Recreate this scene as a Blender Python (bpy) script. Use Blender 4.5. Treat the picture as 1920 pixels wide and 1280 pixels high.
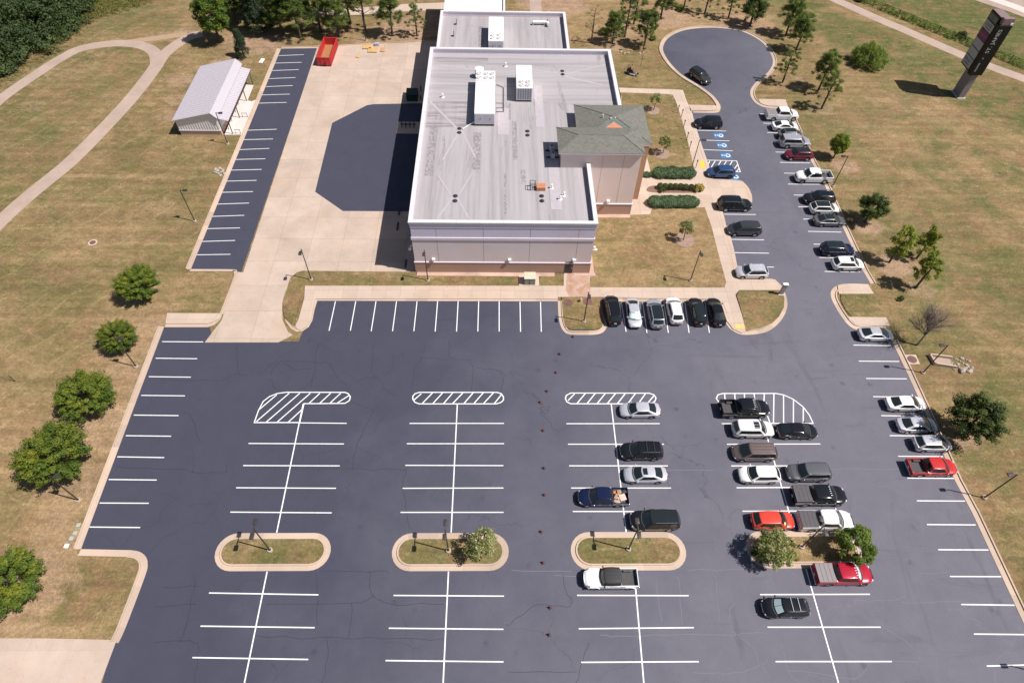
import bpy, bmesh, math, random
import numpy as np
from mathutils import Vector, Matrix
R = math.radians
PI = math.pi
for o in list(bpy.data.objects):
    bpy.data.objects.remove(o)
scene = bpy.context.scene
C = scene.collection
# ---------------------------------------------------------------- camera
cd = bpy.data.cameras.new('drone_camera')
cam = bpy.data.objects.new('drone_camera', cd)
C.objects.link(cam)
rt = Vector((0.99976549, -0.01015307, 0.01912796))
up = Vector((-0.00355926, 0.79422959, 0.60760734))
fw = Vector((0.02136107, 0.60753293, -0.7940072))
cam.matrix_world = Matrix(((rt.x, up.x, -fw.x, 0), (rt.y, up.y, -fw.y, 0), (rt.z, up.z, -fw.z, 66.656), (0, 0, 0, 1)))
cd.sensor_fit = 'HORIZONTAL'
cd.sensor_width = 36.0
cd.lens = 1216.07 / 1920 * 36.0
cd.clip_start = 0.5
cd.clip_end = 5000
scene.camera = cam
# ---------------------------------------------------------------- daylight
SUN_EL, SUN_AZ = 57.5, 105.0           # azimuth measured from +Y towards +X
S = Vector((math.sin(R(SUN_AZ)) * math.cos(R(SUN_EL)), math.cos(R(SUN_AZ)) * math.cos(R(SUN_EL)), math.sin(R(SUN_EL))))
w = bpy.data.worlds.new('World')
scene.world = w
w.use_nodes = True
wn = w.node_tree.nodes
sky = wn.new('ShaderNodeTexSky')
sky.sky_type = 'NISHITA'
sky.sun_disc = False
sky.sun_elevation = R(SUN_EL)
sky.sun_rotation = R(SUN_AZ)
sky.altitude = 200
sky.air_density = 1.0
sky.dust_density = 1.5
sky.ozone_density = 1.0
w.node_tree.links.new(sky.outputs[0], wn['Background'].inputs[0])
wn['Background'].inputs[1].default_value = 0.055
sl = bpy.data.lights.new('sun', 'SUN')
sl.energy = 4.9
sl.angle = R(0.53)
sl.color = (1.0, 0.955, 0.90)
so = bpy.data.objects.new('sun', sl)
so.rotation_euler = S.to_track_quat('Z', 'Y').to_euler()
so.location = (80, -20, 120)
C.objects.link(so)
scene.view_settings.view_transform = 'Standard'
scene.view_settings.look = 'None'
scene.view_settings.gamma = 1.0
scene.view_settings.use_curve_mapping = False
scene.view_settings.exposure = 0.27
scene.render.engine = 'CYCLES'

# ---------------------------------------------------------------- helpers
def link(name, data, parent=None, loc=None, rz=0.0, label=None, cat=None, group=None, kind=None):
    o = bpy.data.objects.new(name, data)
    C.objects.link(o)
    if parent is not None: o.parent = parent
    if loc is not None: o.location = loc
    if rz: o.rotation_euler = (0, 0, rz)
    if label: o['label'] = label
    if cat: o['category'] = cat
    if group: o['group'] = group
    if kind: o['kind'] = kind
    return o
def thing(name, label, cat, loc=(0, 0, 0), rz=0.0, group=None):
    return link(name, None, None, loc, rz, label, cat, group)
def mesh(name, bm, mats, smooth=None):
    me = bpy.data.meshes.new(name)
    bm.to_mesh(me); bm.free()
    for m in (mats if isinstance(mats, (list, tuple)) else [mats]): me.materials.append(m)
    if smooth is not None:
        me.polygons.foreach_set('use_smooth', [True] * len(me.polygons))
        me.set_sharp_from_angle(angle=R(smooth))
    return me
def part(name, bm, mats, parent=None, smooth=None, **k):
    return link(name, mesh(name, bm, mats, smooth), parent, **k)
def BM(): return bmesh.new()
def box(bm, c, s, rz=0.0, bev=0.0, mi=0, rot=None):
    r = bmesh.ops.create_cube(bm, size=1.0)
    vs = r['verts']
    M = Matrix.Translation(c) @ (rot if rot is not None else Matrix.Rotation(rz, 4, 'Z')) @ Matrix.Diagonal((s[0], s[1], s[2], 1))
    bmesh.ops.transform(bm, matrix=M, verts=vs)
    fs = {f for v in vs for f in v.link_faces}
    for f in fs: f.material_index = mi
    if bev > 0:
        es = list({e for v in vs for e in v.link_edges})
        bmesh.ops.bevel(bm, geom=es, offset=bev, segments=2, profile=0.6, affect='EDGES')
def box2(bm, a, b, mi=0, bev=0.0):
    box(bm, ((a[0]+b[0])/2, (a[1]+b[1])/2, (a[2]+b[2])/2), (abs(b[0]-a[0]), abs(b[1]-a[1]), abs(b[2]-a[2])), mi=mi, bev=bev)
def area2(p):
    return sum(p[i][0]*p[(i+1) % len(p)][1] - p[(i+1) % len(p)][0]*p[i][1] for i in range(len(p)))
def prism(bm, pts, z0, z1, mi=0, ms=None, bottom=False):
    if area2(pts) < 0: pts = pts[::-1]
    t = [bm.verts.new((x, y, z1)) for x, y in pts]
    f = bm.faces.new(t); f.material_index = mi
    if z1 - z0 > 1e-6:
        b = [bm.verts.new((x, y, z0)) for x, y in pts]
        n = len(pts)
        for i in range(n):
            g = bm.faces.new((b[i], b[(i+1) % n], t[(i+1) % n], t[i])); g.material_index = mi if ms is None else ms
        if bottom: bm.faces.new(b[::-1])
def tube(bm, pts, rad, n=8, cap=True, mi=0):
    pts = [Vector(p) for p in pts]
    if not isinstance(rad, (list, tuple)): rad = [rad] * len(pts)
    rings = []
    for i, p in enumerate(pts):
        d = (pts[min(i+1, len(pts)-1)] - pts[max(i-1, 0)]).normalized()
        a = d.cross(Vector((0, 0, 1)) if abs(d.z) < 0.95 else Vector((1, 0, 0))).normalized()
        b = d.cross(a)
        rings.append([bm.verts.new(p + (a*math.cos(2*PI*k/n) + b*math.sin(2*PI*k/n)) * rad[i]) for k in range(n)])
    for i in range(len(rings)-1):
        for k in range(n):
            f = bm.faces.new((rings[i][k], rings[i][(k+1) % n], rings[i+1][(k+1) % n], rings[i+1][k])); f.material_index = mi
    if cap:
        f = bm.faces.new(rings[0]); f.material_index = mi
        f = bm.faces.new(rings[-1][::-1]); f.material_index = mi
def cyl(bm, x, y, z0, z1, r, n=16, r2=None, mi=0):
    tube(bm, [(x, y, z0), (x, y, z1)], [r, r if r2 is None else r2], n, mi=mi)
def ribbon(bm, pts, wd, z, mi=0, closed=False):
    """flat strip centred on a polyline"""
    L, Rr = offset(pts, wd/2, closed), offset(pts, -wd/2, closed)
    n = len(pts); a = [bm.verts.new((x, y, z)) for x, y in L]; b = [bm.verts.new((x, y, z)) for x, y in Rr]
    for i in range(n if closed else n-1):
        j = (i+1) % n
        f = bm.faces.new((a[i], b[i], b[j], a[j])); f.material_index = mi
        f.normal_update()
        if f.normal.z < 0: f.normal_flip()
def offset(pts, d, closed=False):
    out = []; n = len(pts)
    for i in range(n):
        p = Vector(pts[i])
        a = Vector(pts[i-1]) if (i > 0 or closed) else None
        b = Vector(pts[(i+1) % n]) if (i < n-1 or closed) else None
        ns = []
        if a is not None and (p-a).length > 1e-6: t = (p-a).normalized(); ns.append(Vector((-t.y, t.x)))
        if b is not None and (b-p).length > 1e-6: t = (b-p).normalized(); ns.append(Vector((-t.y, t.x)))
        m = sum(ns, Vector((0, 0)))
        m.normalize()
        c = max(0.5, m.dot(ns[0]))
        q = p + m*(d/c); out.append((q.x, q.y))
    return out
def smooth_path(pts, k=5):
    """Catmull-Rom through the points"""
    P = [Vector(p) for p in pts]; out = []
    for i in range(len(P)-1):
        p0, p1, p2, p3 = P[max(i-1, 0)], P[i], P[i+1], P[min(i+2, len(P)-1)]
        for j in range(k):
            t = j/k
            q = 0.5*((2*p1) + (-p0+p2)*t + (2*p0-5*p1+4*p2-p3)*t*t + (-p0+3*p1-3*p2+p3)*t**3)
            out.append((q.x, q.y))
    out.append((P[-1].x, P[-1].y))
    return out
def clip_rect(poly, x0, y0, x1, y1):
    for ax, lim, sg in ((0, x0, 1), (0, x1, -1), (1, y0, 1), (1, y1, -1)):
        out = []
        for i in range(len(poly)):
            a, b = poly[i-1], poly[i]
            da, db = (a[ax]-lim)*sg, (b[ax]-lim)*sg
            if (da >= 0) != (db >= 0):
                t = da/(da-db); out.append((a[0]+(b[0]-a[0])*t, a[1]+(b[1]-a[1])*t))
            if db >= 0: out.append(b)
        poly = out
        if len(poly) < 3: return []
    return poly
def slabs(parent, poly, dx, dy, z0, z1, m, ox=0.0, oy=0.0, gap=0.014, name='slab'):
    """score a concrete area into separate slabs"""
    xs = [p[0] for p in poly]; ys = [p[1] for p in poly]; n = 0
    i0, i1 = math.floor((min(xs)-ox)/dx), math.ceil((max(xs)-ox)/dx)
    j0, j1 = math.floor((min(ys)-oy)/dy), math.ceil((max(ys)-oy)/dy)
    for i in range(i0, i1):
        for j in range(j0, j1):
            c = clip_rect(poly, ox+i*dx+gap/2, oy+j*dy+gap/2, ox+(i+1)*dx-gap/2, oy+(j+1)*dy-gap/2)
            q = []
            for p in c:
                if not q or (abs(p[0]-q[-1][0])+abs(p[1]-q[-1][1])) > 1e-3: q.append(p)
            if len(q) > 2 and (abs(q[0][0]-q[-1][0])+abs(q[0][1]-q[-1][1])) < 1e-3: q.pop()
            if len(q) < 3 or abs(area2(q)) < 0.12: continue
            bm = BM(); prism(bm, q, z0, z1)
            part(name, bm, m, parent); n += 1
    return n
# ---------------------------------------------------------------- materials
class Mt:
    def __init__(s, name, col=(0.5, 0.5, 0.5), rough=0.8, metal=0.0, coat=0.0, spec=0.5):
        s.m = bpy.data.materials.new(name); s.m.use_nodes = True
        s.n = s.m.node_tree.nodes; s.l = s.m.node_tree.links
        s.b = s.n['Principled BSDF']
        s.b.inputs['Base Color'].default_value = (*col, 1)
        s.b.inputs['Roughness'].default_value = rough
        s.b.inputs['Metallic'].default_value = metal
        s.b.inputs['Coat Weight'].default_value = coat
        s.b.inputs['Coat Roughness'].default_value = 0.04
        s.b.inputs['Specular IOR Level'].default_value = spec
        s.co = None
    def coord(s, sc=(1, 1, 1), world=True, rz=0.0, name=None):
        if name == 'attr':
            pass
        tc = s.n.new('ShaderNodeNewGeometry').outputs['Position'] if world else s.n.new('ShaderNodeTexCoord').outputs['Object']
        mp = s.n.new('ShaderNodeMapping'); mp.inputs['Scale'].default_value = sc; mp.inputs['Rotation'].default_value = (0, 0, rz)
        s.l.new(tc, mp.inputs[0]); return mp.outputs[0]
    def noise(s, scale=1.0, detail=4, sc=(1, 1, 1), rough=0.55, dist=0.0, world=True, rz=0.0, vec=None):
        t = s.n.new('ShaderNodeTexNoise'); t.inputs['Scale'].default_value = scale; t.inputs['Detail'].default_value = detail
        t.inputs['Roughness'].default_value = rough; t.inputs['Distortion'].default_value = dist
        s.l.new(vec if vec is not None else s.coord(sc, world, rz), t.inputs['Vector']); return t.outputs['Fac']
    def voro(s, scale, feature='DISTANCE_TO_EDGE', vec=None, sc=(1, 1, 1)):
        t = s.n.new('ShaderNodeTexVoronoi'); t.feature = feature; t.inputs['Scale'].default_value = scale
        s.l.new(vec if vec is not None else s.coord(sc), t.inputs['Vector']); return t.outputs[0]
    def ramp(s, f, stops, interp='LINEAR'):
        r = s.n.new('ShaderNodeValToRGB'); e = r.color_ramp.elements; r.color_ramp.interpolation = interp
        while len(e) > 1: e.remove(e[-1])
        for i, (p, c) in enumerate(stops):
            el = e[0] if i == 0 else e.new(p)
            el.position = p; el.color = (*c, 1) if isinstance(c, (tuple, list)) else (c, c, c, 1)
        s.l.new(f, r.inputs[0]); return r.outputs[0]
    def put(s, sock, v):
        if isinstance(v, (int, float)): sock.default_value = v
        elif isinstance(v, (tuple, list)): sock.default_value = (*v, 1) if len(v) == 3 else v
        else: s.l.new(v, sock)
    def mix(s, f, a, b, mode='MIX'):
        x = s.n.new('ShaderNodeMix'); x.data_type = 'RGBA'; x.blend_type = mode
        s.put(x.inputs[0], f); s.put(x.inputs[6], a); s.put(x.inputs[7], b); return x.outputs[2]
    def math(s, op, a, b=0.0, c=0.0):
        x = s.n.new('ShaderNodeMath'); x.operation = op
        s.put(x.inputs[0], a); s.put(x.inputs[1], b); s.put(x.inputs[2], c); return x.outputs[0]
    def attr(s, name, out='Color'):
        a = s.n.new('ShaderNodeAttribute'); a.attribute_name = name; return a.outputs[out]
    def rnd(s): return s.n.new('ShaderNodeObjectInfo').outputs['Random']
    def sep(s, v=None):
        x = s.n.new('ShaderNodeSeparateXYZ'); s.l.new(v if v is not None else s.coord(), x.inputs[0]); return x.outputs
    def col(s, v): s.put(s.b.inputs['Base Color'], v); return s
    def bump(s, h, dist=0.02, strength=0.6):
        x = s.n.new('ShaderNodeBump'); x.inputs['Distance'].default_value = dist; x.inputs['Strength'].default_value = strength
        s.l.new(h, x.inputs['Height']); s.l.new(x.outputs[0], s.b.inputs['Normal']); return s
def plain(name, col, rough=0.7, metal=0.0, coat=0.0, var=0.12, scale=3.0, spec=0.5):
    t = Mt(name, col, rough, metal, coat, spec)
    n = t.noise(scale, 4, world=False)
    t.col(t.mix(1.0, col, t.ramp(n, [(0.25, 1-var), (0.75, 1+var)]), 'MULTIPLY'))
    return t.m

# ---------------------------------------------------------------- ground sheet
def bump1(a, lo, hi): 
    t = np.clip((a-lo)/(hi-lo), 0, 1); return t*t*(3-2*t)
gx = np.concatenate([[-2500, -900, -400, -220], np.arange(-140, 151, 1.0), [220, 400, 900, 2500]])
gy = np.concatenate([[-2500, -900, -300, -80], np.arange(-10, 201, 1.0), [260, 400, 900, 2500]])
XX, YY = np.meshgrid(gx, gy)
nx, ny = len(gx), len(gy)
co = np.zeros((nx*ny, 3), np.float32); co[:, 0] = XX.ravel(); co[:, 1] = YY.ravel()
idx = np.arange(nx*ny).reshape(ny, nx)
fq = np.stack([idx[:-1, :-1], idx[:-1, 1:], idx[1:, 1:], idx[1:, :-1]], -1).reshape(-1, 4)
gm = bpy.data.meshes.new('grass_ground')
gm.vertices.add(len(co)); gm.vertices.foreach_set('co', co.ravel())
gm.loops.add(fq.size); gm.loops.foreach_set('vertex_index', fq.ravel().astype(np.int32))
gm.polygons.add(len(fq)); gm.polygons.foreach_set('loop_start', np.arange(0, fq.size, 4, dtype=np.int32))
gm.update(); gm.validate()
X, Y = co[:, 0], co[:, 1]
dry = 0.38 + 0*X; soil = 0*X; green = 0.22 + 0*X
# the strip of burnt grass beside the west kerb and round the maples
dry = np.maximum(dry, 0.95*(1-bump1(np.abs(X+46.5), 2.0, 6.5))*(1-bump1(Y, 56, 66)))
soil = np.maximum(soil, 0.42*(1-bump1(np.abs(X+45.5), 1.5, 5))*(1-bump1(Y, 54, 62)))
dry = np.maximum(dry, 0.8*(1-bump1(np.hypot(X+40, (Y-60)*1.2), 3, 9)))
dry = np.maximum(dry, 0.72*(1-bump1(np.abs(X+62), 6, 16))*(1-bump1(Y, 40, 60)))
green = np.maximum(green, 0.48*bump1(X, 45, 60)*(1-bump1(Y, 100, 125)))
dry = np.maximum(dry, 0.45*bump1(X, 45, 58)*(1-bump1(Y, 95, 120)))
soil = np.maximum(soil, 0.20*np.exp(-((X-70)/14)**2-((Y-88)/14)**2)+0.2*np.exp(-((X-60)/9)**2-((Y-100)/9)**2))
green = np.maximum(green, 0.5*bump1(-X, 58, 75)*bump1(Y, 45, 80))
fence_line = (X-78.4)*0.55 + (Y-146.5)*0.55*1.0 + 0
fl = (X-(78.36, 146.50)[0])*((78.36, 146.50)[1]-(102.91, 118.61)[1]) + (Y-(78.36, 146.50)[1])*((102.91, 118.61)[0]-(78.36, 146.50)[0])
fl = fl/37.0
green = np.maximum(green, 1.0*bump1(fl, -3, 6))
green = np.maximum(green, 0.75*(1-bump1(np.abs(fl+14), 4, 11)))
dry = np.where(fl > 2, dry*0.3, dry)
dry = np.maximum(dry, 0.9*bump1(Y, 122, 130)*(1-bump1(X, 58, 70))*bump1(X, 8, 14))
dry = np.maximum(dry, 0.75*(1-bump1(np.hypot((X-78)/2.6, Y-126), 2, 7)))
dry = np.maximum(dry, 0.8*(1-bump1(np.hypot((X-76)/1.3, Y-92), 8, 26)))
SOIL = [((56.35, 73.19), 3.2, .9), ((57.44, 65.13), 4.2, .8), ((58.99, 60.18), 3.2, .55), ((57.41, 87.74), 3.0, .9), ((55.12, 36.55), 2.6, .7),
 ((-19.06, 130.23), 9, .75), ((-14.90, 132.52), 9, .8), ((-21.38, 126.58), 6, .6), ((-26.13, 126.45), 5, .5), ((-47.99, 125.26), 9, .75), ((-51.19, 117.29), 5, .6), ((-58.41, 111.23), 4.5, .6), ((-57.56, 105.20), 4, .5), ((-57.19, 100.30), 4, .5),
 ((22.81, 125.45), 5, .6), ((19.61, 125.57), 4, .5), ((26.56, 129.97), 6, .5), ((34.80, 137.30), 8, .8), ((50.76, 135.03), 9, .6), ((55.13, 113.75), 6, .4), ((58.36, 104.15), 4, .5), ((9.61, 142.42), 7, .9), ((13.62, 142.07), 7, .9),
 ((-49.33, 58.94), 4, .5), ((-48.60, 49.92), 4, .5), ((-47.16, 39.04), 5, .55), ((-46.97, 31.63), 6, .5), ((-46.06, 20.20), 6, .55), ((-51.21, 76.16), 5, .35), ((77.32, 123.96), 12, .25), ((74.47, 105.31), 14, .3), ((-78.02, 114.42), 10, .3),
 ((-81.45, 103.06), 4, .45), ((-81.16, 112.52), 4, .45), ((-76.58, 121.11), 4, .45), ((-66.95, 125.99), 5, .5), ((-62.91, 128.19), 4, .6)]
for (sx, sy), r, a in SOIL:
    soil = np.maximum(soil, a*(1-bump1(np.hypot((X-sx)/1.3, Y-sy), 0.25*r, r)))
ca = gm.color_attributes.new('tone', 'FLOAT_COLOR', 'POINT')
cc = np.stack([dry, soil, green, np.ones_like(X)], -1).astype(np.float32)
ca.data.foreach_set('color', cc.ravel())
def grass_material(name, use_attr=True, dryk=0.45, greenk=0.3):
    t = Mt(name, rough=0.95, spec=0.15)
    warp = t.noise(0.05, 3)
    n1 = t.noise(0.09, 6, rough=0.62, dist=0.6)
    n2 = t.noise(0.6, 6, rough=0.68, dist=0.4)
    n3 = t.noise(3.2, 4, rough=0.7)
    streak = t.noise(0.55, 4, sc=(0.16, 1.0, 1.0), rough=0.6, rz=R(4))
    if use_attr:
        c = t.attr('tone'); s3 = t.n.new('ShaderNodeSeparateColor'); t.l.new(c, s3.inputs[0])
        dr, sl_, gr = s3.outputs[0], s3.outputs[1], s3.outputs[2]
    else:
        dr, sl_, gr = dryk, 0.0, greenk
    olive, tan_, green_, brown, straw = (0.172, 0.136, 0.056), (0.315, 0.214, 0.112), (0.102, 0.114, 0.037), (0.248, 0.150, 0.080), (0.37, 0.28, 0.158)
    k = t.math('ADD', t.math('MULTIPLY', n1, 0.9), t.math('MULTIPLY', n2, 0.75))
    k = t.math('ADD', k, t.math('MULTIPLY', streak, 0.75))
    fd = t.math('ADD', dr, t.math('MULTIPLY', t.math('SUBTRACT', k, 1.2), 2.3))
    base = t.mix(t.ramp(fd, [(0.1, 0.0), (0.85, 1.0)]), olive, tan_)
    fg = t.math('ADD', gr, t.math('MULTIPLY', t.math('SUBTRACT', t.math('ADD', t.noise(0.13, 5, rough=0.6, dist=0.5), t.math('MULTIPLY', n2, 0.7)), 0.85), 2.0))
    base = t.mix(t.ramp(fg, [(0.25, 0.0), (0.95, 1.0)]), base, green_)
    fb = t.noise(0.22, 5, rough=0.7, dist=0.8)
    base = t.mix(t.ramp(fb, [(0.47, 0.0), (0.64, 0.75)]), base, brown)
    fs = t.math('ADD', t.math('MULTIPLY', t.noise(1.1, 5, rough=0.75, sc=(0.55, 1.2, 1)), 1.0), t.math('MULTIPLY', n3, 0.25))
    base = t.mix(t.ramp(fs, [(0.69, 0.0), (0.82, 0.6)]), base, straw)
    mw = t.math('FRACT', t.math('ADD', t.math('MULTIPLY', t.sep(t.coord(rz=R(33)))[0], 0.27), t.math('MULTIPLY', warp, 2.0)))
    mw = t.ramp(t.math('ABSOLUTE', t.math('SUBTRACT', mw, 0.5)), [(0.0, 1.0), (0.05, 0.0)])
    mw2 = t.math('FRACT', t.math('MULTIPLY', t.sep(t.coord(rz=R(-62)))[0], 0.31))
    mw2 = t.ramp(t.math('ABSOLUTE', t.math('SUBTRACT', mw2, 0.5)), [(0.0, 1.0), (0.045, 0.0)])
    mw = t.math('MULTIPLY', t.math('MAXIMUM', mw, t.math('MULTIPLY', mw2, 0.6)), t.ramp(t.math('ADD', t.math('MULTIPLY', t.sep()[0], -0.02), t.math('MULTIPLY', t.math('SUBTRACT', n1, 0.5), 1.5)), [(0.95, 0.0), (1.15, 0.36)]) if use_attr else 0.0)
    base = t.mix(mw, base, straw)
    if use_attr:
        fsol = t.math('ADD', sl_, t.math('MULTIPLY', t.math('SUBTRACT', n2, 0.5), 1.3))
        base = t.mix(t.ramp(fsol, [(0.28, 0.0), (0.75, 0.9)]), base, t.mix(n3, (0.30, 0.185, 0.115), (0.42, 0.29, 0.20)))
    base = t.mix(1.0, base, t.ramp(n3, [(0.3, 0.74), (0.7, 1.22)]), 'MULTIPLY')
    base = t.mix(1.0, base, t.ramp(t.noise(0.9, 6, rough=0.75, dist=1.0, sc=(0.6, 1, 1)), [(0.32, 0.72), (0.68, 1.22)]), 'MULTIPLY')
    base = t.mix(t.ramp(t.noise(0.45, 6, rough=0.75, dist=0.5), [(0.58, 0.0), (0.70, 0.4)]), base, (0.115, 0.108, 0.040))
    mwn = t.noise(0.75, 3, sc=(0.02, 1.0, 1), rough=0.6, rz=R(3))
    base = t.mix(1.0, base, t.ramp(mwn, [(0.35, 0.88), (0.65, 1.10)] if use_attr else [(0.0, 1.0), (1.0, 1.0)]), 'MULTIPLY')
    base = t.mix(1.0, base, t.ramp(t.noise(11.0, 3, rough=0.7), [(0.3, 0.78), (0.7, 1.22)]), 'MULTIPLY')
    t.col(base)
    t.bump(t.math('ADD', n3, t.noise(9.0, 4)), 0.10, 0.7)
    return t.m
M_ground = grass_material('dry_turf')
M_lawn = grass_material('kept_turf', False, 0.38, 0.34)
M_burnt = grass_material('burnt_turf', False, 0.72, 0.22)
M_isl = grass_material('island_turf', False, 0.40, 0.48)
gm.materials.append(M_ground)
link('grass_ground', gm, kind='structure')
def sheet(name, pts, z0, z1, m, kind='structure', parent=None, **k):
    bm = BM(); prism(bm, pts, z0, z1)
    return part(name, bm, m, parent, kind=kind if parent is None else None, **k)

# ---------------------------------------------------------------- asphalt
def asphalt_material(name, fresh=0.5):
    t = Mt(name, rough=0.78, spec=0.35)
    px = t.sep()[0]; py = t.sep()[1]
    wear = t.math('ADD', t.math('MULTIPLY', t.math('ADD', px, t.math('MULTIPLY', t.math('SUBTRACT', 40.0, py), 0.42)), 1/46.0), t.math('MULTIPLY', t.math('SUBTRACT', t.noise(0.10, 5, rough=0.6), 0.5), 0.9))
    base = t.mix(t.ramp(t.math('ADD', wear, 0.30), [(0.0, 0.0), (1.0, 1.0)]), (0.051, 0.052, 0.079), (0.130, 0.125, 0.156))
    base = t.mix(1.0, base, t.ramp(t.noise(0.35, 6, rough=0.65, dist=0.4), [(0.3, 0.94), (0.7, 1.06)]), 'MULTIPLY')
    # rubber streaks of turning tyres, wear only on the older half
    st = t.noise(0.5, 5, sc=(0.5, 0.12, 1), rough=0.65, dist=1.2)
    base = t.mix(t.math('MULTIPLY', t.ramp(st, [(0.60, 0.0), (0.74, 1.0)]), t.ramp(wear, [(0.1, 0.0), (0.6, 0.35)])), base, (0.052, 0.05, 0.062))
    st2 = t.noise(0.9, 5, sc=(0.09, 0.6, 1), rough=0.7, dist=0.5)
    base = t.mix(t.math('MULTIPLY', t.ramp(st2, [(0.58, 0.0), (0.74, 1.0)]), t.ramp(wear, [(0.1, 0.10), (0.7, 0.45)])), base, (0.062, 0.06, 0.075))
    oil = t.n.new('ShaderNodeTexVoronoi'); oil.feature = 'F1'; oil.inputs['Scale'].default_value = 0.42; t.l.new(t.coord(), oil.inputs['Vector'])
    od = t.math('ADD', oil.outputs['Distance'], t.math('MULTIPLY', t.noise(3.0, 4), 0.25))
    base = t.mix(t.math('MULTIPLY', t.ramp(od, [(0.14, 0.55), (0.30, 0.0)]), t.ramp(t.noise(0.12, 2), [(0.48, 0.0), (0.60, 1.0)])), base, (0.040, 0.038, 0.050))
    # fine crack net, mostly hairline
    wv = t.n.new('ShaderNodeVectorMath'); wv.operation = 'ADD'
    nz = t.n.new('ShaderNodeTexNoise'); nz.inputs['Scale'].default_value = 0.35; nz.inputs['Detail'].default_value = 6
    t.l.new(t.coord(), nz.inputs['Vector'])
    sc = t.n.new('ShaderNodeVectorMath'); sc.operation = 'SCALE'; sc.inputs['Scale'].default_value = 3.2
    t.l.new(nz.outputs['Color'], sc.inputs[0]); t.l.new(t.coord(), wv.inputs[0]); t.l.new(sc.outputs[0], wv.inputs[1])
    e = t.voro(0.105, vec=wv.outputs[0])
    crack = t.ramp(e, [(0.0, 1.0), (0.0075, 0.0)])
    msk = t.ramp(t.noise(0.07, 3), [(0.47, 0.0), (0.55, 1.0)])
    base = t.mix(t.math('MULTIPLY', t.math('MULTIPLY', crack, msk), t.ramp(wear, [(0.55, 0.4), (0.75, 0.0)])), base, (0.03, 0.029, 0.042))
    base = t.mix(t.math('MULTIPLY', t.math('MULTIPLY', crack, msk), t.ramp(wear, [(0.6, 0.0), (0.9, 0.5)])), base, (0.17, 0.16, 0.185))
    base = t.mix(1.0, base, t.ramp(t.noise(14.0, 3, rough=0.8), [(0.3, 0.90), (0.7, 1.10)]), 'MULTIPLY')
    t.col(base); t.put(t.b.inputs['Roughness'], t.ramp(t.noise(0.3, 4), [(0.3, 0.72), (0.7, 0.86)]))
    t.bump(t.noise(40.0, 3), 0.01, 0.5)
    return t.m
M_asph = asphalt_material('sealed_asphalt')
ZA = 0.02
lot_poly = [(-43.38, 53.33), (-37.59, 53.27), (-36.45, 50.83), (-25.61, 50.88), (-24.64, 57.86), (29.66, 58.22), (33.23, 75.93), (31.19, 82.88), (34.29, 103.19), (39.57, 102.63), (46.78, 109.95), (46.40, 107.49), (46.99, 105.45), (48.61, 104.13), (52.14, 103.86), (52.05, 88.65), (52.44, 83.17), (52.21, 72.56), (52.20, 63.50), (52.22, 61.34), (49.21, 61.42), (47.66, 61.11), (46.47, 60.20), (45.99, 58.91), (46.04, 57.17), (46.34, 55.37), (46.76, 53.99), (47.57, 53.17), (49.27, 52.91), (51.66, 51.23), (51.76, 46.13), (51.72, 39.14), (51.55, 31.53), (51.82, 27.62), (51.87, 16.08), (51.52, 6.71), (51.42, 3.92), (-35.78, 4.70), (-36.04, 11.69), (-36.30, 15.09), (-35.99, 17.63), (-35.64, 22.16), (-36.53, 23.25), (-42.82, 23.93)]
lot = sheet('parking_lot', lot_poly, 0, ZA, M_asph)
ring = smooth_path([(39.76, 102.63), (39.86, 105.47), (39.27, 108.39), (37.38, 111.54), (35.09, 114.60), (33.60, 117.96), (32.72, 121.65), (32.69, 124.88), (34.21, 128.46), (37.20, 131.34), (40.77, 132.75), (45.30, 133.09), (49.54, 132.11), (52.00, 129.79), (53.48, 126.86), (53.90, 122.97), (53.51, 119.79), (52.03, 116.86), (50.07, 114.38), (48.29, 112.50), (46.78, 109.95), (46.40, 107.49), (46.99, 105.45), (48.66, 104.30)], 4)
sheet('turnaround', ring, 0, ZA-0.006, M_asph)
west_poly = [(-42.53, 122.57), (-35.56, 122.94), (-35.82, 62.80), (-36.44, 63.21), (-42.92, 63.46)]
west_lot = sheet('side_parking_lot', west_poly, 0, ZA, M_asph)
# ---------------------------------------------------------------- concrete
def concrete_material(name, c, var=0.10, stain=0.4, rnd=0.05, seg=False):
    t = Mt(name, rough=0.85, spec=0.3)
    n = t.noise(0.25, 6, rough=0.62, dist=0.3); n2 = t.noise(1.6, 5, rough=0.7)
    b = t.mix(1.0, c, t.ramp(n, [(0.25, 1-var), (0.75, 1+var)]), 'MULTIPLY')
    b = t.mix(t.math('MULTIPLY', t.ramp(n2, [(0.56, 0.0), (0.78, 1.0)]), stain), b, (c[0]*0.66, c[1]*0.63, c[2]*0.62))
    b = t.mix(t.ramp(t.noise(0.16, 4, dist=0.6), [(0.5, 0.0), (0.72, 0.30)]), b, (c[0]*0.98, c[1]*0.86, c[2]*0.70))
    b = t.mix(1.0, b, t.ramp(t.rnd(), [(0.0, 1-rnd), (1.0, 1+rnd)]), 'MULTIPLY')
    if seg: b = t.mix(1.0, b, t.ramp(t.attr('tone', 'Fac'), [(0.0, 0.86), (1.0, 1.10)]), 'MULTIPLY')
    b = t.mix(1.0, b, t.ramp(t.noise(20.0, 3, rough=0.7), [(0.3, 0.94), (0.7, 1.06)]), 'MULTIPLY')
    t.col(b); t.bump(t.noise(25.0, 3), 0.006, 0.5)
    return t.m
M_conc = concrete_material('concrete', (0.50, 0.390, 0.318))
M_yard = concrete_material('yard_concrete', (0.468, 0.366, 0.302), 0.15, 0.6, 0.06)
M_kerb = concrete_material('kerb_concrete', (0.49, 0.375, 0.298), 0.08, 0.35, seg=True)
M_wash = concrete_material('white_concrete', (0.62, 0.55, 0.52), 0.06, 0.15)
M_joint = concrete_material('joint_concrete', (0.33, 0.25, 0.205))
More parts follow.
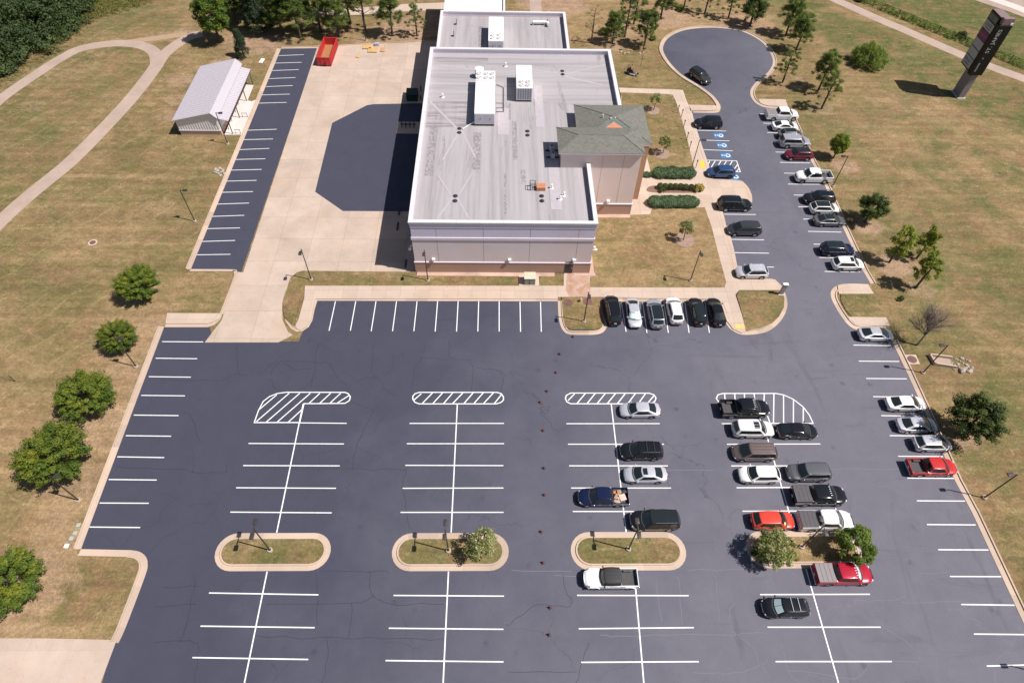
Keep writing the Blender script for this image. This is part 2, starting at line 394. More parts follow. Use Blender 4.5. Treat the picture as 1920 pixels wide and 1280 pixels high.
M_path = concrete_material('path_concrete', (0.39, 0.295, 0.245), 0.16, 0.7)
yard_poly = [(-35.63, 123.95), (-10.84, 126.02), (-11.09, 77.86), (-11.70, 62.99), (-27.56, 63.17), (-28.80, 61.95), (-29.05, 59.57), (-29.00, 57.17), (-28.37, 54.40), (-27.28, 52.44), (-26.56, 51.92), (-28.16, 50.70), (-37.49, 50.65), (-36.28, 54.36), (-36.24, 61.79), (-36.31, 63.00), (-35.55, 62.91)]
yard = sheet('service_yard', yard_poly, 0, 0.026, M_joint)
slabs(yard, yard_poly, 4.6, 4.6, 0.026, 0.032, M_yard, ox=0.4, oy=0.7, gap=0.05)
oct_poly = [(-28.57, 80.15), (-28.78, 98.31), (-23.50, 103.72), (-22.40, 104.07), (-12.95, 104.59), (-10.84, 104.30), (-11.09, 77.86), (-11.76, 75.78), (-23.62, 75.76)]
sheet('asphalt_apron', oct_poly, 0.026, 0.042, M_asph)
bm = BM(); box(bm, (*(-15.18, 97.16), 0.048), (4.6, 3.4, 0.02)); part('dock_pad', bm, M_conc, kind='structure')
# kerbs: flat gutter pan plus raised kerb along the asphalt edge (outside on the left of the path)
KN = [0]
def kerb(pts, closed=False, gw=0.62, kw=0.17, side=1, sm=0, h=0.153, name='kerb', z=0.022):
    KN[0] += 1; h += (KN[0] % 9)*0.0015; z += (KN[0] % 9)*0.0015
    p = smooth_path(pts, sm) if sm else [tuple(q) for q in pts]
    d, acc, ids = [p[0]], 0.0, []
    for a, b in zip(p, (p[1:]+[p[0]]) if closed else p[1:]):      # cast in 3 m lengths
        L_ = math.hypot(b[0]-a[0], b[1]-a[1]); k = max(1, int(math.ceil(L_/3.0-.01)))
        for i in range(1, k+1):
            d.append((a[0]+(b[0]-a[0])*i/k, a[1]+(b[1]-a[1])*i/k)); acc += L_/k; ids.append(int(acc/3.0))
    p = d[:-1] if closed else d
    bm = BM(); fl_ = bm.faces.layers.float.new('tone'); tn = [random.Random(KN[0]*97+i).random() for i in range(max(ids)+1)]
    def band(d0, d1, za, zb):
        A, B = offset(p, d0*side, closed), offset(p, d1*side, closed); n = len(p)
        rows = []
        for q, zz in ((A, za), (A, zb), (B, zb), (B, za)):
            rows.append([bm.verts.new((x, y, zz)) for x, y in q])
        for i in range(n if closed else n-1):
            j = (i+1) % n
            for k in range(3):
                bm.faces.new((rows[k][i], rows[k][j], rows[k+1][j], rows[k+1][i]))[fl_] = tn[ids[i]]
        if not closed:
            for i in (0, -1): bm.faces.new([r[i] for r in rows])
    band(0, gw, 0.0, z+0.014)
    band(gw+0.004, gw+kw, 0.0, h)
    bmesh.ops.recalc_face_normals(bm, faces=bm.faces)
    part(name, bm, M_kerb, kind='structure')
# west edge
kerb([(-43.42, 53.24), (-42.73, 23.99)], side=-1, gw=0.56)
kerb([(-42.73, 23.99), (-37.66, 23.86)], side=-1, gw=0.56)
kerb([(-37.66, 23.86), (-36.68, 23.69), (-35.85, 23.14), (-35.44, 22.37), (-35.32, 21.20), (-35.56, 16.41), (-35.76, 14.99)], side=-1, sm=4, gw=0.62)
# small pad at the head of the west row
padw = [(-43.67, 55.41), (-36.49, 55.41), (-36.65, 54.45), (-37.46, 53.81), (-43.36, 53.74)]
pw = sheet('kerb_pad', padw, 0, 0.13, M_joint); slabs(pw, padw, 2.4, 3.2, 0.13, 0.15, M_conc)
kerb([(-43.31, 53.11), (-37.76, 53.14), (-37.04, 53.55), (-36.56, 54.36), (-36.43, 55.18)], side=1, gw=0.5)
# west car park kerbs
kerb([(-42.92, 63.46), (-42.53, 122.57)], side=1, gw=0.55)
kerb([(-42.53, 122.57), (-35.56, 122.94), (-11.26, 126.01)], side=1, gw=0.45)
kerb([(-42.92, 63.46), (-37.16, 63.46), (-36.51, 63.20), (-36.19, 62.50), (-36.09, 61.49), (-36.31, 55.27)], side=-1, sm=3, gw=0.3, z=0.036)
# east edge, lower
kerb([(51.69, 51.49), (51.76, 46.13), (51.72, 39.14), (51.55, 31.53), (51.82, 27.62), (51.87, 16.08), (51.54, 6.91)], side=1)
# east edge, upper rows
kerb([(52.09, 104.03), (52.05, 88.65), (52.44, 83.17), (52.21, 72.56), (52.19, 63.92), (52.41, 61.45)], side=1)
# east island between the two rows
kerb([(52.06, 61.34), (49.21, 61.42), (47.66, 61.11), (46.47, 60.20), (45.99, 58.91), (46.04, 57.17), (46.34, 55.37), (46.76, 53.99), (47.57, 53.17), (49.27, 52.91), (51.68, 52.83)], side=1, sm=4)
for q in ([(47.55, 61.01), (51.96, 61.04), (52.15, 59.44), (47.20, 59.41)], [(47.04, 55.28), (52.27, 55.22), (52.31, 53.74), (47.90, 53.72)]):
    o = sheet('kerb_pad', q, 0, 0.13, M_joint); slabs(o, q, 2.4, 3.0, 0.13, 0.15, M_conc)
sheet('island_grass', smooth_path([(47.50, 59.41), (51.55, 59.44), (51.88, 57.20), (52.27, 55.22), (47.86, 55.10), (47.27, 56.41), (47.13, 58.04)], 1), 0, 0.11, M_isl)
# turnaround kerbs
kerb(smooth_path([(34.75, 102.54), (38.10, 102.52), (39.44, 102.96), (40.04, 104.47), (39.97, 105.99), (39.27, 108.39), (37.38, 111.54), (35.09, 114.60), (33.60, 117.96), (32.72, 121.65), (32.69, 124.88), (34.21, 128.46), (37.20, 131.34), (40.77, 132.75), (45.30, 133.09), (49.54, 132.11), (52.00, 129.79), (53.48, 126.86), (53.90, 122.97), (53.51, 119.79), (52.03, 116.86), (50.07, 114.38), (48.29, 112.50), (46.78, 109.95), (46.40, 107.49), (46.99, 105.45), (48.66, 104.30), (52.29, 104.03)], 4), side=1, gw=0.6)
for q in ([(47.46, 106.99), (52.48, 106.92), (52.37, 104.71), (48.78, 104.81), (47.72, 105.63)], [(34.29, 104.86), (39.14, 104.78), (39.42, 104.29), (38.93, 103.28), (34.26, 103.02)]):
    o = sheet('kerb_pad', q, 0, 0.13, M_joint); slabs(o, q, 2.4, 3.0, 0.13, 0.15, M_conc)
# ---------------------------------------------------------------- raised walks round the building
walk_poly = [(-26.53, 60.37), (-26.19, 58.14), (-26.28, 54.41), (-26.49, 53.33), (-25.72, 52.54), (-24.95, 53.25), (-24.60, 54.42), (-24.74, 57.20), (-24.67, 58.05), (8.05, 58.27), (8.14, 58.56), (14.29, 58.60), (30.05, 58.32), (30.31, 57.07), (30.50, 54.54), (31.05, 53.09), (32.04, 52.47), (32.74, 52.74), (32.77, 55.67), (32.68, 59.21), (33.45, 60.01), (39.60, 60.05), (39.58, 60.85), (39.07, 61.75), (38.25, 62.10), (34.07, 62.07), (33.98, 63.05), (34.18, 64.61), (34.43, 67.85), (34.51, 70.42), (34.37, 72.73), (34.50, 76.07), (34.48, 77.17), (38.91, 77.60), (39.68, 78.73), (39.96, 80.26), (39.84, 81.95), (39.23, 83.39), (38.27, 83.78), (34.51, 83.99), (34.56, 87.83), (34.44, 91.83), (34.39, 94.50), (34.36, 98.82), (34.48, 103.19), (34.15, 105.70), (34.05, 109.68), (22.19, 110.14), (22.31, 107.69), (18.69, 75.52), (14.57, 75.24), (12.92, 63.19), (9.22, 63.16), (9.07, 60.63)]
walk = sheet('sidewalk', walk_poly, 0, 0.125, M_joint)
ns = slabs(walk, walk_poly, 1.95, 1.85, 0.125, 0.15, M_conc, ox=0.3, oy=0.45)
M_rust = Mt('rust_stained_concrete', rough=0.85)
_n = M_rust.noise(0.7, 5, rough=0.6, dist=0.4)
M_rust.col(M_rust.mix(M_rust.ramp(_n, [(0.32, 0.15), (0.62, 1.0)]), (0.50, 0.385, 0.325), (0.36, 0.185, 0.11)))
M_rust = M_rust.m
sheet('rusty_walk', [(9.74, 63.06), (12.68, 63.09), (12.81, 61.86), (12.71, 59.86), (12.53, 58.59), (9.75, 58.57), (9.32, 59.84), (9.51, 61.84)], 0.15, 0.156, M_rust)
# gutters and low kerb along the walk
kerb([(8.11, 57.88), (-24.41, 57.77), (-24.50, 56.26), (-24.46, 54.42), (-24.74, 53.25), (-25.44, 52.54), (-26.18, 52.45), (-27.04, 52.97), (-27.89, 54.13), (-28.57, 55.77), (-28.95, 57.65), (-29.01, 60.06), (-28.72, 61.95), (-28.16, 62.86), (-27.35, 63.28), (-11.57, 63.30)], side=-1, sm=0, gw=0.35, kw=0.14, h=0.134)
kerb([(30.04, 57.93), (14.36, 57.83)], side=-1, gw=0.5, kw=0.14, h=0.134)
kerb(smooth_path([(29.97, 57.93), (30.16, 55.65), (30.47, 53.72), (31.06, 52.82), (32.06, 52.24), (33.70, 52.29), (35.52, 52.75), (37.18, 53.94), (38.53, 55.51), (39.40, 57.12), (39.72, 58.57), (39.75, 60.05), (39.58, 60.85)], 3), side=1, gw=0.6, kw=0.16)
kerb(smooth_path([(39.61, 60.95), (39.22, 61.75), (38.44, 62.26), (33.88, 62.22)], 3), side=1, gw=0.3, kw=0.14)
kerb([(33.84, 62.74), (34.13, 64.72), (34.43, 67.85), (34.51, 70.42), (34.37, 72.73), (34.47, 76.31)], side=1, gw=0.4, kw=0.14)
kerb([(34.51, 83.99), (34.56, 87.83), (34.44, 91.83), (34.39, 94.50), (34.36, 98.82), (34.52, 102.37)], side=1, gw=0.4, kw=0.14)
kerb(smooth_path([(34.62, 77.05), (38.55, 77.47), (39.48, 78.23), (39.92, 79.75), (39.95, 81.69), (39.51, 83.13), (38.72, 83.85), (34.58, 83.93)], 3), side=1, gw=0.25, kw=0.12)
# lawns on the walk level
ZL = 0.165
sheet('front_lawn', [(-26.68, 53.24), (-28.07, 54.68), (-28.63, 56.05), (-28.91, 58.12), (-28.72, 61.95), (-28.09, 62.86), (-27.33, 63.18), (-11.56, 63.10), (-11.52, 62.59), (2.81, 62.70), (2.78, 60.58), (-26.60, 60.37)], 0.0, ZL, M_lawn)
sheet('front_lawn', [(5.74, 62.72), (9.19, 62.75), (9.07, 60.63), (5.66, 60.60)], 0.0, ZL, M_lawn)
sheet('side_lawn', [(12.91, 63.09), (14.30, 74.87), (23.19, 75.46), (23.61, 76.68), (31.89, 77.14), (32.09, 72.70), (31.96, 67.28), (31.90, 61.50), (31.46, 60.44), (12.68, 60.36)], 0.0, ZL, M_burnt)
sheet('side_lawn', smooth_path([(22.11, 108.55), (30.84, 108.21), (31.91, 107.54), (32.14, 105.32)], 2)+[(32.27, 100.38), (32.21, 94.62), (32.04, 89.06), (31.94, 85.58), (24.68, 85.47), (24.60, 90.66), (23.66, 94.47), (20.91, 94.43), (22.37, 107.34)], 0.0, ZL, M_lawn)
sheet('corner_lawn', [(33.45, 60.01), (39.34, 59.95), (39.35, 58.57), (38.81, 56.84), (37.85, 55.42), (36.51, 54.12), (34.94, 53.29), (32.67, 52.74), (32.84, 55.67), (32.86, 59.02)], 0.0, ZL+0.01, M_isl)
# planting bed soil
M_mulch = plain('red_mulch', (0.20, 0.115, 0.085), 0.95, var=0.35, scale=5)
M_gravel = concrete_material('pale_gravel', (0.50, 0.34, 0.27), 0.3, 0.6)
sheet('planting_bed', smooth_path([(23.42, 81.34), (24.38, 82.13), (27.64, 82.24), (31.07, 82.22), (32.37, 81.85), (32.36, 80.94), (30.76, 80.53), (25.67, 80.47), (23.67, 80.70), (23.40, 81.21)], 3), 0.15, 0.19, M_mulch)
M_ringsoil = plain('pinkish_soil', (0.30, 0.20, 0.155), 0.95, var=0.3, scale=3)
for p, r in (((27.42, 102.89), 1.3), ((27.17, 90.41), 1.4), ((27.46, 69.79), 1.45)):
    pts = [(p[0]+r*(1+0.05*math.sin(3*a))*math.cos(a), p[1]+r*math.sin(a)) for a in [2*PI*k/28 for k in range(28)]]
    sheet('mulch_ring', pts, ZL, ZL+0.03, M_ringsoil)
# small planted island at the end of the front row
isl = smooth_path([(8.11, 57.98), (8.05, 55.53), (8.18, 53.87), (8.54, 52.80), (9.27, 52.18), (11.22, 52.10), (12.98, 52.20), (13.94, 52.73), (14.39, 53.73), (14.23, 54.91), (14.02, 56.50), (14.04, 58.21)], 3)
kerb(isl, side=1, gw=0.45, kw=0.16)
sheet('island_grass', [(8.65, 58.56), (13.92, 58.60), (13.97, 56.03), (14.00, 54.09), (13.64, 53.27), (12.76, 52.91), (9.53, 52.89), (8.85, 53.34), (8.64, 54.61)], 0, ZL+0.01, M_isl)
# four long islands in the middle of the lot
def stadium(x0, x1, y0, y1, n=12):
    r = (y1-y0)/2; yc = (y0+y1)/2
    return [(x1-r+r*math.sin(a), yc-r*math.cos(a)) for a in [PI*k/n for k in range(n+1)]] + [(x0+r-r*math.sin(a), yc+r*math.cos(a)) for a in [PI*k/n for k in range(n+1)]]
ISL = []
for l, rr, yt, yb in ((404, 620.5, 999, 1070), (735, 954, 999, 1070), (1070, 1286.5, 997, 1069), (1399, 1614, 995, 1065)):
    a = (l, (yt+yb)/2); 
ISLQ = [((-28.98, 23.66), (-17.20, 23.62), (-23.63, 25.62), (-22.79, 21.68)), ((-10.89, 23.60), (1.18, 23.56), (-4.93, 25.57), (-4.74, 21.61)), ((7.62, 23.59), (19.66, 23.55), (13.87, 25.63), (13.39, 21.59)), ((26.03, 23.70), (38.16, 23.66), (32.63, 25.69), (31.50, 21.74))]
for i, (a, b, t_, b_) in enumerate(ISLQ):
    st = stadium(a[0], b[0], b_[1], t_[1])
    kerb(st, closed=True, side=1, gw=0.50, kw=0.17)
    sheet('island_grass', stadium(a[0]+0.66, b[0]-0.66, b_[1]+0.66, t_[1]-0.66), 0, 0.135, M_isl if i != 3 else M_burnt)
# entrance drive in the corner
dr_poly = [(-49.97, 15.50), (-42.51, 15.45), (-36.01, 15.27), (-36.17, 11.52), (-36.09, 6.63), (-48.38, 6.73)]
dr = sheet('entrance_drive', dr_poly, 0, 0.025, M_joint); slabs(dr, dr_poly, 4.0, 3.6, 0.026, 0.03, M_yard)
# shed apron
ap = [(-46.28, 94.63), (-43.47, 94.83), (-43.07, 93.35), (-41.78, 106.37), (-42.96, 105.66), (-43.33, 104.82), (-44.70, 104.62), (-44.84, 109.76), (-46.52, 109.90), (-45.97, 102.13)]
apron_poly = [(-46.28, 94.63), (-43.43, 94.68), (-43.08, 93.94), (-42.94, 106.00), (-43.31, 105.15), (-44.02, 104.55), (-44.83, 104.79), (-44.84, 109.76), (-46.62, 109.90)]
o = sheet('shed_apron', apron_poly, 0, 0.025, M_joint); slabs(o, apron_poly, 3.0, 4.0, 0.026, 0.034, M_wash)
# footpath in the west field, road paths beyond
def path(name, pts, wd, z=0.012, m=None, sm=5):
    bm = BM(); ribbon(bm, smooth_path(pts, sm), wd, z); part(name, bm, m or M_path, kind='structure')
path('footpath', [(-74.65, 65.78), (-73.48, 72.84), (-71.65, 79.34), (-68.98, 86.83), (-66.77, 97.00), (-65.31, 105.88), (-64.57, 113.81), (-64.46, 118.11), (-64.26, 120.05), (-63.39, 122.83), (-62.12, 125.50), (-60.83, 127.19), (-59.13, 127.87)], 2.6)
path('footpath', [(-88.74, 98.14), (-87.98, 104.25), (-86.47, 109.21), (-85.15, 112.79), (-83.26, 117.66), (-80.82, 121.60), (-76.44, 123.50), (-72.44, 123.81), (-69.05, 122.89), (-66.59, 120.97), (-65.06, 118.10), (-64.20, 115.11)], 2.4, 0.016)
path('footpath', [(-41.82, 136.90), (-32.00, 137.87), (-26.51, 138.50), (-19.92, 139.86), (-12.07, 140.81), (-4.15, 142.00)], 3.2, 0.018, M_conc)
path('footpath', [(50.91, 170.20), (68.37, 153.35), (73.77, 147.11), (77.12, 142.79), (80.35, 138.62), (84.36, 133.95), (88.13, 129.25), (92.49, 123.93), (96.83, 119.25), (101.18, 115.14), (106.47, 109.42), (115.65, 97.90), (123.78, 86.19)], 2.7, 0.012)
path('road', [(82.84, 176.06), (102.18, 157.71), (108.98, 150.51), (113.96, 145.62), (118.49, 140.44), (131.71, 123.67), (140.82, 110.13)], 9.0, 0.02, M_path)
path('road_edge', [(81.86, 172.91), (105.16, 152.99), (109.39, 148.73), (113.47, 144.62), (117.75, 139.00), (130.68, 122.03), (139.54, 108.33)], 2.6, 0.03, M_wash)
path('dirt_track', [(-73.09, 124.20), (-69.85, 125.30), (-67.02, 126.20), (-62.26, 127.78)], 1.8, 0.010, plain('dry_soil', (0.36, 0.25, 0.16), 0.95, var=0.2))
# ---------------------------------------------------------------- painted lines
M_white = Mt('white_road_paint', rough=0.6)
M_white.col(M_white.mix(1.0, (0.83, 0.82, 0.82), M_white.ramp(M_white.noise(3.0, 5, rough=0.7), [(0.25, 0.82), (0.6, 1.0)]), 'MULTIPLY')); M_white.col(M_white.mix(M_white.ramp(M_white.noise(1.7, 6, rough=0.8), [(0.60, 0.0), (0.74, 0.55)]), M_white.b.inputs['Base Color'].links[0].from_socket, (0.25, 0.24, 0.27))); M_white = M_white.m
ZP = ZA+0.006
def line(a, b, wd=0.13, par=None, name='stall_line', z=ZP):
    bm = BM(); ribbon(bm, [a, b], wd, z)
    for v in bm.verts: pass
    return part(name, bm, M_white, par or lot)
def lines(flat, par=None, wd=0.115):
    for i in range(0, len(flat), 2): line(flat[i], flat[i+1], wd, par)
lines([(-42.91, 50.76), (-37.71, 50.74), (-42.88, 48.15), (-37.71, 48.09), (-42.83, 45.36), (-37.70, 45.30), (-42.84, 42.65), (-37.62, 42.59), (-42.79, 39.91), (-37.56, 39.84), (-42.77, 37.17), (-37.59, 37.10), (-42.78, 34.48), (-37.53, 34.38), (-42.73, 31.72), (-37.49, 31.65), (-42.70, 28.99), (-37.48, 28.95), (-42.76, 26.33), (-37.49, 26.26)])
lines([(-21.96, 57.69), (-22.01, 52.64), (-19.24, 57.71), (-19.25, 52.66), (-16.52, 57.73), (-16.54, 52.58), (-13.76, 57.74), (-13.77, 52.60), (-10.99, 57.76), (-11.00, 52.61), (-8.22, 57.78), (-8.22, 52.58), (-5.44, 57.80), (-5.44, 52.59), (-2.66, 57.81), (-2.66, 52.61), (0.12, 57.83), (0.13, 52.62), (2.95, 57.76), (2.93, 52.59), (5.74, 57.77), (5.65, 52.60)])
lines([(16.76, 57.75), (16.82, 52.66), (19.68, 57.77), (19.55, 52.49), (22.61, 57.79), (22.37, 52.51), (25.47, 57.80), (25.12, 52.52), (28.26, 57.82), (27.81, 52.53)])
lines([(-23.23, 38.88), (-17.74, 38.82), (-28.54, 36.17), (-17.66, 36.11), (-28.48, 33.39), (-17.73, 33.35), (-28.60, 30.73), (-17.73, 30.65), (-28.53, 27.94), (-17.75, 27.83), (-28.52, 19.56), (-17.72, 19.33), (-28.49, 16.47), (-17.56, 16.27), (-28.46, 13.70), (-17.67, 13.47)])
lines([(-10.38, 38.82), (0.73, 38.83), (-10.46, 36.14), (0.72, 36.15), (-10.39, 33.41), (0.65, 33.37), (-10.44, 30.64), (0.64, 30.66), (-10.41, 27.87), (0.64, 27.85), (-10.29, 19.24), (0.67, 19.12), (-10.44, 16.18), (0.61, 16.02), (-10.44, 13.33), (0.61, 13.15)])
lines([(8.10, 38.80), (19.19, 38.82), (8.12, 36.08), (19.28, 36.08), (8.07, 33.34), (19.29, 33.33), (8.13, 30.65), (19.22, 30.63), (8.13, 27.93), (19.08, 27.90), (7.97, 19.16), (19.15, 19.08), (7.90, 16.03), (19.13, 16.07), (7.93, 13.06), (19.04, 13.05)])
lines([(26.59, 38.82), (32.41, 38.83), (26.64, 36.08), (37.62, 36.12), (26.54, 33.32), (37.20, 33.32), (26.56, 30.65), (37.31, 30.70), (26.59, 27.92), (37.56, 27.95), (26.38, 19.15), (37.54, 19.13), (26.36, 16.07), (37.50, 16.01), (26.35, 13.01), (37.47, 12.94)])
lines([(46.35, 50.59), (51.40, 50.52), (46.18, 48.02), (51.43, 47.99), (46.22, 45.34), (51.37, 45.31), (46.16, 42.65), (51.13, 42.62), (46.18, 39.95), (50.98, 39.88), (46.22, 37.22), (50.92, 37.18), (46.22, 34.53), (51.46, 34.49), (46.23, 31.79), (51.53, 31.75), (46.26, 29.08), (51.62, 29.04), (46.29, 26.37), (51.59, 26.32), (46.38, 23.63), (51.73, 23.59), (46.46, 20.86), (51.78, 20.82), (46.42, 18.10), (51.79, 18.00), (46.47, 15.33), (51.67, 15.25), (46.42, 12.49), (52.14, 12.59)])
lines([(46.74, 102.44), (51.83, 102.37), (46.62, 99.60), (51.83, 99.54), (46.64, 96.85), (51.82, 96.79), (46.78, 94.11), (51.88, 94.04), (46.67, 91.37), (51.83, 91.30), (46.71, 88.61), (51.74, 88.50), (46.63, 85.79), (51.81, 85.72), (46.54, 83.02), (52.05, 83.03), (46.71, 80.35), (51.98, 80.29), (46.69, 77.57), (51.97, 77.51), (46.65, 74.76), (51.83, 74.69), (46.60, 72.04), (51.64, 71.92), (46.64, 69.30), (51.61, 69.23), (46.65, 66.54), (51.65, 66.48), (46.59, 63.77), (51.69, 63.71)])
lines([(34.45, 97.31), (39.50, 97.16), (34.45, 94.51), (39.47, 94.35), (34.51, 91.83), (39.44, 91.59), (34.63, 75.71), (39.54, 75.70), (34.47, 70.19), (39.44, 70.13), (34.42, 67.43), (39.47, 67.35), (34.35, 64.67), (39.48, 64.55)])
for pr in ([(-23.30, 41.49), (-23.14, 25.67)], [(-23.26, 21.63), (-23.12, 10.99)], [(-4.88, 41.52), (-4.88, 25.62)], [(-4.96, 21.56), (-4.95, 10.95)], [(13.70, 41.55), (13.64, 25.63)], [(13.99, 21.59), (13.58, 10.82)], [(31.57, 38.83), (31.68, 25.81)], [(31.76, 21.68), (31.78, 10.69)]):
    line(pr[0], pr[1], 0.13, lot, 'centre_line', ZP+0.003)
lines([(-42.46, 120.00), (-37.71, 120.51), (-42.56, 117.31), (-37.65, 117.71), (-42.55, 114.68), (-37.72, 115.16), (-42.51, 111.95), (-37.79, 112.41), (-42.51, 109.28), (-37.81, 109.74), (-42.69, 106.60), (-37.75, 106.96), (-42.67, 104.00), (-37.81, 104.34), (-43.46, 95.89), (-37.88, 96.32), (-42.93, 93.31), (-37.93, 93.58), (-42.80, 90.59), (-37.99, 91.00), (-42.94, 87.98), (-38.05, 88.26), (-42.94, 85.25), (-38.04, 85.52), (-42.84, 82.53), (-38.23, 82.79), (-42.97, 79.84), (-38.15, 80.09), (-43.03, 77.10), (-38.14, 77.41), (-42.93, 74.34), (-38.21, 74.64), (-42.99, 71.68), (-38.18, 71.90), (-43.14, 68.98), (-38.23, 69.25), (-43.02, 66.28), (-38.21, 66.43)], west_lot)
# hatched ends of the stall blocks
def hatch(outline, stripes, closed=True):
    bm = BM(); ribbon(bm, outline, 0.13, ZP+0.002, closed=closed)
    o = part('hatched_marking', bm, M_white, lot)
    for i in range(0, len(stripes), 2):
        bm = BM(); ribbon(bm, [stripes[i], stripes[i+1]], 0.13, ZP+0.004); part('stripe', bm, M_white, o)
hatch([(-28.51, 38.91), (-28.47, 39.56), (-28.39, 40.59), (-28.10, 41.85), (-27.49, 42.53), (-26.68, 42.95), (-25.63, 43.13), (-22.22, 43.13), (-18.56, 43.13), (-18.14, 42.94), (-17.82, 42.48), (-17.87, 41.95), (-18.33, 41.57), (-21.31, 41.53), (-23.21, 41.52), (-23.23, 38.92)],
 [(-26.70, 42.76), (-28.42, 40.59), (-25.25, 43.00), (-28.29, 39.06), (-23.97, 43.00), (-27.13, 38.99), (-22.71, 43.00), (-25.86, 38.99), (-21.56, 43.00), (-22.59, 41.60), (-23.31, 40.67), (-24.55, 38.99), (-20.27, 43.01), (-21.32, 41.60), (-19.05, 43.01), (-20.12, 41.60), (-17.98, 42.71), (-19.23, 41.64)])
hatch([(-9.58, 43.15), (-0.11, 43.17), (0.41, 42.98), (0.67, 42.52), (0.67, 42.06), (0.35, 41.72), (-0.17, 41.53), (-9.46, 41.51), (-9.99, 41.73), (-10.28, 42.19), (-10.31, 42.57), (-10.09, 42.95)],
 [(-9.31, 42.95), (-10.14, 42.04), (-7.96, 43.07), (-9.08, 41.59), (-6.73, 43.08), (-7.80, 41.59), (-5.50, 43.08), (-6.52, 41.59), (-4.27, 43.08), (-5.43, 41.59), (-3.03, 43.08), (-4.08, 41.59), (-1.80, 43.09), (-2.87, 41.60), (-0.56, 43.09), (-1.71, 41.60), (0.41, 42.82), (-0.42, 41.60)])
hatch([(8.89, 43.09), (18.52, 43.09), (19.08, 42.86), (19.27, 42.40), (19.07, 41.94), (18.50, 41.56), (8.79, 41.56), (8.35, 41.81), (8.19, 42.30), (8.34, 42.76)],
 [(9.37, 43.00), (8.49, 42.00), (10.68, 43.04), (9.57, 41.62), (11.89, 43.04), (10.80, 41.62), (13.13, 43.04), (12.02, 41.62), (14.38, 43.04), (13.26, 41.63), (15.59, 43.05), (14.49, 41.63), (16.80, 43.01), (15.75, 41.63), (18.05, 43.01), (17.02, 41.63), (19.05, 42.71), (18.12, 41.63)])
hatch([(27.60, 43.07), (34.22, 43.09), (35.15, 42.86), (36.14, 42.24), (37.04, 41.14), (37.46, 40.01), (37.58, 38.87), (32.41, 38.87), (32.26, 41.58), (27.61, 41.58), (26.88, 41.80), (26.66, 42.34), (26.97, 42.88)],
 [(27.82, 43.04), (27.63, 41.65), (29.08, 43.04), (28.84, 41.65), (30.27, 43.04), (30.02, 41.66), (31.49, 43.04), (31.26, 41.66), (32.75, 43.05), (32.34, 41.66), (33.93, 43.01), (32.81, 38.90), (35.06, 42.78), (34.03, 38.90), (36.12, 42.16), (35.21, 38.90), (37.02, 41.06), (36.40, 38.91)])
hatch([(34.44, 89.02), (39.50, 88.89), (39.48, 86.03), (34.56, 86.02)], [(35.02, 88.82), (34.44, 87.68), (35.92, 88.83), (34.58, 86.58), (36.90, 88.85), (35.29, 86.17), (37.78, 88.79), (36.16, 86.12), (38.76, 88.80), (37.11, 86.06), (39.45, 87.90), (38.17, 86.08), (39.50, 86.92), (38.87, 86.09)])
# blue accessible bays
M_blue = plain('blue_road_paint', (0.045, 0.17, 0.36), 0.7, var=0.25)
def access_mark(p):
    bm = BM(); box2(bm, (p[0]-0.85, p[1]-0.72, ZP), (p[0]+0.85, p[1]+0.72, ZP+0.002))
    o = part('accessible_mark', bm, M_blue, lot)
    bm = BM(); z = ZP+0.006
    def T(x, y): return (p[0]+y, p[1]-x)     # symbol lies on its side, head to the kerb
    ribbon(bm, [T(-0.08+0.36*math.cos(a), -0.22+0.36*math.sin(a)) if False else (p[0]+0.30+0.38*math.cos(a), p[1]+0.02+0.38*math.sin(a)) for a in [R(-150+25*k) for k in range(12)]], 0.15, z)
    ribbon(bm, [(p[0]-0.42, p[1]+0.05), (p[0]+0.02, p[1]+0.05), (p[0]+0.12, p[1]-0.28), (p[0]+0.50, p[1]-0.30)], 0.14, z+0.002)
    prism(bm, [(p[0]-0.62+0.14*math.cos(a), p[1]+0.05+0.14*math.sin(a)) for a in [2*PI*k/12 for k in range(12)]], z, z+0.004)
    part('wheelchair_symbol', bm, M_white, o)
for p in ((37.98, 95.86), (37.96, 93.07), (38.01, 90.29), (38.13, 84.71)): access_mark(p)
M_yel = plain('yellow_tactile', (0.72, 0.50, 0.03), 0.7, var=0.08)
M_yel2 = plain('faded_tactile', (0.66, 0.47, 0.14), 0.7, var=0.08)
sheet('tactile_plate', [(33.09, 88.51), (33.90, 88.52), (33.84, 86.84), (33.12, 86.76)], 0.15, 0.165, M_yel)
sheet('tactile_plate', [(31.44, 53.91), (32.66, 53.91), (32.73, 53.28), (31.35, 53.18)], 0.15, 0.165, M_yel2)
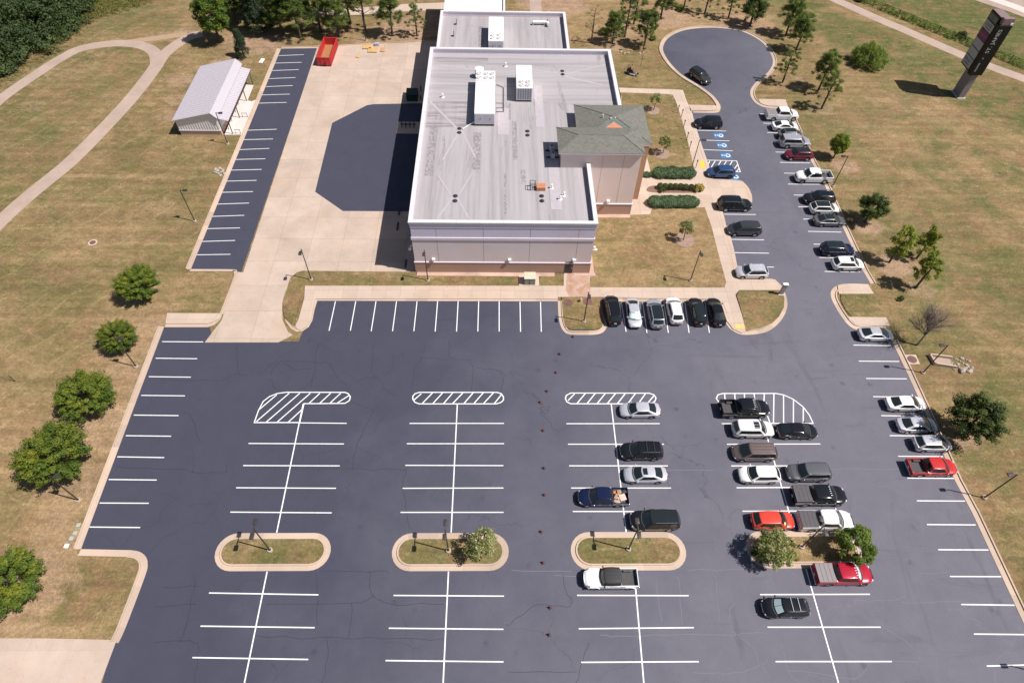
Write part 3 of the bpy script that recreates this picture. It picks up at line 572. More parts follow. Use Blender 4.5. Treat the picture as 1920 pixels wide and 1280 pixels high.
# sealed cracks and saw cuts that read as single lines
M_seal = plain('crack_sealer', (0.031, 0.030, 0.044), 0.6)
M_pale = plain('worn_crack', (0.165, 0.158, 0.185), 0.9)
bm = BM(); bp = BM()
rc = random.Random(4)
def crack(pts, b=None, wd=0.055):
    q = smooth_path(pts, 4); q = [(x+rc.uniform(-.11, .11), y+rc.uniform(-.11, .11)) for x, y in q]
    ribbon(b or bm, q, wd, ZA+0.003)
for c in ([(-28.41, 45.01), (-27.71, 44.78), (-26.96, 43.38)], [(-28.04, 45.73), (-27.21, 47.76), (-22.65, 47.52), (-21.10, 47.37)], [(-23.06, 50.72), (-22.92, 47.52), (-22.77, 43.70)], [(-21.09, 47.28), (-20.21, 45.91), (-18.46, 43.78)], [(-26.75, 47.43), (-25.32, 46.54), (-22.98, 46.71)], [(-16.02, 50.49), (-15.56, 46.08), (-14.59, 45.13), (-13.77, 43.56), (-12.38, 42.64)],
 [(-13.26, 48.80), (-13.25, 46.74), (-14.24, 45.53)], [(-17.48, 44.72), (-16.05, 45.28), (-14.94, 45.29)], [(-9.33, 50.52), (-9.70, 48.23), (-10.52, 46.75), (-10.56, 43.18)], [(-9.72, 48.40), (-6.20, 48.08)], [(-6.27, 50.97), (-6.08, 48.41), (-3.50, 48.01)], [(-3.76, 47.76), (-3.06, 46.61), (-3.30, 43.20)], [(-2.60, 46.77), (-0.26, 46.46), (0.61, 45.73)], [(0.74, 45.17), (0.28, 43.21)],
 [(-17.53, 41.80), (-14.85, 40.68), (-14.16, 41.28)], [(-14.89, 40.53), (-15.72, 37.64), (-16.27, 34.88), (-16.25, 33.02)], [(-26.96, 32.96), (-19.88, 33.02), (-13.92, 32.89), (-10.23, 32.89)], [(-10.23, 32.89), (-10.44, 30.64), (-9.74, 27.99), (-9.28, 25.98)], [(-42.57, 33.23), (-41.14, 33.17), (-34.90, 32.90), (-33.79, 32.51), (-30.09, 32.51)], [(-34.07, 33.49), (-33.85, 32.51)], [(-30.33, 33.42), (-30.15, 32.51)],
 [(-33.30, 50.42), (-32.45, 46.68), (-31.83, 45.71)], [(-41.35, 44.97), (-34.20, 44.84), (-32.52, 45.87), (-30.99, 45.48)], [(-37.09, 40.35), (-35.88, 39.41), (-34.11, 36.38)], [(-17.95, 21.61), (-12.84, 21.59), (-10.95, 21.53)], [(-12.89, 21.53), (-12.59, 19.54), (-11.44, 18.66), (-9.83, 18.35), (-5.38, 18.43)], [(-14.28, 18.42), (-14.25, 15.29)], [(-22.63, 18.51), (-14.29, 18.47), (-12.30, 19.28)],
 [(-22.99, 15.53), (-16.89, 15.31), (-10.81, 15.32), (-5.20, 15.14)], [(-16.12, 15.25), (-15.91, 13.03), (-16.00, 11.46)], [(-18.33, 21.61), (-17.87, 19.56), (-17.41, 16.56)], [(-30.39, 21.18), (-30.06, 19.11), (-29.94, 15.19)], [(-33.41, 18.22), (-29.37, 18.50)], [(-32.37, 14.97), (-29.69, 15.19), (-28.14, 14.48), (-27.65, 11.54)], [(-33.25, 20.15), (-29.60, 20.23)],
 [(6.75, 21.13), (6.92, 19.45), (7.45, 18.62), (6.72, 18.02), (4.10, 18.33), (2.23, 17.19), (0.92, 16.36)], [(8.83, 14.73), (7.92, 12.87), (7.29, 11.08)], [(0.90, 12.28), (7.37, 12.24)], [(-25.89, 95.44), (-22.01, 93.26), (-20.74, 97.83), (-20.55, 101.00)]): crack(c)
for c in ([(9.92, 15.44), (11.71, 15.28), (16.37, 15.40), (22.07, 15.37), (24.18, 15.50), (26.26, 15.49)], [(22.75, 15.61), (24.44, 14.40), (24.82, 12.76), (25.40, 12.08)], [(22.75, 15.61), (22.91, 17.33), (23.56, 18.34)], [(18.38, 12.21), (21.36, 12.01), (24.51, 12.54), (25.69, 13.22)], [(18.33, 20.98), (18.34, 19.40), (18.01, 15.88)],
 [(22.16, 20.96), (21.80, 16.59)], [(16.07, 20.46), (16.04, 16.62)], [(35.69, 18.64), (38.89, 18.52), (41.20, 18.87)], [(37.71, 16.01), (39.19, 15.03), (39.87, 14.07)], [(27.48, 12.29), (33.33, 11.57), (35.83, 12.92), (39.92, 12.90)], [(1.50, 21.69), (7.49, 21.62)], [(19.54, 21.62), (25.62, 21.71)], [(5.83, 21.14), (14.51, 20.94)], [(16.06, 32.80), (24.53, 32.73)], [(34.94, 32.92), (45.96, 32.85)],
 [(27.34, 14.62), (27.32, 12.06), (28.17, 11.16)], [(43.18, 21.15), (46.56, 21.24)], [(40.42, 18.26), (46.41, 18.33), (49.59, 18.16)]): crack(c, bp, 0.06)
part('sealed_crack', bm, M_seal, lot, kind='stuff'); part('worn_crack', bp, M_pale, lot, kind='stuff')

# ---------------------------------------------------------------- the main building
HP, HR = 9.5, 8.65          # parapet and roof deck
M_wlow = concrete_material('lower_render', (0.74, 0.635, 0.645), 0.04, 0.08)
M_wup = concrete_material('upper_render', (0.69, 0.635, 0.76), 0.04, 0.08)
M_band = concrete_material('pale_moulding', (0.73, 0.665, 0.73), 0.04, 0.1)
M_base = concrete_material('tan_base_render', (0.44, 0.285, 0.222), 0.06, 0.15)
M_cap = plain('white_metal_coping', (0.64, 0.615, 0.635), 0.45, var=0.04)
M_white_metal = plain('white_metal', (0.80, 0.77, 0.76), 0.5, var=0.03)
M_dark = plain('dark_metal', (0.03, 0.03, 0.034), 0.5, var=0.2)
M_grey = plain('grey_metal', (0.35, 0.35, 0.37), 0.5, var=0.1)
def rc_(a, b): return (min(a[0], b[0]), max(a[0], b[0]), min(a[1], b[1]), max(a[1], b[1]))
STAINS = [rc_(*q) for q in ([(-3.77, 83.64), (-2.64, 74.86)], [(1.99, 86.59), (2.73, 77.12)], [(1.12, 91.41), (1.83, 86.87)], [(5.42, 92.53), (5.94, 90.49)], [(3.08, 74.95), (3.76, 71.81)], [(0.74, 74.09), (1.07, 65.24)], [(-10.37, 84.87), (-9.15, 73.36)], [(-3.67, 116.29), (-2.60, 109.27)])]
ROWST = [rc_(*q) for q in ([(-11.06, 91.61), (-4.92, 84.70)], [(-10.96, 104.56), (-1.86, 103.09)])]
def roof_material():
    t = Mt('roof_membrane', rough=0.8, spec=0.3)
    b = (0.375, 0.348, 0.362)
    x, y, z = t.sep()
    lanes = t.noise(1.0, 6, sc=(0.9, 0.028, 1), rough=0.72)
    rows = t.noise(1.0, 6, sc=(0.03, 0.9, 1), rough=0.72)
    rear = t.ramp(t.math('ADD', t.math('MULTIPLY', y, 0.01), t.math('MULTIPLY', t.math('SUBTRACT', t.noise(0.08, 3), 0.5), 0.03)), [(0.905, 0.0), (0.92, 1.0)])
    far = t.ramp(t.math('MULTIPLY', y, 0.005), [(0.530, 0.0), (0.532, 1.0)])
    f = t.mix(t.math('MULTIPLY', rear, t.math('SUBTRACT', 1.0, far)), lanes, rows)
    c = t.mix(t.ramp(f, [(0.45, 0.0), (0.72, 0.75)]), b, (0.215, 0.19, 0.195))
    c = t.mix(t.ramp(f, [(0.25, 0.5), (0.42, 0.0)]), c, (0.48, 0.435, 0.455))
    blot = t.noise(0.45, 5, rough=0.7, sc=(1.2, 0.25, 1), dist=0.8)
    c = t.mix(t.math('MULTIPLY', t.ramp(blot, [(0.60, 0.0), (0.72, 1.0)]), t.ramp(t.noise(5.0, 4, sc=(1, .5, 1)), [(0.4, 0.2), (0.6, 0.85)])), c, (0.17, 0.145, 0.155))
    def rect(x0, x1, y0, y1):
        a = t.math('MULTIPLY', t.math('GREATER_THAN', x, x0), t.math('LESS_THAN', x, x1))
        return t.math('MULTIPLY', a, t.math('MULTIPLY', t.math('GREATER_THAN', y, y0), t.math('LESS_THAN', y, y1)))
    sp = t.ramp(t.noise(3.5, 5, sc=(1, .6, 1), rough=0.75), [(0.40, 0.0), (0.58, 0.6)])
    lin = t.ramp(t.noise(1.0, 4, sc=(0.12, 2.2, 1), rough=0.7), [(0.42, 0.0), (0.60, 0.75)])
    for q in STAINS: c = t.mix(t.math('MULTIPLY', rect(*q), sp), c, (0.13, 0.11, 0.12))
    for q in ROWST: c = t.mix(t.math('MULTIPLY', rect(*q), lin), c, (0.17, 0.142, 0.15))
    # roll seams every 1.8 m
    sm = t.math('ABSOLUTE', t.math('SUBTRACT', t.math('FRACT', t.math('MULTIPLY', x, 1/1.83)), 0.5))
    sm2 = t.math('ABSOLUTE', t.math('SUBTRACT', t.math('FRACT', t.math('MULTIPLY', y, 1/1.83)), 0.5))
    s_ = t.mix(t.math('MULTIPLY', rear, t.math('SUBTRACT', 1.0, far)), sm, sm2)
    c = t.mix(t.ramp(s_, [(0.0, 0.30), (0.03, 0.0)]), c, (0.30, 0.26, 0.28))
    c = t.mix(1.0, c, t.ramp(t.noise(9.0, 4, rough=0.75), [(0.3, 0.92), (0.7, 1.08)]), 'MULTIPLY')
    t.col(c); t.bump(t.noise(2.0, 4), 0.01, 0.4)
    return t.m
M_roof = roof_material()
M_strip = plain('pale_roof_patch', (0.415, 0.375, 0.40), 0.8, var=0.08, scale=1.5)
BX0, BX1, BX2 = -11.5, 12.75, 18.8
BY0, BYM, BY1 = 63.1, 79.0, 106.2
foot = [(BX0, BY0), (BX1, BY0), (BX1, BYM), (BX2, BYM), (BX2, BY1), (BX0, BY1)]
bld = thing('commercial_building', 'large flat roofed pale building with rooftop units and a white parapet', 'building', (0, 0, 0))
def ring_wall(name, foot, out, z0, z1, m, par, th=0.3):
    """a band of wall round the footprint, standing proud by out"""
    o = offset(foot, -out, True); i = offset(foot, th, True)
    bm = BM(); n = len(foot)
    r = [[bm.verts.new((x, y, z)) for x, y in p] for p, z in ((o, z0), (o, z1), (i, z1), (i, z0))]
    for a in range(4):
        for k in range(n):
            bm.faces.new((r[a][k], r[a][(k+1) % n], r[(a+1) % 4][(k+1) % n], r[(a+1) % 4][k]))
    bmesh.ops.recalc_face_normals(bm, faces=bm.faces)
    return part(name, bm, m, par)
ring_wall('base_wall', foot, 0.06, 0, 2.05, M_base, bld)
ring_wall('base_ledge', foot, 0.11, 2.05, 2.2, M_band, bld)
ring_wall('wall', foot, 0.0, 2.2, 6.3, M_wlow, bld)
ring_wall('moulding', foot, 0.09, 6.3, 6.75, M_band, bld)
ring_wall('upper_wall', foot, 0.0, 6.75, 8.45, M_wup, bld)
ring_wall('cornice', foot, 0.05, 8.45, 8.95, M_wup, bld)
ring_wall('cornice', foot, 0.11, 8.95, 9.3, M_band, bld)
ring_wall('coping', foot, 0.17, 9.3, HP, M_cap, bld, th=0.38)
bm = BM(); prism(bm, offset(foot, 0.29, True), HR-0.2, HR); part('roof', bm, M_roof, bld)
# render panel joints on the front wall
bm = BM()
for x in (-8.2, -2.0, 4.2, 10.6):
    box2(bm, (x-0.02, BY0-0.006, 2.2), (x+0.02, BY0+0.02, 6.3)); box2(bm, (x-0.02, BY0-0.006, 6.75), (x+0.02, BY0+0.02, 8.45))
part('panel_joints', bm, plain('joint_grey', (0.22, 0.18, 0.19), 0.9), bld, kind='stuff')
bm = BM()
for k in range(1, 8): box2(bm, (BX0+3.03*k-0.012, BY0-0.174, 9.28), (BX0+3.03*k+0.012, BY0+0.40, HP+0.006))
for k in range(1, 14):
    for x in (BX0, ): box2(bm, (x-0.174, BY0+3.05*k-0.012, 9.28), (x+0.40, BY0+3.05*k+0.012, HP+0.006))
part('coping_seams', bm, M_grey, bld, kind='stuff')
bm = BM(); box2(bm, (9.25, BY0-0.10, 0.16), (10.35, BY0-0.02, 2.3), bev=0.02); d = part('door', bm, M_dark, bld)
bm = BM(); box2(bm, (10.15, BY0-0.16, 1.1), (10.22, BY0-0.10, 1.25)); part('handle', bm, M_grey, d)
def wall_pack(x, y, z):
    bm = BM(); box2(bm, (x-0.22, y-0.34, z-0.18), (x+0.22, y, z+0.2), bev=0.06); part('wall_light', bm, M_white_metal, bld)
for x in (-8.9, 1.5, 10.4): wall_pack(x, BY0-0.005, 2.75)
def flood(x, y, z, dx):
    bm = BM(); tube(bm, [(x, y, z), (x+dx*0.45, y-0.1, z+0.05)], 0.05, 6); cyl(bm, x+dx*0.5, y-0.12, z-0.1, z+0.16, 0.16, 12, 0.2)
    cyl(bm, x+dx*0.35, y+0.25, z+0.05, z+0.3, 0.12, 12, 0.15); part('flood_light', bm, M_white_metal, bld)
flood(BX0-0.02, BY0+0.5, 4.2, -1); flood(BX1+0.02, BY0+0.5, 4.2, 1)
# roof patches and diagonal crickets
def patch(a, b, wd, par=bld, z=HR+0.012):
    bm = BM(); ribbon(bm, [a, b], wd, z); part('roof_patch', bm, M_strip, par)
for a, b, wd in (((-10.81, 91.59), (-6.36, 84.66), 0.35), ((-5.85, 83.99), (-8.01, 76.94), 0.3), ((-5.53, 83.87), (-3.31, 77.50), 0.3), ((-6.14, 69.09), (-8.04, 64.60), 0.28), ((-5.78, 69.10), (-3.84, 64.65), 0.28), ((-6.44, 69.31), (-8.41, 73.36), 0.24), ((-5.43, 69.32), (-3.75, 74.01), 0.24), ((-9.75, 102.22), (-4.04, 100.87), 0.35), ((10.53, 99.26), (16.80, 96.71), 0.4), ((4.36, 101.56), (9.61, 100.04), 0.3), ((11.46, 100.09), (17.85, 103.04), 0.3)):
    patch(a, b, wd, z=HR+0.012+0.002*(wd*10 % 3))
bm = BM(); box2(bm, (7.0, 66.5, HR+0.02), (8.5, 79.0, HR+0.026)); part('roof_patch', bm, M_strip, bld)
bm = BM(); box2(bm, (5.6, 85.0, HR+0.02), (6.9, 96.5, HR+0.026)); part('roof_patch', bm, M_strip, bld)
bm = BM(); box2(bm, (-0.2, 83.0, HR+0.02), (1.5, 90.0, HR+0.026)); part('roof_patch', bm, M_strip, bld)
def drain(p, z=HR):
    for dy in (0, 1.0):
        bm = BM(); cyl(bm, p[0], p[1]+dy, z+0.015, z+0.05, 0.34, 14); cyl(bm, p[0], p[1]+dy, z+0.05, z+0.22, 0.2, 10, 0.08)
        part('roof_drain', bm, M_dark, bld)
for p in ((-5.88, 68.13), (5.84, 68.27), (4.26, 82.99), (10.47, 99.76), (-5.91, 83.47)): drain(p)
def vent(p, h=0.6, r=0.12, z=HR):
    bm = BM(); cyl(bm, p[0], p[1], z, z+0.06, r*2.6, 12); cyl(bm, p[0], p[1], z+0.06, z+h, r, 10); cyl(bm, p[0], p[1], z+h, z+h+0.12, r*1.5, 10, r*0.6)
    part('vent_pipe', bm, M_white_metal, bld)
for p in ((7.27, 70.95), (8.32, 68.63), (1.08, 101.99), (8.87, 69.41), (-8.87, 92.68)): vent(p)
# far section and the white annex behind it
f2 = [(-10.6, 106.45), (12.0, 106.45), (12.0, 120.2), (-10.6, 120.2)]
rear = thing('rear_wing', 'lower flat roofed wing behind the large building with one white unit', 'building')
ring_wall('wall', f2, 0, 0, 8.3, M_wlow, rear); ring_wall('cornice', f2, 0.06, 8.3, 8.8, M_band, rear); ring_wall('coping', f2, 0.12, 8.8, 9.0, M_cap, rear, th=0.36)
bm = BM(); prism(bm, offset(f2, 0.29, True), 7.9, 8.1); part('roof', bm, M_roof, rear)
f3 = [(-10.2, 120.5), (1.0, 120.5), (1.0, 138), (-10.2, 138)]
ann = thing('white_roofed_annex', 'annex with bright white roof at the far end of the buildings', 'building')
ring_wall('wall', f3, 0, 0, 8.2, M_wlow, ann); ring_wall('coping', f3, 0.08, 8.2, 8.5, M_cap, ann, th=0.3)
M_wroof = plain('white_roof', (0.84, 0.82, 0.82), 0.7, var=0.03)
bm = BM(); prism(bm, offset(f3, 0.29, True), 7.9, 8.1); part('roof', bm, M_wroof, ann)
bm = BM(); box2(bm, (6.5, 121, 0), (9.0, 150, 0.03)); part('service_path', bm, M_path, kind='structure')
bm = BM(); box2(bm, (1.3, 122, 0), (6.2, 127.5, 3.0), bev=0.03); fo = part('shade_screen', bm, plain('dark_green_mesh', (0.03, 0.055, 0.035), 0.9), None, label='dark green screened enclosure beside the white roofed annex', cat='enclosure')
# ---------------------------------------------------------------- entrance tower
tower = thing('entrance_tower', 'entrance tower with grey green shingled hip roofs on the right side of the building', 'building')
M_shing = Mt('grey_green_shingles', rough=0.92, spec=0.2)
_c = M_shing.mix(M_shing.ramp(M_shing.noise(2.2, 6, rough=0.8), [(0.3, 0.0), (0.7, 1.0)]), (0.155, 0.150, 0.135), (0.245, 0.235, 0.205))
_c = M_shing.mix(M_shing.ramp(M_shing.noise(0.5, 4), [(0.45, 0.0), (0.7, 0.35)]), _c, (0.17, 0.185, 0.165))
_w = M_shing.n.new('ShaderNodeTexBrick'); _w.inputs['Scale'].default_value = 1.0; _w.inputs['Brick Width'].default_value = 0.34; _w.inputs['Row Height'].default_value = 0.145
_w.inputs['Mortar Size'].default_value = 0.02; _w.inputs['Color1'].default_value = (1.1, 1.1, 1.1, 1); _w.inputs['Color2'].default_value = (0.82, 0.82, 0.82, 1); _w.inputs['Mortar'].default_value = (0.6, 0.6, 0.6, 1)
M_shing.l.new(M_shing.coord(), _w.inputs['Vector'])
M_shing.col(M_shing.mix(1.0, _c, _w.outputs['Color'], 'MULTIPLY')); M_shing = M_shing.m
M_tw = concrete_material('tower_render', (0.78, 0.655, 0.605), 0.04, 0.10)
M_pil = plain('tan_render', (0.43, 0.255, 0.16), 0.85, var=0.06)
def wbox(name, x0, x1, y0, y1, z0, z1, m, par=tower, bev=0.0):
    bm = BM(); box2(bm, (x0, y0, z0), (x1, y1, z1), bev=bev); return part(name, bm, m, par)
wbox('base_wall', 12.9, 20.05, 75.38, 80.6, 0, 2.05, M_base); wbox('base_ledge', 12.9, 20.12, 75.32, 80.6, 2.05, 2.2, M_band)
wbox('wall', 8.75, 20.0, 75.45, 80.6, 2.2, 11.3, M_tw)
wbox('body_wall', 11.7, 21.0, 80.6, 88.2, 0, 10.0, M_tw)
wbox('pilaster', 20.02, 21.7, 78.9, 79.6, 0.15, 9.96, M_pil)
wbox('pilaster', 20.35, 21.05, 85.5, 86.4, 0.15, 10.1, M_pil)
bm = BM()
for x in (14.6, 17.6): box2(bm, (x-0.02, 75.444, 2.2), (x+0.02, 75.46, 11.2))
part('panel_joints', bm, plain('joint_pink', (0.30, 0.22, 0.19), 0.9), tower, kind='stuff')
bm = BM(); box2(bm, (16.1, 75.02, 2.5), (16.55, 75.44, 2.95), bev=0.06); part('wall_light', bm, M_white_metal, tower)
def hip(name, x0, x1, y0, y1, z0, rx0, rx1, ry0, ry1, zr, fasc=0.28):
    bm = BM()
    e = [bm.verts.new(v) for v in ((x0, y0, z0), (x1, y0, z0), (x1, y1, z0), (x0, y1, z0))]
    if abs(rx1-rx0) < 0.01 and abs(ry1-ry0) < 0.01: a = b = bm.verts.new((rx0, ry0, zr))
    else: a, b = bm.verts.new((rx0, ry0, zr)), bm.verts.new((rx1, ry1, zr))
    fs = [(e[0], e[1], b, a), (e[1], e[2], b), (e[2], e[3], a, b), (e[3], e[0], a)]
    for f in fs:
        q = []
        for v in f:
            if v not in q: q.append(v)
        bm.faces.new(q)
    bm.faces.new(e[::-1])
    bmesh.ops.recalc_face_normals(bm, faces=bm.faces)
    o = part(name, bm, M_shing, tower)
    bm = BM(); ft = [(x0+0.03, y0+0.03), (x1-0.03, y0+0.03), (x1-0.03, y1-0.03), (x0+0.03, y1-0.03)]
    prism(bm, ft, z0-fasc, z0-0.004, bottom=True); part('fascia', bm, M_band, o)
    return o
hip('roof', 8.25, 20.3, 75.0, 80.95, 11.5, 11.2, 17.4, 77.98, 77.98, 12.35)
rb = hip('rear_roof', 11.4, 22.0, 78.8, 88.6, 10.25, 16.6, 16.9, 83.4, 83.4, 11.75)
# ridge shingles
bm = BM()
for a, b in (((8.25, 75, 11.5), (11.2, 77.98, 12.35)), ((20.3, 75, 11.5), (17.4, 77.98, 12.35)), ((8.25, 80.95, 11.5), (11.2, 77.98, 12.35)), ((20.3, 80.95, 11.5), (17.4, 77.98, 12.35)), ((11.2, 77.98, 12.35), (17.4, 77.98, 12.35)),
             ((11.4, 88.6, 10.25), (16.6, 83.4, 11.75)), ((22, 88.6, 10.25), (16.9, 83.4, 11.75)), ((22, 78.8, 10.25), (16.9, 83.4, 11.75)), ((11.4, 78.8, 10.25), (16.6, 83.4, 11.75))):
    tube(bm, [a, b], 0.07, 6)
part('ridge_shingles', bm, M_shing, tower)
# small inner dormer between the two roofs
M_terra = plain('terracotta_metal', (0.50, 0.20, 0.115), 0.7, var=0.12)
M_teal = plain('weathered_flashing', (0.11, 0.145, 0.135), 0.7, var=0.25)
def tri(name, pts, m, par):
    bm = BM(); bm.faces.new([bm.verts.new(p) for p in pts]); r = bmesh.ops.extrude_face_region(bm, geom=bm.faces[:])
    bmesh.ops.translate(bm, vec=(0, 0, -0.05), verts=[v for v in r['geom'] if isinstance(v, bmesh.types.BMVert)])
    bmesh.ops.recalc_face_normals(bm, faces=bm.faces); return part(name, bm, m, par)
dm = tri('dormer', [(13.6, 80.6, 10.98), (19.7, 80.6, 10.98), (16.72, 83.2, 11.80)], M_teal, tower)
tri('dormer_face', [(14.6, 80.7, 11.08), (18.7, 80.7, 11.08), (16.66, 82.3, 11.60)], M_terra, dm)
for p in ((15.22, 83.70), (16.27, 82.87), (16.91, 83.01)):
    bm = BM(); cyl(bm, p[0], p[1], 11.0, 11.85, 0.09, 8); part('vent_pipe', bm, M_white_metal, tower)
# ---------------------------------------------------------------- rooftop units
M_unit = plain('unit_white', (0.80, 0.76, 0.75), 0.5, var=0.03)
M_fan = plain('fan_grille', (0.16, 0.15, 0.16), 0.6, var=0.3, scale=9)
M_coil = plain('coil_grey', (0.26, 0.26, 0.30), 0.6, var=0.25, scale=12)
def unit(label, x0, x1, y0, y1, z, h, fans, fan_r, front='doors', seams=8, sections=None):
    t = thing('rooftop_unit', label, 'air conditioner', ((x0+x1)/2, (y0+y1)/2, z), group='air handling units on the roof')
    W, D = x1-x0, y1-y0
    bm = BM(); box2(bm, (-W/2+0.1, -D/2+0.1, 0), (W/2-0.1, D/2-0.1, 0.3)); part('curb', bm, M_dark, t)
    ys = sections if sections else [(-D/2, D/2, h)]
    for i, (a, b, hh) in enumerate(ys):
        bm = BM(); box2(bm, (-W/2, a, 0.3), (W/2, b-0.02, hh), bev=0.03); part('casing', bm, M_unit, t)
    bm = BM()
    for k in range(1, seams):
        yy = ys[0][0] + (ys[0][1]-ys[0][0])*k/seams
        box2(bm, (-W/2-0.01, yy-0.02, 0.4), (W/2+0.01, yy+0.02, ys[0][2]+0.018))
    part('seams', bm, M_unit, t)
    for fx, fy, fz in fans:
        bm = BM(); cyl(bm, fx, fy, fz-0.02, fz+0.10, fan_r, 20); f = part('fan', bm, M_fan, t)
        bm = BM(); cyl(bm, fx, fy, fz+0.10, fz+0.14, fan_r*0.3, 10)
        for k in range(4):
            a = PI*k/4; ribbon(bm, [(fx+fan_r*math.cos(a), fy+fan_r*math.sin(a)), (fx-fan_r*math.cos(a), fy-fan_r*math.sin(a))], 0.07, fz+0.125+0.003*k)
        tube(bm, [(fx+fan_r*math.cos(a), fy+fan_r*math.sin(a), fz+0.1) for a in [2*PI*k/18 for k in range(19)]], 0.05, 5, False)
        part('grille', bm, M_unit, f)
    if front == 'doors':
        for a, b in ((-W/2+0.08, 0.12), (0.2, W/2-0.1)):
            bm = BM(); box2(bm, (a, -D/2-0.04, 0.45), (b, -D/2-0.002, h-0.12)); d = part('access_panel', bm, plain('panel_grey', (0.50, 0.48, 0.53), 0.5, var=0.06), t)
            bm = BM(); box2(bm, ((a+b)/2-0.05, -D/2-0.09, 1.2), ((a+b)/2+0.05, -D/2-0.04, 1.35)); part('handle', bm, M_dark, d)
    else:
        for k in range(6):
            a = -W/2+0.12+(W-0.24)*k/6
            bm = BM(); box2(bm, (a+0.03, -D/2-0.03, 0.45), (a+(W-0.24)/6-0.03, -D/2-0.002, h-0.15)); part('coil_panel', bm, M_coil, t)
    return t
unit('longest white rooftop unit with six fan openings at its far end', -3.65, -0.62, 85.2, 96.8, HR, 2.15, [(-1.05, 4.9, 2.2), (0.1, 4.9, 2.2), (1.05, 4.9, 2.2), (-1.05, 3.7, 2.2), (0.1, 3.7, 2.2), (1.05, 3.7, 2.2)], 0.38, seams=9, sections=[(-5.8, 2.9, 2.15), (2.95, 5.8, 2.2)])
unit('shorter white rooftop unit with four round fans above a louvred front', 2.7, 5.2, 91.7, 98.3, HR, 2.4, [(-0.5, -1.6, 2.4), (0.5, -1.6, 2.4), (-0.5, -2.6, 2.4), (0.5, -2.6, 2.4)], 0.40, front='coil', seams=6)
unit('white rooftop unit on the far wing partly hidden by the parapet', (-1.86, 109.64)[0], (0.75, 109.71)[0], 107.2, 115.5, 8.1, 2.2, [(-0.6, -2.4, 2.2), (0.5, -2.2, 2.2), (-0.6, -3.4, 2.2), (0.5, -3.4, 2.2)], 0.36, seams=7)
def hood(label, p, z, r, h):
    t = thing('exhaust_fan', label, 'vent', (p[0], p[1], z))
    bm = BM(); cyl(bm, 0, 0, 0, 0.3, r*0.8, 16); part('curb', bm, M_grey, t)
    bm = BM(); cyl(bm, 0, 0, 0.3, h, r, 20); cyl(bm, 0, 0, h, h+0.12, r*0.85, 20, r*0.6); part('drum', bm, M_unit, t, smooth=40)
hood('white drum shaped exhaust fan behind the longest rooftop unit', (-3.20, 98.65), HR, 0.72, 1.5)
bm = BM()
a, b = (-5.39, 84.28), (-4.54, 85.24)
tube(bm, [(a[0], a[1], HR+0.12), (b[0], b[1], HR+0.12), (-3.6, 85.6, HR+0.5)], 0.06, 6)
part('drain_pipe', bm, M_white_metal, None, label='white drain pipe slanting from the longest rooftop unit to a roof drain', cat='pipe')
bm = BM(); pts = [(-0.41, 96.35), (0.71, 95.45), (0.70, 88.81), (-0.46, 88.79)]
tube(bm, [(x, y, HR+0.15) for x, y in pts], 0.05, 6); tube(bm, [(*(-0.46, 89.79), HR+0.15), (*(0.70, 89.81), HR+0.15)], 0.035, 6); tube(bm, [(*(-0.47, 91.09), HR+0.15), (*(0.70, 91.11), HR+0.15)], 0.035, 6)
part('gas_line', bm, M_dark, None, label='dark gas line looping on the roof between two rooftop units', cat='pipe')
# brick coloured hatch with its ladder frame
t = thing('roof_hatch', 'terracotta coloured roof hatch with a dark guard frame beside it', 'hatch', (*(5.79, 70.82), HR))
bm = BM(); box2(bm, (-0.62, -0.5, 0), (0.62, 0.5, 0.55), bev=0.03); part('curb', bm, M_terra, t)
for k in range(3):
    bm = BM(); box2(bm, (-0.6, -0.46+0.31*k, 0.55), (0.6, -0.18+0.31*k, 0.60+0.03*k)); part('board', bm, plain('orange_board', (0.55, 0.24, 0.13), 0.7), t)
bm = BM()
for a, b in (((-1.5, -0.4), (-0.8, -0.4)), ((-0.8, -0.4), (-0.8, 0.5)), ((-0.8, 0.5), (-1.5, 0.5)), ((-1.5, 0.5), (-1.5, -0.4))):
    for z in (0.5, 1.0): tube(bm, [(*a, z), (*b, z)], 0.04, 5)
    tube(bm, [(*a, 0), (*a, 1.0)], 0.04, 5)
part('guard_frame', bm, M_dark, t)
t = thing('roof_duct', 'white bent duct lying on the far wing roof', 'pipe', (*(7.45, 117.19), 8.1))
bm = BM(); tube(bm, [(-1.4, 0, 0.5), (0.9, 0, 0.5), (1.3, -0.2, 0.5), (1.4, -0.9, 0.5)], 0.26, 10); part('pipe', bm, M_white_metal, t, smooth=60)
for a in (-1.5, .6): bm = BM(); box2(bm, (a, -0.3, 0), (a+.3, 0.3, 0.4)); part('support', bm, M_grey, t)
for p in ((-7.73, 116.95), (-8.03, 112.77), (8.72, 117.42)):
    bm = BM(); cyl(bm, p[0], p[1], 8.1, 9.0, 0.05, 8); cyl(bm, p[0]-0.25, p[1], 8.1, 8.14, 0.3, 10); part('vent_pipe', bm, M_dark, rear)
# half hidden plant on the shaded roof beside the tower
for i, (p, lab) in enumerate((((7.66, 79.30), 'small grey condenser in the tower shadow, farther of two'), ((7.74, 77.68), 'small grey condenser in the tower shadow, nearer of two'))):
    t = thing('condenser', lab, 'air conditioner', (*p, HR), group='condensers beside the tower')
    bm = BM(); box2(bm, (-0.3, -0.45, 0.1), (0.3, 0.45, 0.95), bev=0.04); part('casing', bm, plain('condenser_grey', (0.38, 0.40, 0.44), 0.5), t)
    bm = BM(); cyl(bm, 0, 0, 0.95, 0.99, 0.24, 14); part('fan', bm, M_fan, t)
    bm = BM(); box2(bm, (-0.9, -0.1, 0.05), (0.9, 0.1, 0.18)); part('support', bm, M_dark, t)
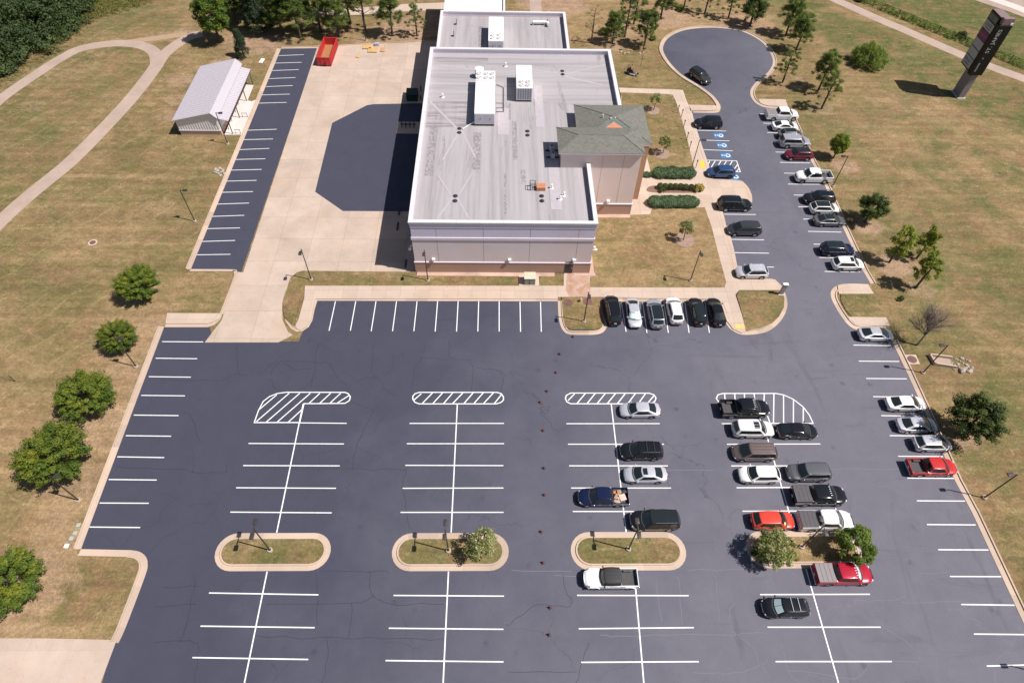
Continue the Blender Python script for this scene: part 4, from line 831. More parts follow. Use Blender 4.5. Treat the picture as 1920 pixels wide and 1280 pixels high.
# ---------------------------------------------------------------- at the foot of the front wall
bm = BM(); box2(bm, (BX0+0.1, BY0-0.75, 0.1), (7.9, BY0-0.07, 0.19)); part('gravel_strip', bm, M_gravel, kind='structure')
bm = BM(); box2(bm, (10.6, BY0-0.6, 0.1), (BX1+0.9, BY0-0.07, 0.185)); box2(bm, (BX1+0.07, BY0-0.5, 0.1), (BX1+0.75, BY0+5.5, 0.183)); part('gravel_strip', bm, M_gravel, kind='structure')
bm = BM(); box2(bm, (12.9, 74.6, 0.1), (20.0, 75.3, 0.19)); part('gravel_strip', bm, M_gravel, kind='structure')
bm = BM(); box2(bm, (*(2.85, 60.58), 0.1), (*(5.66, 62.72), 0.20)); part('transformer_pad', bm, M_conc, kind='structure')
t = thing('transformer', 'dark green utility cabinet with pale lid in front of the building', 'utility box', (*(4.34, 61.19), 0.2))
bm = BM(); box2(bm, (-0.75, -0.5, 0), (0.75, 0.75, 1.15), bev=0.03); part('cabinet', bm, plain('utility_green', (0.20, 0.22, 0.19), 0.6), t)
bm = BM(); box2(bm, (-0.8, -0.54, 1.15), (0.8, 0.8, 1.25), bev=0.03); part('lid', bm, plain('utility_lid', (0.52, 0.50, 0.38), 0.6), t)
bm = BM(); box2(bm, (-0.05, -0.53, 0.1), (0.0, -0.5, 1.1)); part('door_seam', bm, M_dark, t)
for i, (p, where) in enumerate((((-10.75, 63.31), 'near the left end of the front wall'), ((-3.42, 63.37), 'at the middle of the front wall'), ((7.27, 63.35), 'left of the dark door'))):
    bm = BM(); cyl(bm, p[0], p[1], 0.18, 0.32, 0.22, 10, 0.16); box2(bm, (p[0]-0.1, p[1]-0.1, 0.3), (p[0]+0.1, p[1]+0.1, 0.5))
    part('ground_light', bm, M_dark, None, label='small dark floodlight in the gravel strip ' + where, cat='light', group='floodlights along the front wall')
bm = BM(); p = (19.32, 76.02); cyl(bm, p[0], p[1], 0.18, 0.5, 0.16, 10, 0.2); part('ground_light', bm, M_grey, None, label='small floodlight in gravel at the foot of the tower', cat='light', group='floodlights along the front wall')
bm = BM(); p = (11.51, 63.59); cyl(bm, p[0], p[1], 0.15, 1.1, 0.06, 8); part('bollard', bm, M_white_metal, None, label='thin white post standing right of the dark door', cat='post')
# ---------------------------------------------------------------- metal shed
shed = thing('metal_shed', 'pale ribbed metal shed with a lean-to porch on brown posts', 'shed')
M_sroof = plain('galvanised_roof', (0.545, 0.50, 0.545), 0.45, metal=0.15, var=0.05)
M_swall = plain('grey_cladding', (0.74, 0.73, 0.73), 0.5, var=0.05)
M_brown = plain('brown_steel', (0.10, 0.07, 0.065), 0.6)
sx0, sxr, sx1, sy0, sy1 = -53.4, -47.1, -46.5, 94.4, 110.6
def roofslab(name, A, B, y0, y1, m, par, th=0.08, pitch=0.62, rib=True):
    (xa, za), (xb, zb) = A, B
    bm = BM()
    v = [bm.verts.new(p) for p in ((xa, y0, za), (xb, y0, zb), (xb, y1, zb), (xa, y1, za), (xa, y0, za-th), (xb, y0, zb-th), (xb, y1, zb-th), (xa, y1, za-th))]
    for f in ((0, 1, 2, 3), (7, 6, 5, 4), (0, 4, 5, 1), (1, 5, 6, 2), (2, 6, 7, 3), (3, 7, 4, 0)): bm.faces.new([v[i] for i in f])
    bmesh.ops.recalc_face_normals(bm, faces=bm.faces)
    o = part(name, bm, m, par)
    if rib:
        bm = BM(); y = y0+0.2
        while y < y1-0.1:
            q = [bm.verts.new(p) for p in ((xa, y-0.07, za+0.002), (xb, y-0.07, zb+0.002), (xa, y, za+0.10), (xb, y, zb+0.10), (xa, y+0.07, za+0.002), (xb, y+0.07, zb+0.002))]
            for f in ((0, 1, 3, 2), (2, 3, 5, 4), (0, 2, 4), (1, 5, 3)): bm.faces.new([q[i] for i in f])
            y += pitch
        bmesh.ops.recalc_face_normals(bm, faces=bm.faces)
        part('roof_ribs', bm, m, o, kind='stuff')
    return o
roofslab('roof', (sx0-0.4, 2.95), (sxr, 4.45), sy0-0.3, sy1+0.3, M_sroof, shed)
roofslab('roof', (sxr, 4.45), (sx1+0.3, 3.45), sy0-0.3, sy1+0.3, M_sroof, shed, rib=False)
roofslab('porch_roof', (sx1-0.1, 3.35), (-44.7, 2.85), sy0, sy1-0.4, M_sroof, shed)
bm = BM()
prof = [(sx0, 1.0), (sx1, 1.0), (sx1, 3.45), (sxr, 4.3), (sx0, 2.9)]
for y, s in ((sy0, 1), (sy1, -1)):
    a = [bm.verts.new((x, y, z)) for x, z in prof]; b = [bm.verts.new((x, y+0.1*s, z)) for x, z in prof]
    bm.faces.new(a); bm.faces.new(b[::-1])
    for i in range(5): bm.faces.new((a[i], a[(i+1) % 5], b[(i+1) % 5], b[i]))
box2(bm, (sx0, sy0+0.1, 1.0), (sx0+0.1, sy1-0.1, 2.9)); box2(bm, (sx1-0.1, sy0+0.1, 1.0), (sx1, sy1-0.1, 3.4))
bmesh.ops.recalc_face_normals(bm, faces=bm.faces); part('wall', bm, M_swall, shed)
for k in range(16):      # ribs of the gable cladding, one by one
    x = sx0+0.22+k*0.43
    zt = 2.9+(x-sx0)/(sxr-sx0)*1.4 if x < sxr else 4.3-(x-sxr)*1.4
    bm = BM(); prism(bm, [(x-0.12, sy0), (x-0.10, sy0-0.055), (x+0.10, sy0-0.055), (x+0.12, sy0)], 1.06, zt-0.06, bottom=True); part('cladding_rib', bm, M_swall, shed)
bm = BM(); box2(bm, (sx0-0.02, sy0-0.09, 0.92), (sx1+0.02, sy0+0.02, 1.05)); part('sill', bm, M_band, shed)
bm = BM(); box2(bm, (sx0+0.02, sy0+0.02, 0), (sx1-0.02, sy1-0.02, 0.98)); part('base_wall', bm, concrete_material('shed_block', (0.52, 0.37, 0.30), 0.08, 0.3), shed)
for y in (94.9, 99.6, 104.7, 109.8):
    bm = BM(); tube(bm, [(-44.95, y, 0), (-44.95, y, 2.85)], 0.08, 6); tube(bm, [(-44.95, y, 2.8), (sx1, y, 3.2)], 0.06, 6); part('post', bm, M_brown, shed)
bm = BM(); box2(bm, (-44.82, sy0+0.05, 2.62), (-44.68, sy1-0.4, 2.80)); part('beam', bm, M_brown, shed)
for i, p in enumerate(((-44.04, 94.97), (-44.02, 99.76), (-46.52, 103.59), (-46.38, 101.15), (-46.35, 98.46), (-46.31, 96.14))):
    bm = BM(); tube(bm, [(p[0]-0.4, p[1], 0.03), (p[0]-0.4, p[1], 0.8), (p[0]+0.4, p[1], 0.8), (p[0]+0.4, p[1], 0.03)], 0.05, 6)
    part('bike_rack', bm, M_brown, None, label='brown hoop rack on the pale apron of the metal shed', cat='rack', group='hoop racks by the shed')

# ---------------------------------------------------------------- vehicles
M_glass = Mt('car_glass', (0.016, 0.021, 0.023), 0.05, spec=0.7).m
M_tyre = plain('tyre_rubber', (0.022, 0.022, 0.024), 0.9)
M_rim = Mt('alloy_rim', (0.55, 0.55, 0.57), 0.3, 0.8).m
M_drim = Mt('dark_rim', (0.06, 0.06, 0.065), 0.35, 0.6).m
M_trim = plain('black_trim', (0.022, 0.022, 0.025), 0.6)
M_chrome = Mt('bright_trim', (0.72, 0.72, 0.74), 0.22, 0.9).m
M_lamp = Mt('headlamp_lens', (0.62, 0.64, 0.66), 0.1, spec=0.7).m
M_tail = Mt('tail_lens', (0.32, 0.015, 0.015), 0.2).m
M_plate = plain('licence_plate', (0.72, 0.72, 0.70), 0.6)
M_shade = Mt('silver_sunshade', (0.55, 0.68, 0.68), 0.4, 0.2).m
M_cover = plain('black_bed_cover', (0.075, 0.066, 0.074), 0.65, var=0.08)
M_gcover = plain('grey_bed_cover', (0.235, 0.21, 0.215), 0.7, var=0.06)
M_liner = plain('bed_liner', (0.07, 0.065, 0.07), 0.85)
PAINT = {}
def paint(key):
    if key in PAINT: return PAINT[key]
    tab = {'black': ((0.010, 0.010, 0.013), 0.22, 0.0), 'navy': ((0.010, 0.016, 0.055), 0.22, 0.15), 'blue': ((0.030, 0.075, 0.19), 0.25, 0.25), 'white': ((0.78, 0.77, 0.76), 0.30, 0.0),
           'pearl': ((0.70, 0.69, 0.68), 0.30, 0.05), 'silver': ((0.56, 0.56, 0.61), 0.34, 0.35), 'grey': ((0.135, 0.135, 0.150), 0.28, 0.35), 'dgrey': ((0.055, 0.056, 0.062), 0.26, 0.3),
           'gold': ((0.27, 0.23, 0.215), 0.30, 0.35), 'brown': ((0.165, 0.120, 0.115), 0.28, 0.35), 'red': ((0.50, 0.028, 0.028), 0.26, 0.0), 'orange': ((0.60, 0.052, 0.030), 0.26, 0.0),
           'maroon': ((0.17, 0.010, 0.026), 0.25, 0.2), 'rred': ((0.44, 0.012, 0.035), 0.22, 0.15), 'ssilver': ((0.45, 0.45, 0.50), 0.3, 0.4)}
    c, r, mt = tab[key]
    t = Mt('paint_'+key, c, 0.13 if max(c) < 0.1 else r, mt, 0.4)
    t.col(t.mix(1.0, c, t.ramp(t.noise(1.3, 4, world=False), [(0.25, 0.93), (0.75, 1.05)]), 'MULTIPLY'))
    PAINT[key] = t.m; return t.m
# deck: height of bonnet / belt / boot along the car; cab = windscreen foot, roof front, roof rear, rear glass foot
TYPES = {
 'sedan': dict(L=4.85, W=1.84, H=1.45, r=0.33, wb=2.8, deck=[(-2.42, .72), (-2.36, .93), (-1.75, 1.02), (-.9, .97), (1.0, .95), (1.9, .80), (2.3, .68), (2.42, .52)], cab=(1.22, .42, -.85, -1.80), wr=.70, win=[(.11, .485), (.51, .83)]),
 'coupe': dict(L=4.7, W=1.85, H=1.40, r=0.34, wb=2.75, deck=[(-2.35, .74), (-2.28, .98), (-1.8, 1.03), (-.9, .98), (.9, .95), (1.8, .80), (2.22, .66), (2.35, .5)], cab=(1.2, .28, -.75, -1.9), wr=.66, win=[(.12, .52), (.54, .80)]),
 'hatch': dict(L=4.45, W=1.82, H=1.56, r=0.33, wb=2.65, deck=[(-2.22, .80), (-2.17, 1.0), (-1.6, 1.02), (1.0, .98), (1.75, .86), (2.12, .72), (2.22, .55)], cab=(1.2, .45, -1.35, -1.98), wr=.72, win=[(.10, .42), (.445, .70), (.725, .90)]),
 'cross': dict(L=4.65, W=1.87, H=1.66, r=0.36, wb=2.7, deck=[(-2.32, .85), (-2.26, 1.06), (-1.6, 1.08), (1.0, 1.05), (1.8, .94), (2.2, .80), (2.32, .6)], cab=(1.12, .45, -1.55, -2.10), wr=.74, win=[(.10, .41), (.435, .69), (.715, .90)]),
 'suv': dict(L=4.95, W=1.95, H=1.76, r=0.38, wb=2.85, deck=[(-2.47, .92), (-2.42, 1.1), (-1.6, 1.13), (1.0, 1.10), (1.95, 1.0), (2.35, .86), (2.47, .62)], cab=(1.15, .50, -1.9, -2.32), wr=.78, win=[(.09, .38), (.405, .66), (.685, .91)]),
 'big': dict(L=5.35, W=2.04, H=1.90, r=0.41, wb=3.05, deck=[(-2.67, .98), (-2.62, 1.16), (-1.6, 1.2), (1.1, 1.18), (2.2, 1.08), (2.55, .96), (2.67, .68)], cab=(1.25, .62, -2.15, -2.52), wr=.80, win=[(.09, .36), (.385, .63), (.655, .92)]),
 'van': dict(L=5.1, W=1.99, H=1.74, r=0.36, wb=3.0, deck=[(-2.55, .9), (-2.50, 1.06), (-1.6, 1.08), (1.2, 1.06), (1.95, .92), (2.42, .72), (2.55, .55)], cab=(1.65, .72, -1.95, -2.40), wr=.76, win=[(.10, .38), (.405, .67), (.695, .93)]),
 'pickup': dict(L=5.85, W=2.03, H=1.98, r=0.43, wb=3.6, deck=[(-1.05, 1.33), (.9, 1.33), (1.2, 1.31), (2.3, 1.24), (2.75, 1.10), (2.92, .76)], cab=(1.42, .82, -.72, -1.0), wr=.78, win=[(.10, .50), (.53, .92)], bed=True, x0=-1.05),
 'rpickup': dict(L=5.5, W=1.92, H=1.78, r=0.38, wb=3.3, deck=[(-.95, 1.12), (.9, 1.12), (1.2, 1.10), (2.2, 1.0), (2.62, .88), (2.75, .62)], cab=(1.35, .72, -.60, -.9), wr=.76, win=[(.10, .52), (.55, .90)], bed=True, x0=-.95),
 'jeep': dict(L=5.5, W=1.88, H=1.86, r=0.42, wb=3.49, deck=[(-.95, 1.2), (.9, 1.2), (1.1, 1.22), (2.2, 1.17), (2.55, 1.1), (2.66, .95)], cab=(.95, .70, -.84, -.93), wr=.84, win=[(.08, .49), (.53, .94)], bed=True, x0=-.95),
}
def lerp1(tab, x):
    if x <= tab[0][0]: return tab[0][1]
    for (a, b), (c, d) in zip(tab, tab[1:]):
        if x <= c: return b+(d-b)*(x-a)/(c-a)
    return tab[-1][1]
def body_bm(T):
    bm = BM(); L, W, r = T['L'], T['W'], T['r']; xa = T.get('x0', -L/2); xb = L/2
    wx = [T['wb']/2+0.08, -T['wb']/2+0.08] if not T.get('bed') else [L/2-0.98, L/2-0.98-T['wb']]
    T['wx'] = wx
    ra = r+0.07
    xs = {xa, xb, xa+0.03, xb-0.03, xa+0.1, xb-0.1, xb-0.25, xb-0.45}
    if not T.get('bed'): xs |= {xa+0.25, xa+0.45}
    for x in wx:
        if xa < x < xb: xs |= {x+ra*k/5*1.0 for k in range(-5, 6)} | {x-ra-0.02, x+ra+0.02}
    k = int((xb-xa)/0.28); xs |= {xa+(xb-xa)*i/k for i in range(k+1)}
    xs = sorted(x for x in xs if xa <= x <= xb)
    ys = [xs[0]]
    for x in xs[1:]:
        if x-ys[-1] > 0.012: ys.append(x)
    rings = []
    for x in ys:
        t = abs(2*x/L); f = 1-(0.31 if x > 0 else 0.22)*max(0.0, (t-0.60)/0.40)**2.2
        if not T.get('bed'): pass
        elif x < 0: f = 1.0
        hw = W/2*f; top = lerp1(T['deck'], x); zb = 0.24 if T['H'] < 1.6 else 0.32
        if t > 0.93: zb += 0.10*(t-0.93)/0.07
        for q in wx:
            if abs(x-q) < ra: zb = max(zb, r+math.sqrt(ra*ra-(x-q)**2))
        sh = top-0.14
        pr = [(0, zb), (hw*.80, zb), (hw*.965, zb+.05), (hw, max(zb+.08, .62*sh+.12)), (hw*.99, sh), (hw*.955, top-.045), (hw*.87, top-.005), (hw*.55, top+.022), (0, top+.034)]
        pr = [(y, max(z, zb)) for y, z in pr]
        bl = max(0.0, (t-.70)/.30)**1.5*(0 if (T.get('bed') and x < 0) else 1)*math.copysign(.20, x)
        ring = [bm.verts.new((x-bl*(y/(W/2))**2, -y, z)) for y, z in pr[::-1]] + [bm.verts.new((x-bl*(y/(W/2))**2, y, z)) for y, z in pr[1:-1]]
        rings.append(ring)
    n = len(rings[0])
    for a, b in zip(rings, rings[1:]):
        for i in range(n): bm.faces.new((a[i], b[i], b[(i+1) % n], a[(i+1) % n]))
    bm.faces.new(rings[0]); bm.faces.new(rings[-1][::-1])
    bmesh.ops.remove_doubles(bm, verts=bm.verts, dist=0.0005)
    bmesh.ops.recalc_face_normals(bm, faces=bm.faces)
    return bm
def cab_rows(T):
    xa, xb, xc, xd = T['cab']; W = T['W']; H = T['H']; wb, wr = W/2*0.93, W/2*T['wr']
    zf, zr = lerp1(T['deck'], xa)-0.005, lerp1(T['deck'], xd)-0.005; zm = lerp1(T['deck'], 0)-0.005
    J = (-1, -.55, 0, .55, 1); xm = (xb+xc)/2
    vert = T.get('bed', False)
    F = [Vector((xa-.06+.24*(1-j*j), j*wb, zf+0.02*(1-j*j))) for j in J]; f = [Vector((xb-.03+.13*(1-j*j), j*wr, H-.045+.025*(1-j*j))) for j in J]
    m = [Vector((xm, j*wr*1.03, H-.02+.03*(1-j*j))) for j in J]; r = [Vector((xc-.05*(1-j*j), j*wr*.97, H-.05+.025*(1-j*j))) for j in J]
    Rr = [Vector((xd+(0 if vert else .06)-(.02 if vert else .18)*(1-j*j), j*wb*(.97), zr)) for j in J]
    Mb = [Vector((xm, -wb*1.01, zm)), Vector((xm, wb*1.01, zm))]
    return F, f, m, r, Rr, Mb
def cab_bm(T):
    F, f, m, r, Rr, Mb = cab_rows(T); bm = BM()
    V = {}
    def v(p):
        k = tuple(round(c, 5) for c in p)
        if k not in V: V[k] = bm.verts.new(p)
        return V[k]
    for a, b in ((F, f), (f, m), (m, r), (r, Rr)):
        for i in range(4): bm.faces.new([v(q) for q in (a[i], a[i+1], b[i+1], b[i])])
    for i, mb in ((0, Mb[0]), (4, Mb[1])):
        bm.faces.new([v(q) for q in (F[i], f[i], m[i], mb)]); bm.faces.new([v(q) for q in (mb, m[i], r[i], Rr[i])])
    bmesh.ops.recalc_face_normals(bm, faces=bm.faces)
    es = [e for e in bm.edges if len(e.link_faces) == 2 and e.calc_face_angle(0) > 0.33]
    bmesh.ops.bevel(bm, geom=es, offset=0.075, segments=3, profile=0.6, affect='EDGES')
    return bm
def lrow(row, u):
    d = [0.0]
    for a, b in zip(row, row[1:]): d.append(d[-1]+(b-a).length)
    t = u*d[-1]
    for i in range(len(row)-1):
        if t <= d[i+1] or i == len(row)-2: return row[i].lerp(row[i+1], (t-d[i])/max(1e-6, d[i+1]-d[i]))
def panel(bm, lo, hi, u0, u1, v0, v1, off, out, nu=6, sq=0.0):
    g = []
    for i in range(nu+1):
        u = u0+(u1-u0)*i/nu; a, b = lrow(lo, u), lrow(hi, u)
        g.append([a.lerp(b, v) for v in (v0, v1)])
    n = (g[-1][0]-g[0][0]).cross(g[nu//2][1]-g[nu//2][0]).normalized()
    if n.dot(out) < 0: n = -n
    vs = [[bm.verts.new(p+n*off) for p in c] for c in g]
    for i in range(nu): bm.faces.new((vs[i][0], vs[i+1][0], vs[i+1][1], vs[i][1]))
    bmesh.ops.recalc_face_normals(bm, faces=bm.faces)
    for q in bm.faces:
        if q.normal.dot(out) < 0: q.normal_flip()
WH = {}
def wheel_meshes(r, dark):
    k = (round(r, 3), dark)
    if k in WH: return WH[k]
    bm = BM(); N = 22; w_ = 0.115
    prof = [(-w_, r*.62), (-w_*.95, r*.93), (-w_*.6, r), (w_*.6, r), (w_*.95, r*.93), (w_, r*.62), (w_*.5, r*.60)]
    rows = [[bm.verts.new((rr*math.cos(2*PI*i/N), y, rr*math.sin(2*PI*i/N))) for i in range(N)] for y, rr in prof]
    for a, b in zip(rows, rows[1:]):
        for i in range(N): bm.faces.new((a[i], a[(i+1) % N], b[(i+1) % N], b[i]))
    bm.faces.new(rows[-1]); bm.faces.new(rows[0][::-1]); bmesh.ops.recalc_face_normals(bm, faces=bm.faces)
    tm = mesh('tyre', bm, M_tyre, 40)
    bm = BM()
    for s in (1,):
        for k5 in range(5):
            a = 2*PI*k5/5
            p = [bm.verts.new((q*math.cos(a)-h*math.sin(a), w_*.86, q*math.sin(a)+h*math.cos(a))) for q, h in ((0.04, -.05), (r*.60, -.075), (r*.60, .075), (0.04, .05))]
            bm.faces.new(p[::-1])
        c = [bm.verts.new((rr*math.cos(2*PI*i/N), w_*.86, rr*math.sin(2*PI*i/N))) for rr in (r*.54, r*.64) for i in range(N)]
        for i in range(N): bm.faces.new((c[i], c[N+i], c[N+(i+1) % N], c[(i+1) % N]))
    for q in bm.faces:
        q.normal_update()
        if q.normal.y < 0: q.normal_flip()
    WH[k] = (tm, mesh('rim', bm, M_drim if dark else M_rim)); return WH[k]
NCAR = [0]
def car(name, cat, label, kind, col, pos, hd, group='cars parked in the lot', roof=None, sun=None, rails=None, bars=False, shade=False, cover=None, darkrim=False, clad=False, lamps=False, note=None, sticker=False, z=ZA, tail=True, bodyroof=None):
    T = dict(TYPES[kind]); P = paint(col)
    t = thing(name, label, cat, (pos[0], pos[1], z), R(hd), group)
    L, W, H, r = T['L'], T['W'], T['H'], T['r']
    body = part('body', body_bm(T), P, t, smooth=38)
    cab = part('cabin', cab_bm(T), P if bodyroof is None else bodyroof, body, smooth=38)
    F, f, m, rr, Rr, Mb = cab_rows(T)
    bm = BM(); panel(bm, F, f, .055, .945, .05, .93, .012, Vector((1, 0, .5)), 8); ws = part('windscreen', bm, M_glass, t, smooth=30)
    bm = BM(); panel(bm, Rr, rr, .09, .91, .14 if kind in ('cross', 'suv', 'big', 'van', 'hatch') else .06, .92, .012, Vector((-1, 0, .5)), 8); part('rear_window', bm, M_glass, t, smooth=30)
    for i, s in ((0, -1), (4, 1)):
        mb = Mb[0 if s < 0 else 1]
        bm = BM(); panel(bm, [F[i], mb, Rr[i]], [f[i], m[i], rr[i]], T['win'][0][0]-.03, T['win'][-1][1]+.025, .07, .90, .007, Vector((0, s, .3)), 8); part('window_surround', bm, M_trim, t)
        for a, b in T['win']:
            bm = BM(); panel(bm, [F[i], mb, Rr[i]], [f[i], m[i], rr[i]], a, b, .10, .86, .012, Vector((0, s, .3)), 3); part('side_window', bm, M_glass, t)
    # dark glass roof or sunroof
    if roof == 'glass':
        bm = BM(); panel(bm, f, m, .06, .94, .03, 1.0, .010, Vector((0, 0, 1)), 8); panel(bm, m, rr, .06, .94, .0, .97, .010, Vector((0, 0, 1)), 8); part('glass_roof', bm, M_glass, t, smooth=30)
    if sun:
        bm = BM(); panel(bm, f, m, .2, .8, sun[0], sun[1], .014, Vector((0, 0, 1)), 4); part('sunroof', bm, M_glass, t)
    if sun2 := (sun and len(sun) > 2):
        bm = BM(); panel(bm, m, rr, .2, .8, sun[2], sun[3], .014, Vector((0, 0, 1)), 4); part('sunroof', bm, M_glass, t)
    if rails:
        for j in (0, 4):
            bm = BM(); q = [f[j].lerp(m[j], .25), f[j].lerp(m[j], .4), m[j], m[j].lerp(rr[j], .75), m[j].lerp(rr[j], .9)]
            tube(bm, [Vector((p.x, p.y*.93, p.z+(0.035 if k in (0, 4) else 0.075))) for k, p in enumerate(q)], 0.022, 6); part('roof_rail', bm, M_chrome if rails == 'bright' else M_trim, t)
    if bars:
        for k in (.75, 1.45):
            a = f[0].lerp(m[0], k) if k < 1 else m[0].lerp(rr[0], k-1)
            bm = BM(); box(bm, (a.x, 0, H+.075), (.07, abs(a.y)*1.9, .03)); part('roof_bar', bm, M_trim if bars is True else M_chrome, t)
    if note == 'ribs':
        bm = BM()
        for j in (-.5, -.25, 0, .25, .5): box2(bm, (rr[2].x+.15, j*W*.74-.012, H-.015), (f[2].x-.2, j*W*.74+.012, H+.032), bev=.01)
        part('roof_ribs', bm, P if bodyroof is None else bodyroof, t)
    if shade:
        bm = BM()
        panel(bm, F, f, .09, .49, .12, .86, .022, Vector((1, 0, .5)), 4)
        panel(bm, F, f, .51, .91, .12, .86, .022, Vector((1, 0, .5)), 4)
        part('sunshade', bm, M_shade, t)
    if sticker:
        bm = BM(); panel(bm, F, f, .08, .28, .1, .4, .02, Vector((1, 0, .5)), 2); part('dash_paper', bm, plain('yellow_paper', (.7, .62, .2)), t)
    # wheels
    tm, rm = wheel_meshes(r, darkrim)
    for x in T['wx']:
        for s in (-1, 1):
            wq = link('wheel', tm, t, (x, s*(W/2-0.135), r)); 
            if s < 0: wq.rotation_euler = (0, 0, PI)
            link('rim', rm, wq)
    # lights, grille, plates, mirrors
    tf = 0.83 if not T.get('bed') else 0.83; zf = lerp1(T['deck'], L/2-0.2); zl = zf-0.13
    for s in (-1, 1):
        bm = BM(); box(bm, (L/2-.30, s*W*.345, zl), (.36, .20, .13), bev=.04, rot=Matrix.Rotation(-s*R(30), 4, 'Z')); part('headlight', bm, M_lamp, t)
        bm = BM(); box(bm, (T['cab'][0]-.20, s*(W/2+.07), lerp1(T['deck'], T['cab'][0])+.06), (.13, .20, .14), bev=.035); part('mirror', bm, P if not clad else M_trim, t)
        if tail and not T.get('bed'):
            bm = BM(); zt = lerp1(T['deck'], -L/2+.08)-.12; box(bm, (-L/2+.22, s*W*.365, zt), (.26, .16, .17), bev=.03, rot=Matrix.Rotation(s*R(18), 4, 'Z')); part('taillight', bm, M_tail, t)
    bm = BM(); box(bm, (L/2-.035, 0, zl-.10), (.10, W*.48, .20), bev=.03); part('grille', bm, M_trim, t)
    bm = BM(); box(bm, (L/2-.03, 0, .36), (.10, W*.56, .13), bev=.03); part('bumper_trim', bm, M_trim, t)
    if not T.get('bed'): bm = BM(); box(bm, (-L/2+.03, 0, .40), (.10, W*.60, .14), bev=.03); part('bumper_trim', bm, M_trim, t)
    bm = BM(); box(bm, (-L/2+.005, 0, .70 if kind in ('sedan', 'coupe') else .80), (.03, .32, .16)); part('licence_plate', bm, M_plate, t)
    bm = BM(); box2(bm, (-L/2+.35, -W*.36, .2), (L/2-.35, W*.36, .55)); part('underbody', bm, M_trim, t)
    for s in (-1, 1):
        bm = BM()
        for x in ((T['cab'][0]+T['cab'][3])/2+.25, (T['cab'][0]+T['cab'][3])/2-.75 if not T.get('bed') else T['cab'][3]+.25): box2(bm, (x-.09, s*(W/2-.008)-.015, lerp1(T['deck'], 0)-.22), (x+.09, s*(W/2-.008)+.015, lerp1(T['deck'], 0)-.185))
        part('door_handles', bm, M_chrome if col in ('black', 'dgrey', 'navy') else P, t)
        if clad:
            bm = BM(); box2(bm, (T['wx'][1]+r+.1, s*(W/2-.03)-.03, .30), (T['wx'][0]-r-.1, s*(W/2-.03)+.03, .44), bev=.01); part('sill_cladding', bm, M_trim, t)
    # black wiper cowl under the windscreen
    bm = BM(); 
    q = [bm.verts.new((p.x+dx, p.y*1.0, lerp1(T['deck'], p.x+dx)+.040)) for dx in (0.02, .14) for p in F]
    for i in range(4): bm.faces.new((q[i], q[i+5], q[i+6], q[i+1]))
    bmesh.ops.recalc_face_normals(bm, faces=bm.faces); part('wiper_cowl', bm, M_trim, t)
    if T.get('bed'):
        xa, xb = -L/2+.06, T['x0']; zb, zt = .46, lerp1(T['deck'], xb)
        ra = r+.08; xw = T['wx'][1]
        for s in (-1, 1):
            pr = [(xa, zb), (xw-ra, zb)] + [(xw-ra*math.cos(PI*k/8), r+ra*math.sin(PI*k/8)) for k in range(9) if r+ra*math.sin(PI*k/8) > zb] + [(xw+ra, zb), (xb, zb), (xb, zt), (xa, zt-.02)]
            bm = BM(); a = [bm.verts.new((x, s*W/2*.985, z_)) for x, z_ in pr]; b = [bm.verts.new((x, s*(W/2*.985-.10), z_)) for x, z_ in pr]
            bm.faces.new(a); bm.faces.new(b[::-1])
            for i in range(len(pr)): bm.faces.new((a[i], a[(i+1) % len(pr)], b[(i+1) % len(pr)], b[i]))
            bmesh.ops.recalc_face_normals(bm, faces=bm.faces); part('bed_side', bm, P, t)
            bm = BM(); box2(bm, (xa-.03, s*(W/2*.985)-.0, zt-.42), (xa+.06, s*(W/2*.985-.14), zt-.10), bev=.02); part('taillight', bm, M_tail, t)
        bm = BM(); box2(bm, (xa-.02, -W/2+.12, zb+.1), (xa+.06, W/2-.12, zt-.02), bev=.02); part('tailgate', bm, P, t)
        bm = BM(); box2(bm, (xa-.14, -W/2+.1, .50), (xa-.02, W/2-.1, .68), bev=.03); part('rear_bumper', bm, M_chrome if col != 'black' else M_trim, t)
        bm = BM(); box2(bm, (xa+.06, -W/2+.11, .62), (xb-.003, W/2-.11, .68)); box2(bm, (xb-.06, -W/2+.11, .68), (xb-.003, W/2-.11, zt-.03))
        for s in (-1, 1): box2(bm, (xw-.4, s*(W/2-.11), .68), (xw+.4, s*(W/2-.33), .90), bev=.04)
        part('bed_liner', bm, M_liner, t)
        if cover:
            mt = {'black': M_cover, 'grey': M_gcover}[cover]
            bm = BM(); box2(bm, (xa+.02, -W/2+.07, zt-.015), (xb-.02, W/2-.07, zt+.05), bev=.02); cv = part('bed_cover', bm, mt, t)
            for k in range(1, 4):
                x = xa+(xb-xa)*k/4; bm = BM(); box2(bm, (x-.012, -W/2+.12, zt+.045), (x+.012, W/2-.12, zt+.062)); part('cover_rib', bm, M_trim if cover == 'black' else M_liner, cv)
        if lamps:
            bm = BM()
            for j in (-.6, -.3, 0, .3, .6): box(bm, (f[2].x-.12, j*W/2*.8, H+.02), (.16, .07, .05), bev=.015)
            part('roof_marker_lights', bm, M_lamp, t)
    return t
G1, G2, G3, G4, G5 = 'cars along the front walk', 'cars along the entrance drive', 'cars along the east kerb', 'cars in the middle rows', 'car on the turnaround'
ZC = 0.0
car('parked_suv', 'car', 'black SUV with roof rails, leftmost of the six cars nose-in at the building', 'suv', 'black', (15.28, 55.83), 92, G1, rails='bright')
car('parked_sedan', 'car', 'silver sedan parked nose-out with a silver sunshade behind its windscreen', 'sedan', 'silver', (18.03, 55.37), -90, G1, shade=True)
car('parked_suv', 'car', 'grey SUV with a black glass roof between a silver sedan and a white SUV', 'suv', 'ssilver', (20.92, 55.30), 90, G1, roof='glass', rails='bright')
